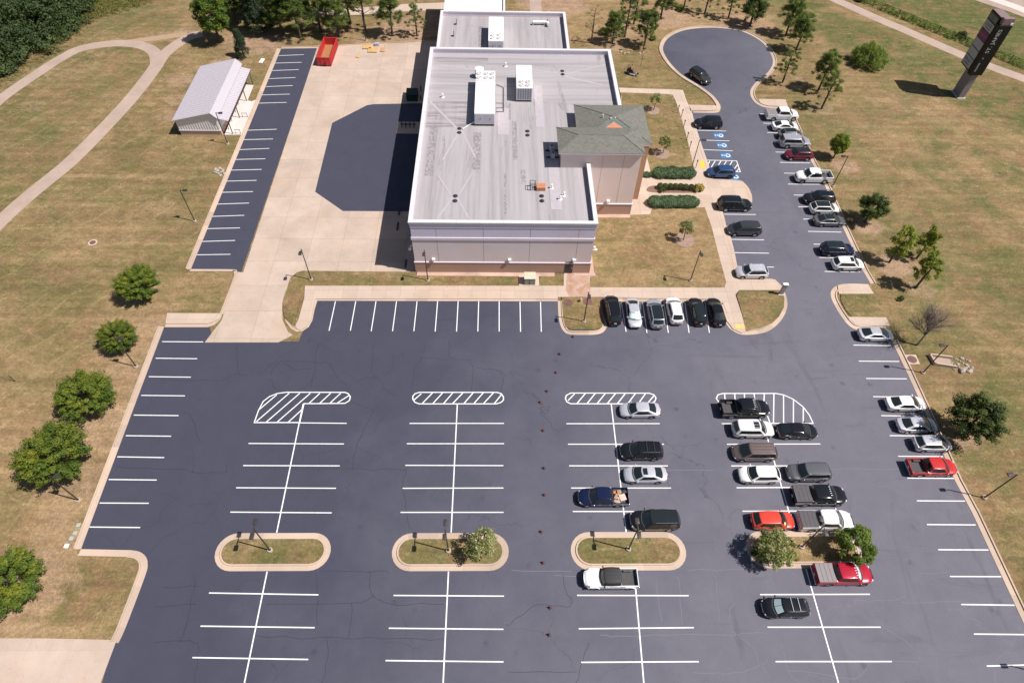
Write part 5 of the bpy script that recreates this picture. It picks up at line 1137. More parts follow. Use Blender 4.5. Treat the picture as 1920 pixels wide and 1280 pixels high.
car('parked_suv', 'car', 'white SUV with black rear window nosed in among black cars near the building', 'cross', 'white', (23.59, 55.88), 91, G1, rails='dark')
car('parked_suv', 'car', 'black crossover between the white SUV and the last black sedan by the front walk', 'cross', 'black', (26.64, 55.71), 92, G1, roof='glass')
car('parked_sedan', 'car', 'black sedan at the right end of the front row, beside the walk', 'sedan', 'black', (29.18, 55.71), 92, G1)
car('parked_suv', 'car', 'black SUV parked next to the blue accessible bays', 'suv', 'black', (36.43, 98.47), 180, G2)
car('parked_suv', 'car', 'blue crossover beside the white hatched access aisle', 'cross', 'blue', (35.88, 85.02), 180, G2, darkrim=True)
car('parked_suv', 'car', 'long black SUV just below the entrance walk, facing the drive', 'big', 'black', (36.32, 77.13), 0, G2, rails='bright')
car('parked_minivan', 'car', 'dark grey minivan on the left of the drive', 'van', 'dgrey', (36.63, 71.65), 180, G2, rails='dark')
car('parked_suv', 'car', 'silver SUV at the near end of the left side of the drive', 'cross', 'silver', (35.68, 62.92), 180, G2, rails='bright', note='ribs')
car('moving_suv', 'car', 'dark grey SUV driving on the round turnaround', 'suv', 'dgrey', (37.85, 113.48), -58, G5, roof='glass')
car('pickup_truck', 'truck', 'white crew cab pickup with grey bed cover, farthest of the east row', 'pickup', 'white', (50.06, 101.12), 0, G3, cover='grey')
car('parked_coupe', 'car', 'white coupe with black rear window, second from the far end', 'coupe', 'white', (49.81, 97.92), 0, G3)
car('parked_sedan', 'car', 'greyish brown hatchback squeezed between the white coupe and silver SUV', 'hatch', 'gold', (50.26, 95.45), 0, G3, roof='glass')
car('parked_suv', 'car', 'silver and grey SUV with black window band next to the dark red SUV', 'big', 'ssilver', (50.15, 93.19), 0, G3, rails='bright')
car('parked_suv', 'car', 'dark red SUV backed in against the east kerb', 'cross', 'maroon', (49.93, 89.83), 180, G3, roof='glass')
car('pickup_truck', 'truck', 'white pickup backed in with an open dark bed over the kerb', 'pickup', 'white', (50.64, 84.01), 180, G3)
car('parked_suv', 'car', 'black SUV backed in above a white car with black roof', 'suv', 'black', (50.02, 78.80), 180, G3, rails='bright')
car('parked_suv', 'car', 'white crossover with a full black roof on the east kerb', 'cross', 'pearl', (50.14, 76.44), 0, G3, roof='glass')
car('parked_sedan', 'car', 'dark grey sedan with black glass roof in the tree shadow', 'sedan', 'grey', (50.10, 73.78), 0, G3, roof='glass')
car('parked_suv', 'car', 'dark blue SUV alone between two empty bays on the east kerb', 'suv', 'navy', (49.29, 67.50), 0, G3, rails='bright', roof='glass')
car('parked_suv', 'car', 'white SUV with dark sunroof next to the dark blue SUV', 'cross', 'white', (49.90, 64.60), 0, G3, rails='dark', sun=(.05, .5))
car('parked_coupe', 'car', 'silver coupe beside the kerb pad, near the bare tree', 'coupe', 'silver', (49.45, 51.91), 0, G3)
car('parked_sedan', 'car', 'white sedan at the upper edge of the oak shadow', 'sedan', 'white', (49.32, 41.25), 0, G3)
car('parked_sedan', 'car', 'silver sedan with its bonnet in the oak shadow', 'sedan', 'silver', (49.53, 38.29), 0, G3)
car('parked_hatchback', 'car', 'silver hatchback between the silver sedan and the red pickup', 'hatch', 'silver', (50.37, 35.81), 0, G3)
car('pickup_truck', 'truck', 'red pickup with an open bed at the east kerb', 'rpickup', 'red', (49.07, 32.78), 0, G3)
car('parked_sedan', 'car', 'silver sedan against the third hatched strip', 'sedan', 'silver', (16.91, 40.30), 180, G4)
car('parked_suv', 'car', 'black SUV with roof bars between two silver sedans', 'suv', 'black', (16.36, 34.80), 180, G4, rails='bright', bars=True)
car('parked_sedan', 'car', 'silver sedan with a sunroof behind the loaded blue pickup', 'sedan', 'silver', (16.42, 31.94), 180, G4, sun=(.15, .85))
T1 = car('pickup_truck', 'truck', 'dark blue pickup with cushions and junk in its bed', 'rpickup', 'navy', (11.45, 29.25), 180, G4)
car('parked_suv', 'car', 'large black SUV just above the third long island', 'big', 'black', (16.70, 26.59), 180, G4, rails='bright', roof='glass')
J = car('pickup_truck', 'truck', 'white off-road pickup with a black hardtop below the third island', 'jeep', 'white', (11.36, 20.55), 180, G4, note='ribs', bodyroof=M_trim, darkrim=False, clad=True)
car('pickup_truck', 'truck', 'black pickup with an open bed on the rightmost hatched area', 'pickup', 'black', (29.45, 40.41), 0, G4, lamps=True)
car('parked_suv', 'car', 'silvery white SUV with a small sunroof below the black open bed pickup', 'suv', 'pearl', (29.82, 37.65), 0, G4, sun=(.1, .6), note='ribs')
car('parked_minivan', 'car', 'brown minivan with a ribbed roof', 'van', 'brown', (29.30, 34.66), 180, G4, note='ribs')
car('parked_suv', 'car', 'white crossover facing left below the brown minivan', 'cross', 'white', (29.17, 31.88), 180, G4)
car('parked_sedan', 'car', 'black sedan touching the rounded hatched area', 'sedan', 'black', (34.98, 37.49), 0, G4)
car('parked_suv', 'car', 'mid grey SUV facing left above the black pickup with bed cover', 'suv', 'grey', (34.77, 32.13), 180, G4, rails='dark')
car('pickup_truck', 'truck', 'black pickup with black folding bed cover', 'pickup', 'black', (35.07, 29.34), 0, G4, cover='black', lamps=True)
car('parked_suv', 'car', 'bright orange red SUV by the planted island', 'cross', 'orange', (29.30, 26.56), 0, G4, sticker=True)
car('pickup_truck', 'truck', 'silver pickup with black bed cover behind the planted island', 'pickup', 'pearl', (34.91, 26.49), 0, G4, cover='black', note='ribs')
car('pickup_truck', 'truck', 'shiny red pickup with a grey bed cover below the planted island', 'pickup', 'rred', (34.99, 20.87), 0, G4, cover='grey', shade=True, lamps=True)
car('parked_suv', 'car', 'small black SUV with sunshade and roof bars, nearest car of all', 'cross', 'black', (28.29, 17.69), 180, G4, shade=True, rails='bright', bars='b')
# white body details of the off-road pickup: separate mudguards
for s in (-1, 1):
    for x in (TYPES['jeep']['L']/2-.98, TYPES['jeep']['L']/2-.98-3.49):
        bm = BM(); tube(bm, [(x-.58, s*.92, .62), (x-.42, s*.92, .92), (x-.1, s*.92, 1.0), (x+.35, s*.92, .96), (x+.55, s*.92, .72)], 0.10, 6); part('mudguard', bm, paint('white'), J)
# the load in the blue pickup
def load(name, label, cat, dx, dy, z, size, m, rx=0, ry=0, rz=0, bev=.08):
    o = T1; bm = BM(); box(bm, (0, 0, 0), size, bev=bev)
    q = part(name, bm, m, None, smooth=40, label=label, cat=cat, group='load in the blue pickup'); q.location = (o.location.x-dx, o.location.y-dy, o.location.z+z); q.rotation_euler = (R(rx), R(ry), R(rz))
M_cush = plain('peach_cushion', (0.62, 0.42, 0.34), 0.9)
load('cushion', 'square peach cushion lying on top of the pickup load', 'cushion', -2.0, 0.25, 1.18, (.75, .72, .2), M_cush, 12, 8, 20)
load('cushion', 'peach cushion leaning under the top one in the pickup bed', 'cushion', -1.5, 0.1, 1.05, (.8, .6, .22), M_cush, -25, 15, 60)
load('cushion', 'peach cushion against the near side of the pickup bed', 'cushion', -1.45, 0.55, .95, (.7, .5, .2), M_cush, 30, 0, -30)
load('paint_bucket', 'orange bucket by the cab of the blue pickup', 'bucket', -1.2, -.45, .92, (.34, .34, .42), plain('orange_bucket', (.5, .16, .06)), 20, 10, 0, .12)
load('tool_bag', 'dark bag at the far corner of the pickup bed', 'bag', -2.25, -.5, .88, (.6, .42, .36), M_trim, 0, 0, 25)
load('cardboard_box', 'brown box between the cushions and the dark bag', 'box', -1.75, -.48, .88, (.45, .4, .35), plain('cardboard', (.36, .24, .15)), 0, 0, 12, .01)

# ---------------------------------------------------------------- vegetation
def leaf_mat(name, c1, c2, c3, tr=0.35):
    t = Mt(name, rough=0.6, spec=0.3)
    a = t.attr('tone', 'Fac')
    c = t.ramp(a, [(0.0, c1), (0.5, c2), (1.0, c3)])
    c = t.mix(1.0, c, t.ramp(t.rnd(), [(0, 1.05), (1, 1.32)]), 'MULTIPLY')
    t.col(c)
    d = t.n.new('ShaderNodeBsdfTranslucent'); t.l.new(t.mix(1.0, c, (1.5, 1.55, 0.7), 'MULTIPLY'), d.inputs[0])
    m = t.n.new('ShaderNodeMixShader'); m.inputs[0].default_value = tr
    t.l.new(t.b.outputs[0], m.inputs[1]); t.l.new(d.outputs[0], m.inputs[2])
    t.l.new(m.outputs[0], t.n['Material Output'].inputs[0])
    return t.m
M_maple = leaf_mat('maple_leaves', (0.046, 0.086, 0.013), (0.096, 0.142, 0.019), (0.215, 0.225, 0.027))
M_oak = leaf_mat('oak_leaves', (0.032, 0.054, 0.014), (0.066, 0.094, 0.022), (0.130, 0.150, 0.034), 0.3)
M_pine = leaf_mat('pine_needles', (0.045, 0.075, 0.020), (0.095, 0.135, 0.030), (0.180, 0.205, 0.042), 0.35)
M_cedar = leaf_mat('cedar_leaves', (0.014, 0.026, 0.012), (0.026, 0.044, 0.018), (0.048, 0.066, 0.026), 0.2)
M_light = leaf_mat('light_leaves', (0.080, 0.120, 0.014), (0.170, 0.215, 0.028), (0.28, 0.29, 0.045), 0.4)
M_willow = leaf_mat('willow_leaves', (0.060, 0.100, 0.018), (0.130, 0.185, 0.032), (0.220, 0.260, 0.055), 0.4)
M_myrtle = leaf_mat('myrtle_leaves', (0.075, 0.095, 0.024), (0.160, 0.180, 0.050), (0.42, 0.39, 0.23), 0.35)
M_hedge = leaf_mat('hedge_leaves', (0.060, 0.100, 0.050), (0.105, 0.160, 0.080), (0.180, 0.235, 0.125), 0.3)
M_dryw = leaf_mat('dry_needles', (0.16, 0.13, 0.06), (0.22, 0.18, 0.08), (0.28, 0.22, 0.10), 0.3)
M_wood = leaf_mat('woodland_leaves', (0.024, 0.040, 0.014), (0.050, 0.074, 0.024), (0.115, 0.140, 0.036), 0.25)
M_yellow = leaf_mat('yellow_leaves', (0.16, 0.13, 0.03), (0.32, 0.26, 0.06), (0.46, 0.38, 0.12), 0.3)
M_weed = leaf_mat('weed_leaves', (0.09, 0.10, 0.03), (0.17, 0.17, 0.045), (0.26, 0.24, 0.07), 0.3)
M_bark = plain('bark', (0.085, 0.062, 0.050), 0.95, var=0.3, scale=6)
M_gbark = plain('grey_bark', (0.20, 0.155, 0.14), 0.95, var=0.3, scale=6)
def leaves(name, cen, nor, size, asp, rng, mat, tone):
    """one small quad per leaf"""
    n = len(cen)
    nor = nor/np.maximum(1e-6, np.linalg.norm(nor, axis=1, keepdims=True))
    a = rng.normal(size=(n, 3)); u = np.cross(nor, a); u /= np.maximum(1e-6, np.linalg.norm(u, axis=1, keepdims=True)); v = np.cross(nor, u)
    s = size*rng.uniform(0.65, 1.3, (n, 1))
    u = u*s; v = v*s*asp
    P = np.stack([cen-u, cen-v*0.9+u*.1, cen+u, cen+v*0.9+u*.1], 1).reshape(-1, 3).astype(np.float32)
    me = bpy.data.meshes.new(name)
    me.vertices.add(4*n); me.vertices.foreach_set('co', P.ravel())
    me.loops.add(4*n); me.loops.foreach_set('vertex_index', np.arange(4*n, dtype=np.int32))
    me.polygons.add(n); me.polygons.foreach_set('loop_start', np.arange(0, 4*n, 4, dtype=np.int32))
    at = me.attributes.new('tone', 'FLOAT', 'FACE'); at.data.foreach_set('value', np.clip(tone, 0, 1).astype(np.float32))
    me.update(); me.materials.append(mat)
    return me
def clump_cloud(rng, cl, rad, per, flat=0.75, shell=0.55, spike=0.0, mid=None):
    """leaves round each clump centre; returns centres, normals and a tone per leaf"""
    C_, N_, T_ = [], [], []
    for c, r in zip(cl, rad):
        d = rng.normal(size=(per, 3)); d /= np.linalg.norm(d, axis=1, keepdims=True)
        k = rng.uniform(shell, 1.0, (per, 1))
        p = c + d*k*np.array([r, r, r*flat])
        if spike: ov = c-mid; ov = ov/np.linalg.norm(ov); p = p + ov*((d*k)@ov)[:, None]*r*spike - ov*0.25*r
        C_.append(p); N_.append(d + np.array([0, 0, 0.55]) + rng.normal(size=(per, 3))*0.45)
        T_.append(np.full(per, rng.uniform(0.18, 0.78)) + rng.normal(size=per)*0.13)
    return np.concatenate(C_), np.concatenate(N_), np.concatenate(T_)
def crown_points(rng, K, rx, rz, zc, inner=0.45, low=-0.75):
    out = []
    while len(out) < K:
        d = rng.normal(size=3); d /= np.linalg.norm(d)
        if d[2] < low: continue
        k = rng.uniform(inner, 1.0)**0.6
        out.append(np.array([d[0]*rx*k, d[1]*rx*k, zc+d[2]*rz*k]))
    return np.array(out)
def trunk_bm(rng, H, r, tips, z0=0.35, bend=0.15):
    bm = BM(); b = rng.uniform(-bend, bend, 2)
    path_ = [(0, 0, -0.1), (b[0]*.3, b[1]*.3, H*.3), (b[0], b[1], H*.65), (b[0]*1.2, b[1]*1.2, H)]
    tube(bm, path_, [r*1.25, r, r*.6, r*.15], 7)
    for t_ in tips:
        z = max(H*z0, min(H*.9, t_[2]-0.35*math.hypot(t_[0], t_[1]))); k = z/H
        s = (b[0]*k, b[1]*k, z)
        md = ((s[0]+t_[0])/2, (s[1]+t_[1])/2, (s[2]+t_[2])/2-0.1*abs(t_[2]-s[2]))
        tube(bm, [s, md, tuple(t_)], [r*.35, r*.22, r*.06], 4, False)
    return bm
PROTO = {}
def proto(kind, k):
    key = (kind, k)
    if key in PROTO: return PROTO[key]
    rng = np.random.default_rng(hash_seed(kind, k))
    if kind == 'maple':       # dense round crown, branch-end tufts
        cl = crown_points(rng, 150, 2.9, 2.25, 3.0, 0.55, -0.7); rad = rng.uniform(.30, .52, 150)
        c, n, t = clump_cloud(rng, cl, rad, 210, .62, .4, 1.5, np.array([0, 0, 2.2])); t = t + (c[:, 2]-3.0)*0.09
        me = leaves('crown', c, n, .098, .62, rng, M_maple, t); tm = trunk_bm(rng, 4.2, .14, cl[:14]); H = 5.2
    elif kind == 'oak':
        cl = crown_points(rng, 95, 1.9, 1.9, 2.9, 0.5, -0.8); rad = rng.uniform(.28, .52, 95)
        c, n, t = clump_cloud(rng, cl, rad, 230, .7, .35, 1.1, np.array([0, 0, 2.4])); t = t+rng.normal(size=len(t))*.12
        me = leaves('crown', c, n, .078, .6, rng, M_oak, t); tm = trunk_bm(rng, 3.8, .16, cl[:10]); H = 4.8
    elif kind == 'broad':     # taller roadside tree
        cl = crown_points(rng, 130, 2.3, 3.0, 4.6, 0.5, -0.8); rad = rng.uniform(.45, .75, 130)
        c, n, t = clump_cloud(rng, cl, rad, 95, .85)
        me = leaves('crown', c, n, .14, .62, rng, M_oak if k == 1 else (M_light if k == 2 else M_maple), t-0.1); tm = trunk_bm(rng, 6.5, .18, cl[:10]); H = 7.6
    elif kind == 'cedar':
        K = 130; z = rng.uniform(0.03, 1, K)**0.9; a = rng.uniform(0, 2*PI, K); rr = 2.0*(1-z*.85)*rng.uniform(.6, 1, K)
        cl = np.stack([rr*np.cos(a), rr*np.sin(a), .6+z*6.2], -1); rad = rng.uniform(.4, .65, K)
        c, n, t = clump_cloud(rng, cl, rad, 100, .9)
        me = leaves('crown', c, n, .13, .4, rng, M_cedar, t); tm = trunk_bm(rng, 6.4, .16, cl[:5]); H = 7
    elif kind in ('pine', 'sparse', 'dead'):
        K = {'pine': 100, 'sparse': 48, 'dead': 18}[kind]
        z = rng.uniform(0, 1, K); a = rng.uniform(0, 2*PI, K); rr = (2.35-1.15*z)*np.sqrt(rng.uniform(.08, 1, K))*(1.0 if kind != 'sparse' else .95)
        cl = np.stack([rr*np.cos(a), rr*np.sin(a), 2.6+z*4.4-0.1*rr], -1); rad = rng.uniform(.38, .68, K)*(1 if kind == 'pine' else .8)
        c, n, t = clump_cloud(rng, cl, rad, 150 if kind == 'pine' else (110 if kind == 'sparse' else 30), .62, .25)
        me = leaves('crown', c, n, .14, .22, rng, M_dryw if kind == 'dead' else M_pine, t+(.15 if kind == 'sparse' else 0)); tm = trunk_bm(rng, 6.9, .15, cl[:26], .3); H = 7.2
    elif kind == 'sapling':   # slim pale tree with branches from low down
        K = 44; z = rng.uniform(0, 1, K); a = rng.uniform(0, 2*PI, K); rr = (1.35-.55*z)*np.sqrt(rng.uniform(.05, 1, K))
        cl = np.stack([rr*np.cos(a), rr*np.sin(a), 1.7+z*3.4], -1); rad = rng.uniform(.26, .5, K)
        c, n, t = clump_cloud(rng, cl, rad, 75, .8, .3)
        me = leaves('crown', c, n, .12, .5, rng, M_light, t+.12); tm = trunk_bm(rng, 5.0, .11, cl[:16], .25); H = 5.2
    elif kind == 'myrtle':
        cl = crown_points(rng, 40, .95, .85, 2.05, .35, -.6); rad = rng.uniform(.22, .4, 40)
        c, n, t = clump_cloud(rng, cl, rad, 60, .8, .3); t = np.where(rng.uniform(size=len(t)) < .12, 1.0, t-.05)
        me = leaves('crown', c, n, .085, .5, rng, M_myrtle, t); tm = trunk_bm(rng, 2.2, .06, cl[:10], .35); H = 3
    elif kind == 'islandtree':
        cl = crown_points(rng, 60 if k == 1 else 95, 1.75, 1.35, 2.35, .4, -.8); rad = rng.uniform(.3, .55, 60)
        c, n, t = clump_cloud(rng, cl, rad, 120 if k == 1 else 190, .8, .3); t = np.where(rng.uniform(size=len(t)) < (.10 if k == 1 else .0), 1.0, t)
        me = leaves('crown', c, n, .10, .5, rng, M_myrtle if k == 1 else M_willow, t); tm = trunk_bm(rng, 2.8, .09, cl[:12], .3); H = 3.6
    elif kind == 'willowbush':
        K = 120; a = rng.uniform(0, 2*PI, K); q = np.sqrt(rng.uniform(.02, 1, K)); z = rng.uniform(.1, 1, K)
        cl = np.stack([q*2.5*np.cos(a), q*2.5*np.sin(a), .25+z*3.0*(1.08-q*.65)], -1); rad = rng.uniform(.35, .6, K)
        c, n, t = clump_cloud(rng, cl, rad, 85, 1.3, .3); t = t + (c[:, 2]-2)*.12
        me = leaves('crown', c, n, .15, .22, rng, M_willow, t); tm = trunk_bm(rng, 2.5, .1, cl[:12], .05); H = 3.6
    elif kind == 'bush':
        cl = crown_points(rng, 36, .9, .6, .6, .35, -.5); rad = rng.uniform(.25, .42, 36)
        c, n, t = clump_cloud(rng, cl, rad, 60, .8, .3)
        me = leaves('crown', c, n, .10, .5, rng, [M_oak, M_maple, M_yellow, M_light][k % 4], t); tm = trunk_bm(rng, .8, .05, cl[:5], .1); H = 1.2
    elif kind == 'ball':
        d = rng.normal(size=(1500, 3)); d /= np.linalg.norm(d, axis=1, keepdims=True); d[:, 2] = np.where(d[:, 2] < -.6, -d[:, 2], d[:, 2])
        c = d*np.array([.5, .5, .48])*rng.uniform(.86, 1.04, (1500, 1)) + np.array([0, 0, .48]); t = rng.uniform(.1, .7, 1500)
        me = leaves('crown', c, d+rng.normal(size=(1500, 3))*.5, .055, .6, rng, M_oak, t); tm = trunk_bm(rng, .6, .05, [], .1); H = 1
    PROTO[key] = (me, mesh('trunk', tm, M_bark, 60), H); return PROTO[key]
def hash_seed(kind, k): return sum(ord(ch)*(i+3) for i, ch in enumerate(kind))*31 + k
rz_ = random.Random(11)
def tree(name, label, cat, kind, k, p, sc=1.0, zs=1.0, group=None, z=0.0):
    me, tm, H = proto(kind, k)
    t = thing(name, label, cat, (p[0], p[1], z), rz_.uniform(0, 6.28), group)
    t.scale = (sc, sc, sc*zs)
    link('trunk', tm, t); link('crown', me, t)
    return t
GM = 'maples along the west kerb'
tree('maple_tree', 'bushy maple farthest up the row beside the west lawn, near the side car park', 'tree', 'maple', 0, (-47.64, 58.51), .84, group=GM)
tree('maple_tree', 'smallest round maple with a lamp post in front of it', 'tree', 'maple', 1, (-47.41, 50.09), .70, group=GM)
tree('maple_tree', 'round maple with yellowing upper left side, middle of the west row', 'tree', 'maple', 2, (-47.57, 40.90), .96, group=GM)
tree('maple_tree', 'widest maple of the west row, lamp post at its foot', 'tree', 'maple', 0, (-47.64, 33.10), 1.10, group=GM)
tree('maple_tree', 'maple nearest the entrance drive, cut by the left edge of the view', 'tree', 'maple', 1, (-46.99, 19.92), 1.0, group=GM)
GE = 'trees on the east lawn'
tree('oak_tree', 'large dark oak shading the silver sedans at the east kerb', 'tree', 'oak', 0, (54.40, 37.35), 1.40, group=GE)
tree('oak_tree', 'dark round oak behind the white car with a black roof', 'tree', 'oak', 1, (56.00, 74.24), 1.02, group=GE)
tree('small_tree', 'small leafy tree behind the dark red SUV and beside a lamp post', 'tree', 'broad', 2, (56.02, 89.85), .60, group=GE)
tree('sapling_tree', 'pale yellowish sapling, left one of the pair behind the dark blue SUV', 'tree', 'sapling', 0, (56.62, 65.66), 1.25, group=GE)
tree('sapling_tree', 'leaning sapling, right one of the pair behind the dark blue SUV', 'tree', 'sapling', 1, (60.93, 66.45), 1.15, group=GE)
tree('sapling_tree', 'bright green sapling nearest the kerb pads on the east lawn', 'tree', 'sapling', 2, (58.50, 60.68), 1.25, group=GE)
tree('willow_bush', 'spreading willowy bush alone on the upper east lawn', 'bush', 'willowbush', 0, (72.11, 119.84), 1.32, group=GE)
GP = 'pines round the turnaround'
for p, kd, k, s, lab in (((58.95, 130.62), 'pine', 0, 1.05, 'tall pine right of the turnaround, farther of the touching pair'), ((59.14, 124.12), 'pine', 1, 1.0, 'pine right of the turnaround, nearer of the touching pair'),
  ((53.55, 112.80), 'sparse', 0, .92, 'thin pine at the right lip of the turnaround'), ((59.60, 110.22), 'pine', 2, 1.0, 'dark pine behind the white crew cab pickup, farther one'), ((58.41, 104.32), 'sparse', 1, .95, 'light pine closest to the farthest white pickup'),
  ((48.37, 137.01), 'sparse', 2, .95, 'thin pine above the top of the turnaround, left of the dark oak'), ((18.50, 126.37), 'dead', 0, .95, 'nearly bare brown pine at the corner of the far wing'), ((22.68, 126.27), 'pine', 1, .85, 'bright pine right of the bare brown pine'),
  ((25.45, 128.87), 'sparse', 0, 1.1, 'tall yellowish thin pine beyond the mower'), ((27.96, 134.17), 'sparse', 1, 1.05, 'pine behind the tall yellowish one'), ((29.04, 125.61), 'pine', 2, .95, 'feathery pine standing between mower and turnaround'),
  ((34.12, 137.28), 'pine', 0, 1.05, 'dense pine on the bare earth above the turnaround'), ((39.75, 141.66), 'sparse', 2, .9, 'small thin pine at the top edge above the turnaround'), ((43.75, 138.95), 'sparse', 0, 1.0, 'pine second from the dark oak at the top edge')):
    tree('pine_tree', lab, 'tree', kd, k, p, s*1.08, group=GP)
tree('oak_tree', 'very dark oak casting shade on the top of the turnaround', 'tree', 'oak', 0, (52.37, 134.18), 1.25, group=GP)
GB = 'trees at the far end of the side car park'
for nm, p, kd, k, s, lab in (('broadleaf_tree', (-54.82, 124.67), 'broad', 0, 1.0, 'green broadleaf tree left of the leaning cedar by the footpath'), ('cedar_tree', (-48.90, 119.45), 'cedar', 0, .62, 'small dark cedar just above the metal shed'),
  ('cedar_tree', (-48.00, 128.59), 'cedar', 1, 1.15, 'biggest dark cedar above the side car park'), ('broadleaf_tree', (-53.31, 132.10), 'broad', 1, 1.0, 'dark broadleaf tree left of the biggest cedar'), ('cedar_tree', (-51.63, 135.47), 'cedar', 2, 1.0, 'dark cedar behind the biggest one'),
  ('pine_tree', (-43.29, 127.87), 'pine', 0, 1.0, 'olive pine right of the biggest cedar'), ('pine_tree', (-39.62, 126.93), 'pine', 1, 1.2, 'broad bright pine directly above the corner of the side car park'), ('pine_tree', (-42.81, 133.50), 'pine', 2, 1.15, 'pine behind the broad bright one'),
  ('broadleaf_tree', (-46.28, 134.51), 'broad', 1, 1.0, 'dark broadleaf tree among the pines'), ('pine_tree', (-35.91, 129.34), 'pine', 2, 1.1, 'pine above the red dumpster, left one'), ('pine_tree', (-31.86, 127.34), 'pine', 0, .95, 'pine above the red dumpster, right one'),
  ('pine_tree', (-35.91, 135.93), 'pine', 1, 1.1, 'pine behind the two over the dumpster'), ('pine_tree', (-30.53, 132.96), 'sparse', 0, 1.1, 'thin pine with a bare trunk right of the dumpster'), ('pine_tree', (-27.11, 130.01), 'sparse', 1, 1.15, 'tall yellow green pine behind the lamp post'),
  ('pine_tree', (-21.42, 128.04), 'pine', 2, .95, 'yellow green pine beyond the timber stacks'), ('pine_tree', (-16.52, 128.17), 'sparse', 2, .78, 'small thin pine beside the shaded wall of the far wing'), ('pine_tree', (-39.90, 138.56), 'pine', 0, 1.1, 'pine at the top edge above the broad bright one'), ('broadleaf_tree', (-56.78, 139.45), 'broad', 1, 1.0, 'dark tree at the top edge beyond the footpath'), ('pine_tree', (-32.57, 141.84), 'pine', 1, 1.0, 'pine at the top edge over the far path')):
    tree(nm, lab, 'tree', kd, k, p, s*1.26, group=GB)
GC = 'crape myrtles on the side lawns'
tree('myrtle_tree', 'flowering crape myrtle in a mulch ring, farthest on the side lawn', 'tree', 'myrtle', 0, (27.63, 103.06), 1.05, group=GC, z=ZL)
tree('myrtle_tree', 'crape myrtle in a mulch ring between tower and accessible bays', 'tree', 'myrtle', 1, (27.37, 90.56), 1.08, group=GC, z=ZL)
tree('myrtle_tree', 'crape myrtle alone on the burnt front lawn', 'tree', 'myrtle', 2, (27.32, 69.90), 1.15, group=GC, z=ZL)
GI = 'trees on the long islands'
tree('island_tree', 'pale flowering small tree on the second long island', 'tree', 'myrtle', 4, (-1.56, 23.40), 1.6, .78, group=GI, z=.13)
tree('island_tree', 'pale flowering bushy tree at the left end of the planted island', 'tree', 'islandtree', 1, (28.15, 22.90), 1.08, group=GI, z=.13)
tree('island_tree', 'bright green feathery tree at the right end of the planted island', 'tree', 'islandtree', 0, (36.47, 23.36), 1.12, group=GI, z=.13)
tree('shrub', 'low pale shrub below the flowering tree on the planted island', 'shrub', 'bush', 0, (27.15, 22.96), .9, group=GI, z=.13)
tree('shrub', 'dry yellowish shrub in the middle of the planted island', 'shrub', 'bush', 2, (30.81, 22.85), .5, group=GI, z=.13)
tree('shrub', 'green shrub beside the bare brown pine', 'shrub', 'bush', 1, (21.54, 130.05), 1.1)
tree('shrub', 'bright green weed clump between pine and turnaround', 'shrub', 'bush', 3, (31.09, 127.96), .7)
tree('shrub', 'green weed near the top left of the turnaround', 'shrub', 'bush', 3, (38.74, 140.45), .9)
tree('shrub', 'small green sprout below the last sapling on the east lawn', 'shrub', 'bush', 0, (55.47, 58.48), .5)
# bare tree
def bare(bm, rng, p, d, L, r, depth):
    q = p + d*L*.55; e = p + d*L + Vector((0, 0, .05*L))
    tube(bm, [p, q, e], [r, r*.8, r*.5], 5 if depth < 2 else 3, False)
    if depth >= 4: return
    for k in range([9, 6, 5, 4][depth]):
        nd = (d*1.0 + Vector((rng.gauss(0, .5), rng.gauss(0, .5), rng.gauss(0.06, .22)))).normalized()
        s = p.lerp(e, rng.uniform(.45, 1.0) if depth else rng.uniform(.7, 1.0)); bare(bm, rng, s, nd, L*rng.uniform(.62, .9), r*.5, depth+1)
t = thing('bare_tree', 'leafless tree with fanning grey twigs beside the silver coupe', 'tree', (*(54.76, 50.62), 0), 0, GE)
bm = BM(); bare(bm, random.Random(7), Vector((0, 0, 0)), Vector((.03, .05, 1)).normalized(), 2.2, .15, 0); part('trunk', bm, M_gbark, t)
# hedges
def hedge(label, a, b, wd, h, rng, mat=M_hedge, z=.16):
    A, B = Vector((a[0], a[1], 0)), Vector((b[0], b[1], 0)); L = (B-A).length; d = (B-A).normalized(); nrm = Vector((-d.y, d.x, 0))
    t = thing('hedge', label, 'hedge', (A.x, A.y, z))
    n = int(L*1700)
    u = rng.uniform(0, L, n); v = rng.normal(0, .5, n); side = rng.uniform(size=n)
    lump = .035*np.sin(u*2.3)+.035*np.sin(u*5.1+1)
    th = rng.uniform(0, PI, n); k = rng.uniform(.8, 1.04, n)
    en = np.minimum(1, np.minimum(u, L-u)/.8)**.5
    y = np.cos(th)*wd/2*k*(1+lump)*en; zz = (np.sin(th)**.40)*h*k*(1+lump)*(.55+.45*en)
    P = np.stack([d.x*u+nrm.x*y, d.y*u+nrm.y*y, zz], -1)
    N = np.stack([nrm.x*np.cos(th), nrm.y*np.cos(th), np.sin(th)], -1)+rng.normal(size=(n, 3))*.55
    me = leaves('foliage', P+rng.normal(size=P.shape)*.05, N, .13, .45, rng, mat, rng.uniform(-.1, .9, n)+.18*np.sin(u*7+y*9)+.15*np.sin(u*2.6-y*5)); link('foliage', me, t)
    bm = BM()
    q = [A+d*.4, B-d*.4]
    for k_ in range(int(L/.8)): s = A.lerp(B, (k_+.7)/max(1, L/.8))-A; tube(bm, [s, s+Vector((0, 0, h*.7))], .04, 4)
    part('stems', bm, M_bark, t, kind='stuff')
rg = np.random.default_rng(5)
ORD = ['first', 'second', 'third', 'fourth', 'fifth', 'sixth', 'seventh', 'eighth', 'ninth', 'tenth', 'eleventh', 'last']
hedge('clipped dark green hedge on the far side of the entrance walk', (24.76, 84.80), (31.81, 84.90), 2.2, 1.05, rg)
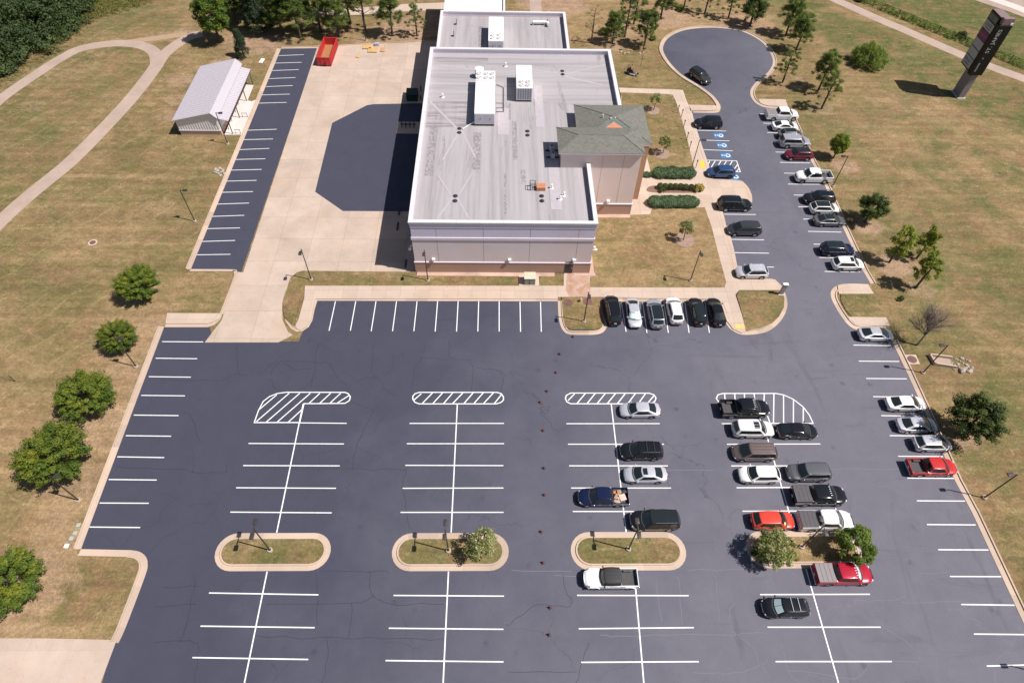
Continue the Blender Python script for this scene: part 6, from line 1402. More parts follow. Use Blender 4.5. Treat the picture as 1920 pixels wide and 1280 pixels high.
hedge('clipped dark green hedge on the near side of the entrance walk', (23.01, 77.78), (31.03, 77.88), 2.2, 1.05, rg)
hedge('small low hedge stub against the tower at the entrance', (23.00, 84.64), (24.61, 84.39), .9, .7, rg)
for i, x in enumerate((1236.5, 1246, 1255.5, 1265, 1274.5, 1284, 1294.5)):
    p = [(25.52, 81.50), (26.31, 81.38), (27.12, 81.39), (27.93, 81.40), (28.75, 81.41), (29.53, 81.29), (30.42, 81.24)][i]
    tree('boxwood_ball', 'round clipped boxwood on the planting bed, %s from the left in its row' % ORD[i], 'shrub', 'ball', i % 2, p, 1.02, group='boxwood balls on the planting bed', z=.18)
tree('shrub', 'yellow flowering shrub at the right end of the boxwood row', 'shrub', 'bush', 2, (31.63, 81.12), .85, z=.18)
tree('shrub', 'reddish thin shrub at the left end of the boxwood row', 'shrub', 'bush', 0, (25.79, 80.72), .55, z=.18)
# the wood in the far corner: one mass of crowns
rg = np.random.default_rng(21)
edge = [(-99.65, 101.89), (-94.53, 106.29), (-91.04, 110.87), (-89.32, 115.63), (-87.42, 120.45), (-86.09, 125.08), (-85.23, 129.69), (-85.30, 134.49), (-86.24, 139.49), (-87.92, 145.67), (-90.29, 153.76)]
ex = np.array([e[0] for e in edge]); ey = np.array([e[1] for e in edge])
cl, rad, nn = [], [], 0
while nn < 2100:
    i = rg.integers(0, len(edge)-1); f = rg.uniform(); bx, by = ex[i]+(ex[i+1]-ex[i])*f, ey[i]+(ey[i+1]-ey[i])*f
    dist = rg.uniform(0, 1)**1.3*30
    tx, ty = -0.70, 0.71
    h = min(7.2, 1.0+dist*1.1)*rg.uniform(.55, 1.1)
    cl.append((bx+tx*dist+rg.normal()*1.2, by+ty*dist+rg.normal()*1.2, h*rg.uniform(.3, 1)**.5)); rad.append(rg.uniform(.8, 1.5)); nn += 1
cl = np.array(cl)
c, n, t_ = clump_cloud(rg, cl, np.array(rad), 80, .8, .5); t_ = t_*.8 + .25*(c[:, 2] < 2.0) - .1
ok = c[:, 2] > .02
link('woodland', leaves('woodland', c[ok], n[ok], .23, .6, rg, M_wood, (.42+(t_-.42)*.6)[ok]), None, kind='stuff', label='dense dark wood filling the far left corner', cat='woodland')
# tall dry grass at the wood edge
q = []
for i in range(len(edge)-1):
    for k in range(60):
        f = rg.uniform(); q.append((edge[i][0]+(edge[i+1][0]-edge[i][0])*f+rg.normal()*1.0+.8, edge[i][1]+(edge[i+1][1]-edge[i][1])*f+rg.normal()*1.0-.8, .25))
c, n, t_ = clump_cloud(rg, np.array(q), rg.uniform(.25, .6, len(q)), 14, .6, .2)
link('rough_grass', leaves('rough_grass', c, n, .16, .2, rg, M_dryw, t_), None, kind='stuff', label='dry rough grass along the foot of the corner wood', cat='grass')
q = []
wa, wb_, wc = Vector((-84.31, 130.58)), Vector((-70.54, 143.78)), Vector((-86.78, 148.70))
for k in range(900):
    f, d = rg.uniform(), rg.uniform()**1.2
    e_ = wa.lerp(wb_, f)+(wc-wa.lerp(wb_, f))*d*.8+Vector((rg.normal()*.6, rg.normal()*.6)); q.append((e_.x, e_.y, rg.uniform(.1, .7)))
c, n, t_ = clump_cloud(rg, np.array(q), rg.uniform(.4, .9, len(q)), 26, .7, .2)
link('tall_weeds', leaves('tall_weeds', c, n, .17, .25, rg, M_weed, t_), None, kind='stuff', label='yellow green weeds beyond the footpath at the top edge', cat='weeds')

# ---------------------------------------------------------------- lamp posts
M_bronze = plain('dark_bronze', (0.045, 0.036, 0.034), 0.5)
M_lens = Mt('lamp_lens', (0.55, 0.55, 0.52), 0.3).m
def lamp_proto(double):
    out = []
    bm = BM(); cyl(bm, 0, 0, 0, .22, .27, 16, .25); out.append(('base', mesh('base', bm, M_conc, 40), (0, 0, 0), None))
    bm = BM(); tube(bm, [(0, 0, .2), (0, 0, 5.85)], [.075, .06], 8); box(bm, (0, 0, .25), (.26, .26, .08), bev=.02); out.append(('pole', mesh('pole', bm, M_bronze, 40), (0, 0, 0), None))
    for s in ((1, -1) if double else (1,)):
        bm = BM(); box(bm, (s*.22, 0, 5.78), (.42, .07, .09)); out.append(('arm', mesh('arm', bm, M_bronze), (0, 0, 0), None))
        bm = BM(); box(bm, (s*.72, 0, 5.80), (.62, .40, .16), bev=.04); hd = mesh('lamp_head', bm, M_bronze, 40)
        bm = BM(); box(bm, (s*.72, 0, 5.715), (.44, .30, .02)); out.append(('lamp_head', hd, (0, 0, 0), mesh('lens', bm, M_lens)))
    return out
LP = {False: lamp_proto(False), True: lamp_proto(True)}
def lamp(label, p, rz=0, double=False, h=1.0, z=0.0):
    t = thing('lamp_post', label, 'lamp post', (p[0], p[1], z), R(rz), 'lamp posts round the car park')
    t.scale = (1, 1, h)
    for nm, me, l, sub in LP[double]:
        o = link(nm, me, t)
        if sub: link('lens', sub, o)
lamp('lamp post alone on the west lawn beside the side car park', (-45.17, 73.32), 0)
lamp('lamp post at the rounded left end of the front lawn', (-25.86, 61.52), -90, z=.15)
lamp('lamp post in the grass before the left part of the front wall', (-9.77, 61.49), -90, z=.15)
lamp('lamp post on the burnt lawn right of the building', (26.88, 61.71), -90, z=.15)
lamp('lamp post on the little island left of the parked black SUV', (11.35, 54.26), -90, z=.15)
lamp('lamp post in front of the smallest maple', (-44.86, 46.88), 0)
lamp('lamp post below the widest maple', (-45.05, 29.30), 0)
lamp('double headed lamp post on the first long island from the left', (-23.37, 23.75), 90, True, z=.13)
lamp('double headed lamp post beside the pale flowering tree on the second island', (-5.06, 23.64), 90, True, z=.13)
lamp('double headed lamp post on the grass island below the large black SUV', (13.65, 23.74), 90, True, z=.13)
lamp('double headed lamp post between the two trees of the planted island', (31.89, 23.91), 90, True, z=.13)
lamp('lamp post beside the culvert mouth on the east lawn', (53.77, 46.22), 180)
lamp('lamp post on the east verge below the red pickup', (53.94, 29.41), 180)
lamp('lamp post behind the white pickup with open bed', (53.65, 82.59), 180)
lamp('lamp post rising from the hedge by the accessible bays', (31.33, 86.12), 0, z=.15)
lamp('lamp post by the front corner of the metal shed', (-45.11, 92.14), 0)
lamp('lamp post among the pines behind the timber stacks', (-26.46, 126.13), 180)
lamp('lamp post behind the feathery pine near the turnaround', (28.36, 122.94), 180)
lamp('lamp post at the lower right edge with its shadow on the asphalt', (52.36, 11.53), 180)
# path lights
for i, (p, lab) in enumerate((((31.83, 102.32), 'first from the far end'), ((32.28, 101.02), 'second from the far end'), ((32.12, 97.84), 'third from the far end'), ((32.06, 94.31), 'fourth from the far end, with a wider head'), ((32.08, 91.79), 'fifth, just above the lamp post'), ((32.25, 86.82), 'last, beside the yellow tactile plate'))):
    bm = BM(); tube(bm, [(0, 0, 0), (0, 0, 1.25)], .05, 6); o = thing('path_light', 'post light along the side walk, ' + lab, 'path light', (*p, .15), 0, 'post lights along the side walk')
    part('post', bm, M_bronze, o); bm = BM(); cyl(bm, 0, 0, 1.2, 1.5, .09, 8, .11); part('head', bm, M_bronze, o)
# ---------------------------------------------------------------- cones
M_cone = plain('orange_cone', (0.22, 0.034, 0.020), 0.8)
def cone_me():
    bm = BM(); cyl(bm, 0, 0, .03, .62, .15, 14, .035); a = mesh('body', bm, M_cone, 50)
    bm = BM(); box(bm, (0, 0, .02), (.42, .42, .04), bev=.01); b = mesh('base', bm, M_trim)
    bm = BM(); cyl(bm, 0, 0, .34, .46, .098, 14, .072); c = mesh('collar', bm, M_white, 50)
    return a, b, c
CM = cone_me()
for i, p in enumerate(((9.73, 51.74), (7.83, 48.93), (7.21, 46.07), (5.96, 43.30), (5.08, 41.72), (5.29, 37.83), (5.19, 33.01), (5.09, 29.80), (4.58, 25.65), (4.65, 22.39), (5.17, 17.97), (4.98, 15.47))):
    t = thing('traffic_cone', 'orange traffic cone, %s from the building end of the line of cones' % ORD[i], 'traffic cone', (p[0], p[1], ZA), rz_.uniform(0, 1.5), 'traffic cones down the middle of the lot')
    t.scale = (.8, .8, .8)
    for n_, m_ in zip(('body', 'base'), CM): link(n_, m_, t)
# ---------------------------------------------------------------- dumpsters and timber behind the building
t = thing('roll_off_dumpster', 'open red roll-off dumpster with a wooden floor at the corner of the service yard', 'dumpster', (*(-32.92, 120.04), .034), R(-1.5))
M_rd = plain('dumpster_red', (0.50, 0.030, 0.034), 0.55, var=0.2); M_ply = plain('plywood_floor', (0.33, 0.155, 0.06), 0.8, var=.25)
W2, L2, H2 = 1.25, 3.7, 1.75
bm = BM(); box2(bm, (-W2, -L2, .2), (W2, L2, .32)); part('floor', bm, M_ply, t)
for s in (-1, 1):
    bm = BM(); box2(bm, (s*W2, -L2, .15), (s*(W2-.06), L2, H2)); sd = part('side_panel', bm, M_rd, t)
    for k in range(9):
        y = -L2+.25+k*(2*L2-.5)/8; bm = BM(); box2(bm, (s*W2, y-.06, .2), (s*(W2+.09), y+.06, H2-.05)); part('rib', bm, M_rd, sd)
    bm = BM(); tube(bm, [(s*W2, -L2, H2), (s*W2, L2, H2)], .06, 6); part('top_rail', bm, M_rd, sd)
for s in (-1, 1):
    bm = BM(); box2(bm, (-W2+.06, s*L2, .15), (W2-.06, s*(L2-.06), H2)); ed = part('end_panel', bm, M_rd, t)
    bm = BM(); tube(bm, [(-W2, s*L2, H2), (W2, s*L2, H2)], .06, 6); part('top_rail', bm, M_rd, ed)
    for x in (-.45, .45): bm = BM(); box2(bm, (x-.06, s*L2, .2), (x+.06, s*(L2+.09), H2-.1)); part('rib', bm, M_rd, ed)
for s in (-1, 1):
    bm = BM(); box2(bm, (s*.5-.06, -L2+.1, 0), (s*.5+.06, L2-.1, .16)); part('skid', bm, M_dark, t)
bm = BM(); box2(bm, (-.25, -L2-.10, .15), (.25, -L2-.02, .55)); part('hook_plate', bm, M_dark, t)
M_pl = plain('fresh_timber', (0.56, 0.36, 0.15), 0.8, var=.15); M_pl2 = plain('pallet_wood', (0.52, 0.30, 0.15), 0.85, var=.2)
def stack(name, label, p, sx, sy, n, rz=0, m=M_pl, along='y', th=.06):
    t = thing(name, label, 'timber', (*p, .034), R(rz), 'timber left in the service yard')
    bm = BM()
    for q in (-.35, .35): box2(bm, (-sx/2, q*sy-.05, 0), (sx/2, q*sy+.05, .08))
    part('bearer', bm, M_pl2, t)
    for l in range(2):
        for k in range(n):
            bm = BM(); a = -sx/2+sx*k/n; box2(bm, (a+.012, -sy/2+rz_.uniform(-.04, .04), .08+l*th), (a+sx/n-.012, sy/2+rz_.uniform(-.04, .04), .08+(l+1)*th-.006)); part('board', bm, m, t)
    return t
stack('timber_stack', 'yellow timber stack, left one of the two overlapping', (-25.92, 123.49), 1.75, 1.5, 7)
stack('timber_stack', 'yellow timber stack, right and nearer of the two overlapping', (-24.68, 122.32), 1.8, 1.7, 8)
stack('wooden_pallet', 'single pinkish pallet right of the timber stacks', (-22.74, 122.57), .9, 1.5, 5, m=M_pl2, th=.035)
stack('timber_stack', 'few loose boards lying apart below the stacks', (-27.22, 119.99), .85, .9, 4, -18, th=.025)
t = thing('blue_crate', 'blue and white wrapped bundle behind the timber stacks', 'bundle', (*(-24.08, 124.25), .034), R(4))
bm = BM(); box2(bm, (-.5, -.35, 0), (.5, .35, .12)); part('pallet', bm, M_pl2, t)
bm = BM(); box2(bm, (-.45, -.3, .12), (.45, .3, .5), bev=.05); part('wrapped_bundle', bm, plain('blue_white_wrap', (.36, .40, .56), .5, var=.5, scale=2), t)
t = thing('waste_container', 'dark green lidded waste container half in the building shadow', 'dumpster', (*(-15.54, 105.88), .034))
M_gr = plain('container_green', (0.010, 0.042, 0.026), .5)
bm = BM(); box2(bm, (-1.0, -.85, .15), (1.0, .85, 1.25), bev=.04); bd = part('body', bm, M_gr, t)
for k in range(4): bm = BM(); box2(bm, (-.85+.5*k, -.91, .25), (-.78+.5*k, -.85, 1.2)); part('rib', bm, M_gr, bd)
for a, b in ((-1.02, -.02), (.02, 1.02)):
    bm = BM(); q = [bm.verts.new(v) for v in ((a, -.9, 1.27), (b, -.9, 1.27), (b, .9, 1.55), (a, .9, 1.55), (a, -.9, 1.33), (b, -.9, 1.33), (b, .9, 1.61), (a, .9, 1.61))]
    for f in ((3, 2, 1, 0), (4, 5, 6, 7), (0, 1, 5, 4), (1, 2, 6, 5), (2, 3, 7, 6), (3, 0, 4, 7)): bm.faces.new([q[i] for i in f])
    part('lid', bm, plain('container_lid', (.016, .034, .028), .5), t)
for x in (-.8, .8):
    bm = BM(); cyl(bm, x, -.6, 0, .16, .09, 8); cyl(bm, x, .6, 0, .16, .09, 8); part('castor', bm, M_dark, t)
for i, (p, lab) in enumerate((((-14.23, 108.31), 'farther one'), ((-14.00, 105.24), 'nearer one'))):
    bm = BM(); cyl(bm, p[0], p[1], .03, 1.15, .1, 10); part('bollard', bm, M_dark, None, label='dark bollard in the building shadow beside the waste container, ' + lab, cat='bollard', group='bollards beside the waste container')
for i, (p, lab) in enumerate((((-15.07, 75.74), 'beside the asphalt apron'), ((-14.99, 72.43), 'midway along the shaded wall'), ((-13.12, 64.74), 'near the front corner of the building'))):
    bm = BM(); box(bm, (p[0], p[1], .12), (.25, 1.6, .17), bev=.03); part('wheel_stop', bm, M_dark, None, label='dark wheel stop lying in the building shadow ' + lab, cat='wheel stop', group='wheel stops in the building shadow')
t = thing('gas_meter', 'dark pipework with meters on the pale dock pad in the building shadow', 'pipework', (*(-15.48, 97.46), .06))
bm = BM()
for k in range(4): tube(bm, [(-1.2+.7*k, .3, 0), (-1.2+.7*k, .3, .8), (-1.2+.7*k, -.4, .8), (-1.2+.7*k, -.4, 0)], .07, 6)
tube(bm, [(-1.4, -.05, .5), (1.2, -.05, .5)], .09, 6); part('pipework', bm, M_dark, t)
# ---------------------------------------------------------------- small ground things
def manhole(label, p, r, m, z):
    t = thing('manhole', label, 'manhole', (*p, z)); bm = BM(); cyl(bm, 0, 0, 0, .03, r*1.5, 24); part('frame', bm, M_conc, t)
    bm = BM(); cyl(bm, 0, 0, .03, .05, r, 24); part('lid', bm, m, t)
M_rusty = plain('rusty_iron', (0.155, 0.075, 0.062), 0.8, var=.25)
manhole('round rusty manhole lid in a pale collar on the west lawn', (-58.39, 68.62), .42, M_rusty, 0.005)
for p, l in (((9.50, 57.51), 'left'), ((12.13, 57.72), 'right')):
    bm = BM(); cyl(bm, p[0], p[1], .17, .20, .62, 24); part('manhole_cover', bm, M_rusty, None, label='reddish round lid in the little island by the rusty walk, %s of two' % l, cat='manhole', group='round lids in the little island')
t = thing('utility_post', 'short pale utility post between the two round lids', 'post', (*(11.15, 57.71), .17))
bm = BM(); cyl(bm, 0, 0, 0, .55, .12, 10); cyl(bm, 0, 0, .55, .7, .15, 10, .05); part('post', bm, plain('cream_plastic', (.62, .48, .36), .6), t)
bm = BM(); box2(bm, (-.3, -.1, 0), (-.12, .1, .35), bev=.02); part('cap', bm, M_brown, t)
t = thing('drain_inlet', 'square concrete inlet with a brown round lid at the east kerb', 'drain', (*(53.11, 48.21), 0))
iq = [(x-(53.11, 48.21)[0], y-(53.11, 48.21)[1]) for x, y in [(52.36, 48.97), (53.90, 48.98), (53.86, 47.46), (52.40, 47.45)]]
bm = BM(); prism(bm, iq, 0, .17); part('slab', bm, M_conc, t); bm = BM(); cyl(bm, 0, 0, .17, .20, .58, 24); part('lid', bm, M_rusty, t)
bm = BM(); prism(bm, [(51.60, 48.63), (52.16, 48.63), (52.24, 47.20), (51.55, 47.20)], .03, .045); part('gutter_stain', bm, plain('rust_stain', (.17, .085, .075), .9, var=.3), kind='structure')
t = thing('culvert_mouth', 'concrete culvert mouth with flared walls on the east lawn', 'culvert', (*(56.66, 47.89), 0))
o0 = (56.66, 47.89)
def rel(l): return [(x-o0[0], y-o0[1]) for x, y in l]
for seg in ([(55.62, 48.90), (58.24, 48.48)], [(55.73, 47.46), (58.22, 46.97)], [(55.62, 48.90), (55.73, 47.46)]):
    a, b = rel(seg); bm = BM(); d = Vector((b[0]-a[0], b[1]-a[1])); L_ = d.length; ang = math.atan2(d.y, d.x)
    box(bm, ((a[0]+b[0])/2, (a[1]+b[1])/2, .22), (L_+.16, .18, .52), rz=ang, bev=.02); part('wall', bm, M_conc, t)
bm = BM(); prism(bm, rel([(55.65, 48.81), (58.20, 48.40), (58.25, 47.06), (55.76, 47.55)]), 0, .03); part('floor', bm, M_path, t)
M_rock = plain('pale_rock', (.38, .32, .27), .9, var=.25)
rk = random.Random(3)
def rock(label, p, s, grp):
    bm = BM(); bmesh.ops.create_icosphere(bm, subdivisions=2, radius=1)
    for v in bm.verts:
        q = 1+.22*math.sin(v.co.x*3.1+p[0]*7)+.18*math.sin(v.co.y*4.3+p[1]*5)+rk.uniform(-.06, .06); v.co = Vector((v.co.x*q*s, v.co.y*q*s*.8, v.co.z*q*s*.55+s*.25))
    o = part('rock', bm, M_rock, None, label=label, cat='rock', group=grp); o.location = (*p, 0); o.rotation_euler = (0, 0, rk.uniform(0, 6))
rock('largest pale rock below the culvert mouth', (59.11, 46.64), .55, 'rocks at the culvert mouth'); rock('second large pale rock, right of the largest at the culvert', (59.93, 46.48), .38, 'rocks at the culvert mouth')
for p in [(59.00, 48.32), (59.35, 47.98), (59.65, 47.73), (59.96, 47.48), (60.57, 48.07), (58.43, 47.47), (58.80, 47.06), (58.88, 47.56), (59.60, 46.98), (60.02, 47.15), (59.78, 48.49), (60.29, 48.24), (58.23, 47.81), (58.01, 46.81), (60.43, 46.98)]: rock('small pale rock scattered at the culvert mouth', p, rk.uniform(.14, .26), 'small rocks at the culvert mouth')
for p in [(-45.26, 85.41), (-44.82, 85.02), (-44.63, 85.56), (-44.16, 84.76), (-44.56, 84.35), (-44.13, 85.30), (-45.14, 84.61), (-43.64, 84.36), (-44.12, 83.96)]: rock('pale rubble stone beside the kerb of the side car park', p, rk.uniform(.22, .38), 'rubble beside the side car park')
for p in [(24.14, 123.04), (24.71, 122.45), (25.47, 122.67), (27.78, 122.53)]: rock('small pale stone in the grass beyond the mower', p, .3, 'stones beyond the mower')
bm = BM(); box2(bm, (-.35, -.75, 0), (.35, .75, .12), bev=.02); o = part('utility_cover', bm, M_white_metal, None, label='white rectangular utility lid on the grass above the metal shed', cat='utility lid'); o.location = (*(-45.23, 118.00), .01); o.rotation_euler = (0, 0, -.15)
for i, (p, lab, s) in enumerate((((-44.33, 24.32), 'white square lid beside the lower west kerb', .45), ((-44.00, 26.54), 'greenish valve lid uppermost of three by the west kerb', .42), ((-43.99, 25.68), 'greenish valve lid in the middle of three by the west kerb', .42), ((-44.15, 25.11), 'greenish valve lid lowest of three by the west kerb', .42))):
    bm = BM(); box2(bm, (p[0]-s/2, p[1]-s/2, 0), (p[0]+s/2, p[1]+s/2, .06), bev=.015); part('valve_lid', bm, M_white_metal if i == 0 else plain('green_lid', (.36, .40, .36), .7), None, label=lab, cat='utility lid', group='valve lids by the west kerb')
t = thing('pedestal_sign', 'short grey pedestal sign with a white top at the tip of the corner lawn', 'sign', (*(39.01, 59.25), .15), R(0))
bm = BM(); box2(bm, (-.42, -.25, 0), (.42, .25, .12)); part('footing', bm, M_wash, t)
bm = BM(); box2(bm, (-.30, -.14, .12), (.30, .14, 2.0), bev=.02); part('panel', bm, plain('pedestal_grey', (.30, .26, .27), .5), t)
bm = BM(); box2(bm, (-.36, -.22, 2.0), (.36, .22, 2.12), bev=.02); part('cap', bm, M_white_metal, t)
# dry stakes and goal frame on the far lawn
t = thing('goal_frame', 'thin white goal frame on the far lawn at the top edge', 'frame', (*(67.81, 144.69), 0))
bm = BM(); g = [(x-(67.81, 144.69)[0], y-(67.81, 144.69)[1]) for x, y in [(64.49, 145.08), (70.97, 143.81)]]
tube(bm, [(*g[0], 0), (*g[0], 2.0), (*g[1], 2.0), (*g[1], 0)], .06, 6); part('frame', bm, M_grey, t)
t = thing('dead_sapling', 'thin dead sapling tied upright in front of the feathery pine', 'tree', (*(27.29, 118.00), 0))
bm = BM(); tube(bm, [(0, 0, 0), (.05, 0, 1.4), (.2, .1, 2.6)], [.05, .035, .012], 5)
for a in range(7): tube(bm, [(.05, 0, 1.1+.18*a), (.05+.5*math.cos(a*2.1), .5*math.sin(a*2.1), 1.5+.2*a)], [.018, .006], 4)
part('trunk', bm, M_bark, t)
for p, l in (((-58.60, 44.61), 'on the west lawn left of the maples'), ((62.99, 142.60), 'on the far lawn beside the goal frame')):
    bm = BM(); tube(bm, [(p[0], p[1], 0), (p[0]-.2, p[1]+.1, 1.1)], .05, 5); part('stake', bm, M_dark, None, label='thin dark stake leaning ' + l, cat='stake')
# ---------------------------------------------------------------- fence along the far path
fa, fb = Vector((77.65, 147.98)), Vector((110.80, 109.87))
t = thing('wire_fence', 'wire fence with thin posts along the far footpath', 'fence', (fa.x, fa.y, 0))
d = (fb-fa); n_ = int(d.length/2.9)
bm = BM(); tube(bm, [(0, 0, 0), (0, 0, 1.55)], .06, 6); pm = mesh('post', bm, M_dark, 60)
for k in range(n_+1): o = link('post', pm, t); o.location = (d.x*k/n_, d.y*k/n_, 0)
for z in (.2, .6, 1.0, 1.4):
    bm = BM(); tube(bm, [(0, 0, z), (d.x, d.y, z)], .018 if z < 1.3 else .035, 4); part('rail' if z > 1.3 else 'wire', bm, M_dark, t)
q, q2 = [], []
rg = np.random.default_rng(8)
for k in range(330):
    f = rg.uniform(); q.append((fa.x+d.x*f+rg.normal()*.28, fa.y+d.y*f+rg.normal()*.28-.15, rg.uniform(.05, .4)))
for k in range(900):
    f = rg.uniform(); o_ = rg.uniform(.3, 3.0); q2.append((fa.x+d.x*f+o_*.6, fa.y+d.y*f+o_*.8, rg.uniform(.05, .35)))
c, n, t_ = clump_cloud(rg, np.array(q), rg.uniform(.2, .5, len(q)), 22, .8, .2)
link('fence_weeds', leaves('fence_weeds', c, n, .13, .25, rg, M_willow, t_-.15), None, kind='stuff', label='dark weeds grown into the foot of the wire fence', cat='weeds')
c, n, t_ = clump_cloud(rg, np.array(q2), rg.uniform(.3, .6, len(q2)), 18, .6, .2)
link('verge_grass', leaves('verge_grass', c, n, .16, .2, rg, M_willow, t_), None, kind='stuff', label='rank green grass behind the wire fence', cat='grass')
tree('shrub', 'dark bush growing through the wire fence near the pylon sign', 'shrub', 'bush', 0, (95.39, 130.08), 1.1)
tree('shrub', 'dark bush in the wire fence at the top edge', 'shrub', 'bush', 0, (79.31, 145.79), .9)
# ---------------------------------------------------------------- pylon sign
PX0, PX1, PY0, PY1, PZ0, PZ1 = 84.35, 86.25, 107.9, 111.7, 5.1, 14.7
pc = (85.3, 109.8)
M_pyl = plain('sign_black', (0.010, 0.010, 0.011), .5, spec=.3); M_pgrey = plain('pylon_grey', (.22, .20, .215), .6, var=.06)
M_pan = plain('sign_panel_grey', (.36, .38, .43), .4, var=.05); M_purple = plain('sign_panel_purple', (.15, .02, .115), .4, var=.08); M_dpan = plain('sign_panel_dark', (.05, .06, .06), .4)
M_cop = plain('sign_top_brown', (.22, .15, .15), .6)
t = thing('pylon_sign', 'tall black pylon sign with stacked tenant panels by the far footpath', 'sign', (*pc, 0))
def pbox(name, a, b, m, par=t, bev=0.0):
    bm = BM(); box2(bm, (a[0]-pc[0], a[1]-pc[1], a[2]), (b[0]-pc[0], b[1]-pc[1], b[2]), bev=bev); return part(name, bm, m, par)
pbox('footing', (85.0, 107.95, 0), (86.5, 110.7, .15), M_wash)
pbox('pillar', (85.15, 108.1, .15), (86.25, 110.5, PZ0+.3), M_pgrey)
pbox('cabinet', (PX0, 108.7, PZ0), (PX1-.1, PY1, PZ1-.1), M_pyl, bev=.03)
pbox('cabinet_top', (PX0+.08, 108.75, PZ1-.1), (PX1-.2, PY1-.05, PZ1+.02), M_cop)
pbox('spine', (PX0+.02, 107.75, PZ0-.3), (PX1+.35, 108.7, PZ1-1.0), M_pyl, bev=.03)
pbox('spine_top', (PX0+.3, 107.95, PZ1-1.0), (PX1+.25, 108.69, PZ1+.1), M_cop, bev=.03)
pbox('spine_cap_light', (PX1-.15, 107.85, PZ1-.95), (PX1+.30, 107.95, PZ1-.6), M_white_metal)
def text(par, s, size, m, M, name='lettering', spacing=1.0, sx=1.0):
    cu = bpy.data.curves.new('lettering', 'FONT'); cu.body = s; cu.size = size; cu.align_x = 'CENTER'; cu.align_y = 'CENTER'; cu.extrude = .012; cu.space_character = spacing
    ob = bpy.data.objects.new('lettering_src', cu); C.objects.link(ob)
    dg = bpy.context.evaluated_depsgraph_get(); me = bpy.data.meshes.new_from_object(ob.evaluated_get(dg)); me.name = 'lettering'
    bpy.data.objects.remove(ob); bpy.data.curves.remove(cu)
    me.transform(M @ Matrix.Diagonal((sx, 1, 1, 1)))
    me.materials.clear(); me.materials.append(m)
    return link(name, me, par)
M_txt = plain('lettering_white', (.45, .45, .45), .5); M_txd = plain('lettering_dark', (.07, .075, .10), .5); M_txp = plain('lettering_pink', (.40, .16, .34), .5)
hz = [(13.25, 14.45), (11.75, 13.1), (10.2, 11.6), (8.65, 10.05), (7.1, 8.5), (5.35, 6.95)]
ms = [M_dpan, M_pan, M_purple, M_pan, M_pan, M_pan]
# text frame on the west face: letters run towards -Y, upright along Z, facing -X
def west(y, z, off=.045): return Matrix(((0, 0, -1, PX0-pc[0]-off), (-1, 0, 0, y-pc[1]), (0, 1, 0, z), (0, 0, 0, 1)))
ymid = (108.85+111.6)/2
for i, ((z0, z1), m) in enumerate(zip(hz, ms)):
    pn = pbox('tenant_panel', (PX0-.035, 108.85, z0), (PX0-.002, 111.6, z1), m)
    if i == 0:
        for y in (109.55, 110.9): pbox('small_panel', (PX0-.045, y-.58, z0+.2), (PX0-.036, y+.58, z1-.2), plain('sign_olive', (.13, .15, .14), .5), pn)
    if i == 1:
        text(pn, 'LUXE', .72, M_txd, west(ymid, z0+.85), sx=1.15)
        pbox('text_line', (PX0-.047, ymid-.9, z0+.26), (PX0-.036, ymid+.6, z0+.38), M_txd, pn)
    if i == 2:
        text(pn, 'premier', .62, M_txp, west(ymid, z0+.75), sx=1.1)
    if i == 5:
        text(pn, 'BALLET', .55, M_txd, west(ymid, z0+1.0), sx=1.1)
        pbox('text_line', (PX0-.047, ymid-.8, z0+.38), (PX0-.036, ymid+.8, z0+.52), M_txd, pn)
# text on the south face runs upwards
def south(x, z): return Matrix(((0, -1, 0, x-pc[0]), (0, 0, -1, 107.75-pc[1]-.01), (1, 0, 0, z), (0, 0, 0, 1)))
text(t, 'ST. JAMES', .92, M_txt, south(PX0+.62, 11.0), spacing=1.08)
text(t, 'SHOPPES', .40, M_txt, south(PX0+.55, 6.3)); text(t, 'at', .40, M_txt, south(PX0+.55, 7.95))
# ---------------------------------------------------------------- person on the mower
M_skin = plain('skin', (.44, .235, .165), .6, var=.06); M_short = plain('dark_shorts', (.04, .022, .030), .9); M_hair = plain('dark_hair', (.02, .015, .012), .8)
mp = (25.18, 115.12)
t = thing('riding_mower', 'dark zero turn riding mower with a grey deck on the lawn behind the building', 'mower', (*mp, 0), R(-28))
M_mow = plain('mower_black', (.022, .02, .022), .5); M_mgrey = plain('mower_grey', (.26, .25, .25), .6)
bm = BM(); box2(bm, (-.95, -.38, .32), (.45, .38, .60), bev=.05); part('chassis', bm, M_mow, t)
bm = BM(); box2(bm, (-.95, -.33, .60), (-.45, .33, .92), bev=.08); part('engine', bm, M_mow, t)
bm = BM(); box2(bm, (-.42, -.27, .62), (.08, .27, .74), bev=.05); box(bm, (-.44, 0, .98), (.12, .52, .55), bev=.05, rot=Matrix.Rotation(-.15, 4, 'Y')); part('seat', bm, M_mow, t)
bm = BM(); box2(bm, (-.25, -.66, .14), (.85, .66, .34), bev=.09); part('cutting_deck', bm, M_mgrey, t)
bm = BM(); box2(bm, (.45, -.30, .36), (1.0, .30, .44), bev=.02); part('foot_plate', bm, M_mgrey, t)
for s in (-1, 1):
    bm = BM(); tube(bm, [(-.62, s*.42, .30), (-.62, s*.68, .30)], .30, 16); part('rear_wheel', bm, M_tyre, t)
    bm = BM(); tube(bm, [(1.08, s*.40, .15), (1.08, s*.55, .15)], .15, 12); fwq = part('front_wheel', bm, M_tyre, t)
    bm = BM(); tube(bm, [(.8, s*.3, .4), (1.08, s*.47, .4), (1.08, s*.47, .16)], .03, 6); part('fork', bm, M_mow, fwq)
    bm = BM(); tube(bm, [(-.1, s*.33, .6), (.15, s*.36, .95), (.35, s*.12, 1.0)], .022, 6); part('steering_lever', bm, M_mow, t)
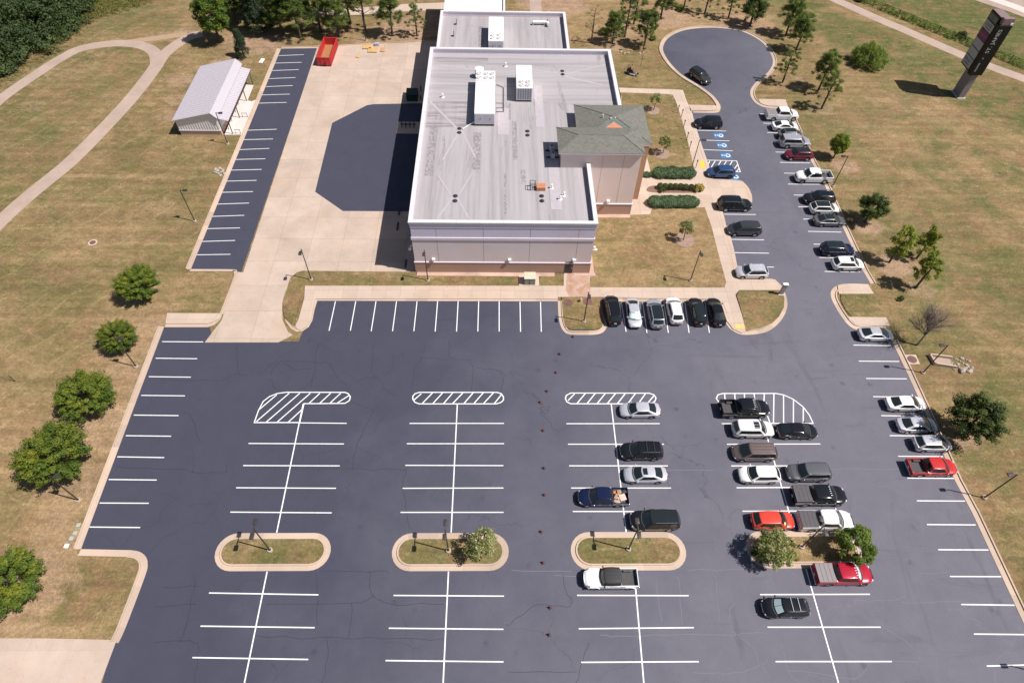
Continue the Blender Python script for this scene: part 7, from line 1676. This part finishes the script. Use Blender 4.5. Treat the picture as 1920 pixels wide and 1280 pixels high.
bm = BM(); tube(bm, [(-.8, -.38, .6), (-.85, -.38, 1.55), (-.85, .38, 1.55), (-.8, .38, .6)], .032, 8); part('roll_bar', bm, M_mow, t)
# skinned figure
def skin_body(verts, edges, rads, root, m, par, name='body', sub=1):
    me = bpy.data.meshes.new(name); me.from_pydata(verts, edges, [])
    o = bpy.data.objects.new(name, me); C.objects.link(o)
    sk = o.modifiers.new('skin', 'SKIN'); o.modifiers.new('sub', 'SUBSURF').levels = sub
    o.modifiers['sub'].render_levels = sub
    for i, r_ in enumerate(rads): me.skin_vertices[0].data[i].radius = (r_, r_) if not isinstance(r_, tuple) else r_
    me.skin_vertices[0].data[root].use_root = True
    dg = bpy.context.evaluated_depsgraph_get(); m2 = bpy.data.meshes.new_from_object(o.evaluated_get(dg)); m2.name = name
    bpy.data.objects.remove(o)
    m2.materials.clear(); m2.materials.append(m); m2.polygons.foreach_set('use_smooth', [True]*len(m2.polygons))
    return link(name, m2, par)
pr = thing('person', 'shirtless person in dark shorts sitting on the riding mower', 'person', (mp[0], mp[1], 0), R(-28))
v = [(-.22, 0, .86), (-.24, 0, 1.05), (-.22, 0, 1.28), (-.18, 0, 1.44), (-.16, 0, 1.53), (-.125, 0, 1.64), (-.115, 0, 1.74), (-.12, 0, 1.82)]
e = [(0, 1), (1, 2), (2, 3), (3, 4), (4, 5), (5, 6), (6, 7)]; r_ = [(.17, .15), (.15, .13), (.18, .13), (.13, .09), .062, .115, .128, .075]
for s in (-1, 1):
    b = len(v)
    v += [(-.17, s*.20, 1.40), (-.05, s*.27, 1.16), (.20, s*.20, 1.06), (.31, s*.13, 1.03), (.37, s*.12, 1.02)]; r_ += [.068, .05, .042, .03, .03]
    e += [(3, b), (b, b+1), (b+1, b+2), (b+2, b+3), (b+3, b+4)]
    b = len(v)
    v += [(-.15, s*.11, .82), (.27, s*.17, .84), (.55, s*.17, .52), (.62, s*.17, .47), (.74, s*.18, .50)]; r_ += [.105, .078, .05, .045, .04]
    e += [(0, b), (b, b+1), (b+1, b+2), (b+2, b+3), (b+3, b+4)]
skin_body(v, e, r_, 0, M_skin, pr)
for s in (-1, 1):
    for k in range(5):       # fingers closed round the lever
        a = -.05+.022*k if k < 4 else -.03
        v2 = [(.37, s*(.12+a*.5), 1.03), (.42, s*(.12+a), 1.03-.003*k), (.43, s*(.12+a), .995)] if k < 4 else [(.35, s*.10, 1.04), (.38, s*.075, 1.05), (.41, s*.07, 1.03)]
        skin_body(v2, [(0, 1), (1, 2)], [.011, .010, .009], 0, M_skin, pr, 'finger', 1)
bm = BM(); tube(bm, [(-.24, 0, .76), (-.23, 0, .98)], [.20, .175], 14)
for s in (-1, 1): tube(bm, [(-.18, s*.10, .83), (.05, s*.15, .85), (.24, s*.17, .86)], [.125, .115, .105], 12)
part('shorts', bm, M_short, pr, smooth=60)
for s in (-1, 1): bm = BM(); box(bm, (.68, s*.175, .475), (.28, .11, .10), bev=.035); part('shoe', bm, M_mow, pr)
bm = BM(); bmesh.ops.create_uvsphere(bm, u_segments=16, v_segments=10, radius=.118)
for q in bm.verts: q.co = Vector((q.co.x*1.0-.15, q.co.y*.92, q.co.z*.80+1.785))
part('hair', bm, M_hair, pr, smooth=60)
bm = BM(); box(bm, (-.012, 0, 1.685), (.045, .03, .05), bev=.012); part('nose', bm, M_skin, pr)
for s in (-1, 1):
    bm = BM(); box(bm, (-.022, s*.036, 1.72), (.015, .022, .014), bev=.004); part('eye', bm, M_hair, pr)
    bm = BM(); box(bm, (-.12, s*.106, 1.70), (.045, .022, .06), bev=.01); part('ear', bm, M_skin, pr)
bm = BM(); box(bm, (-.026, 0, 1.635), (.015, .05, .012), bev=.004); part('mouth', bm, M_short, pr)
for o in C.objects:
    if o.type == 'MESH' and o.parent is None and 'kind' not in o and 'label' not in o: o['kind'] = 'structure'
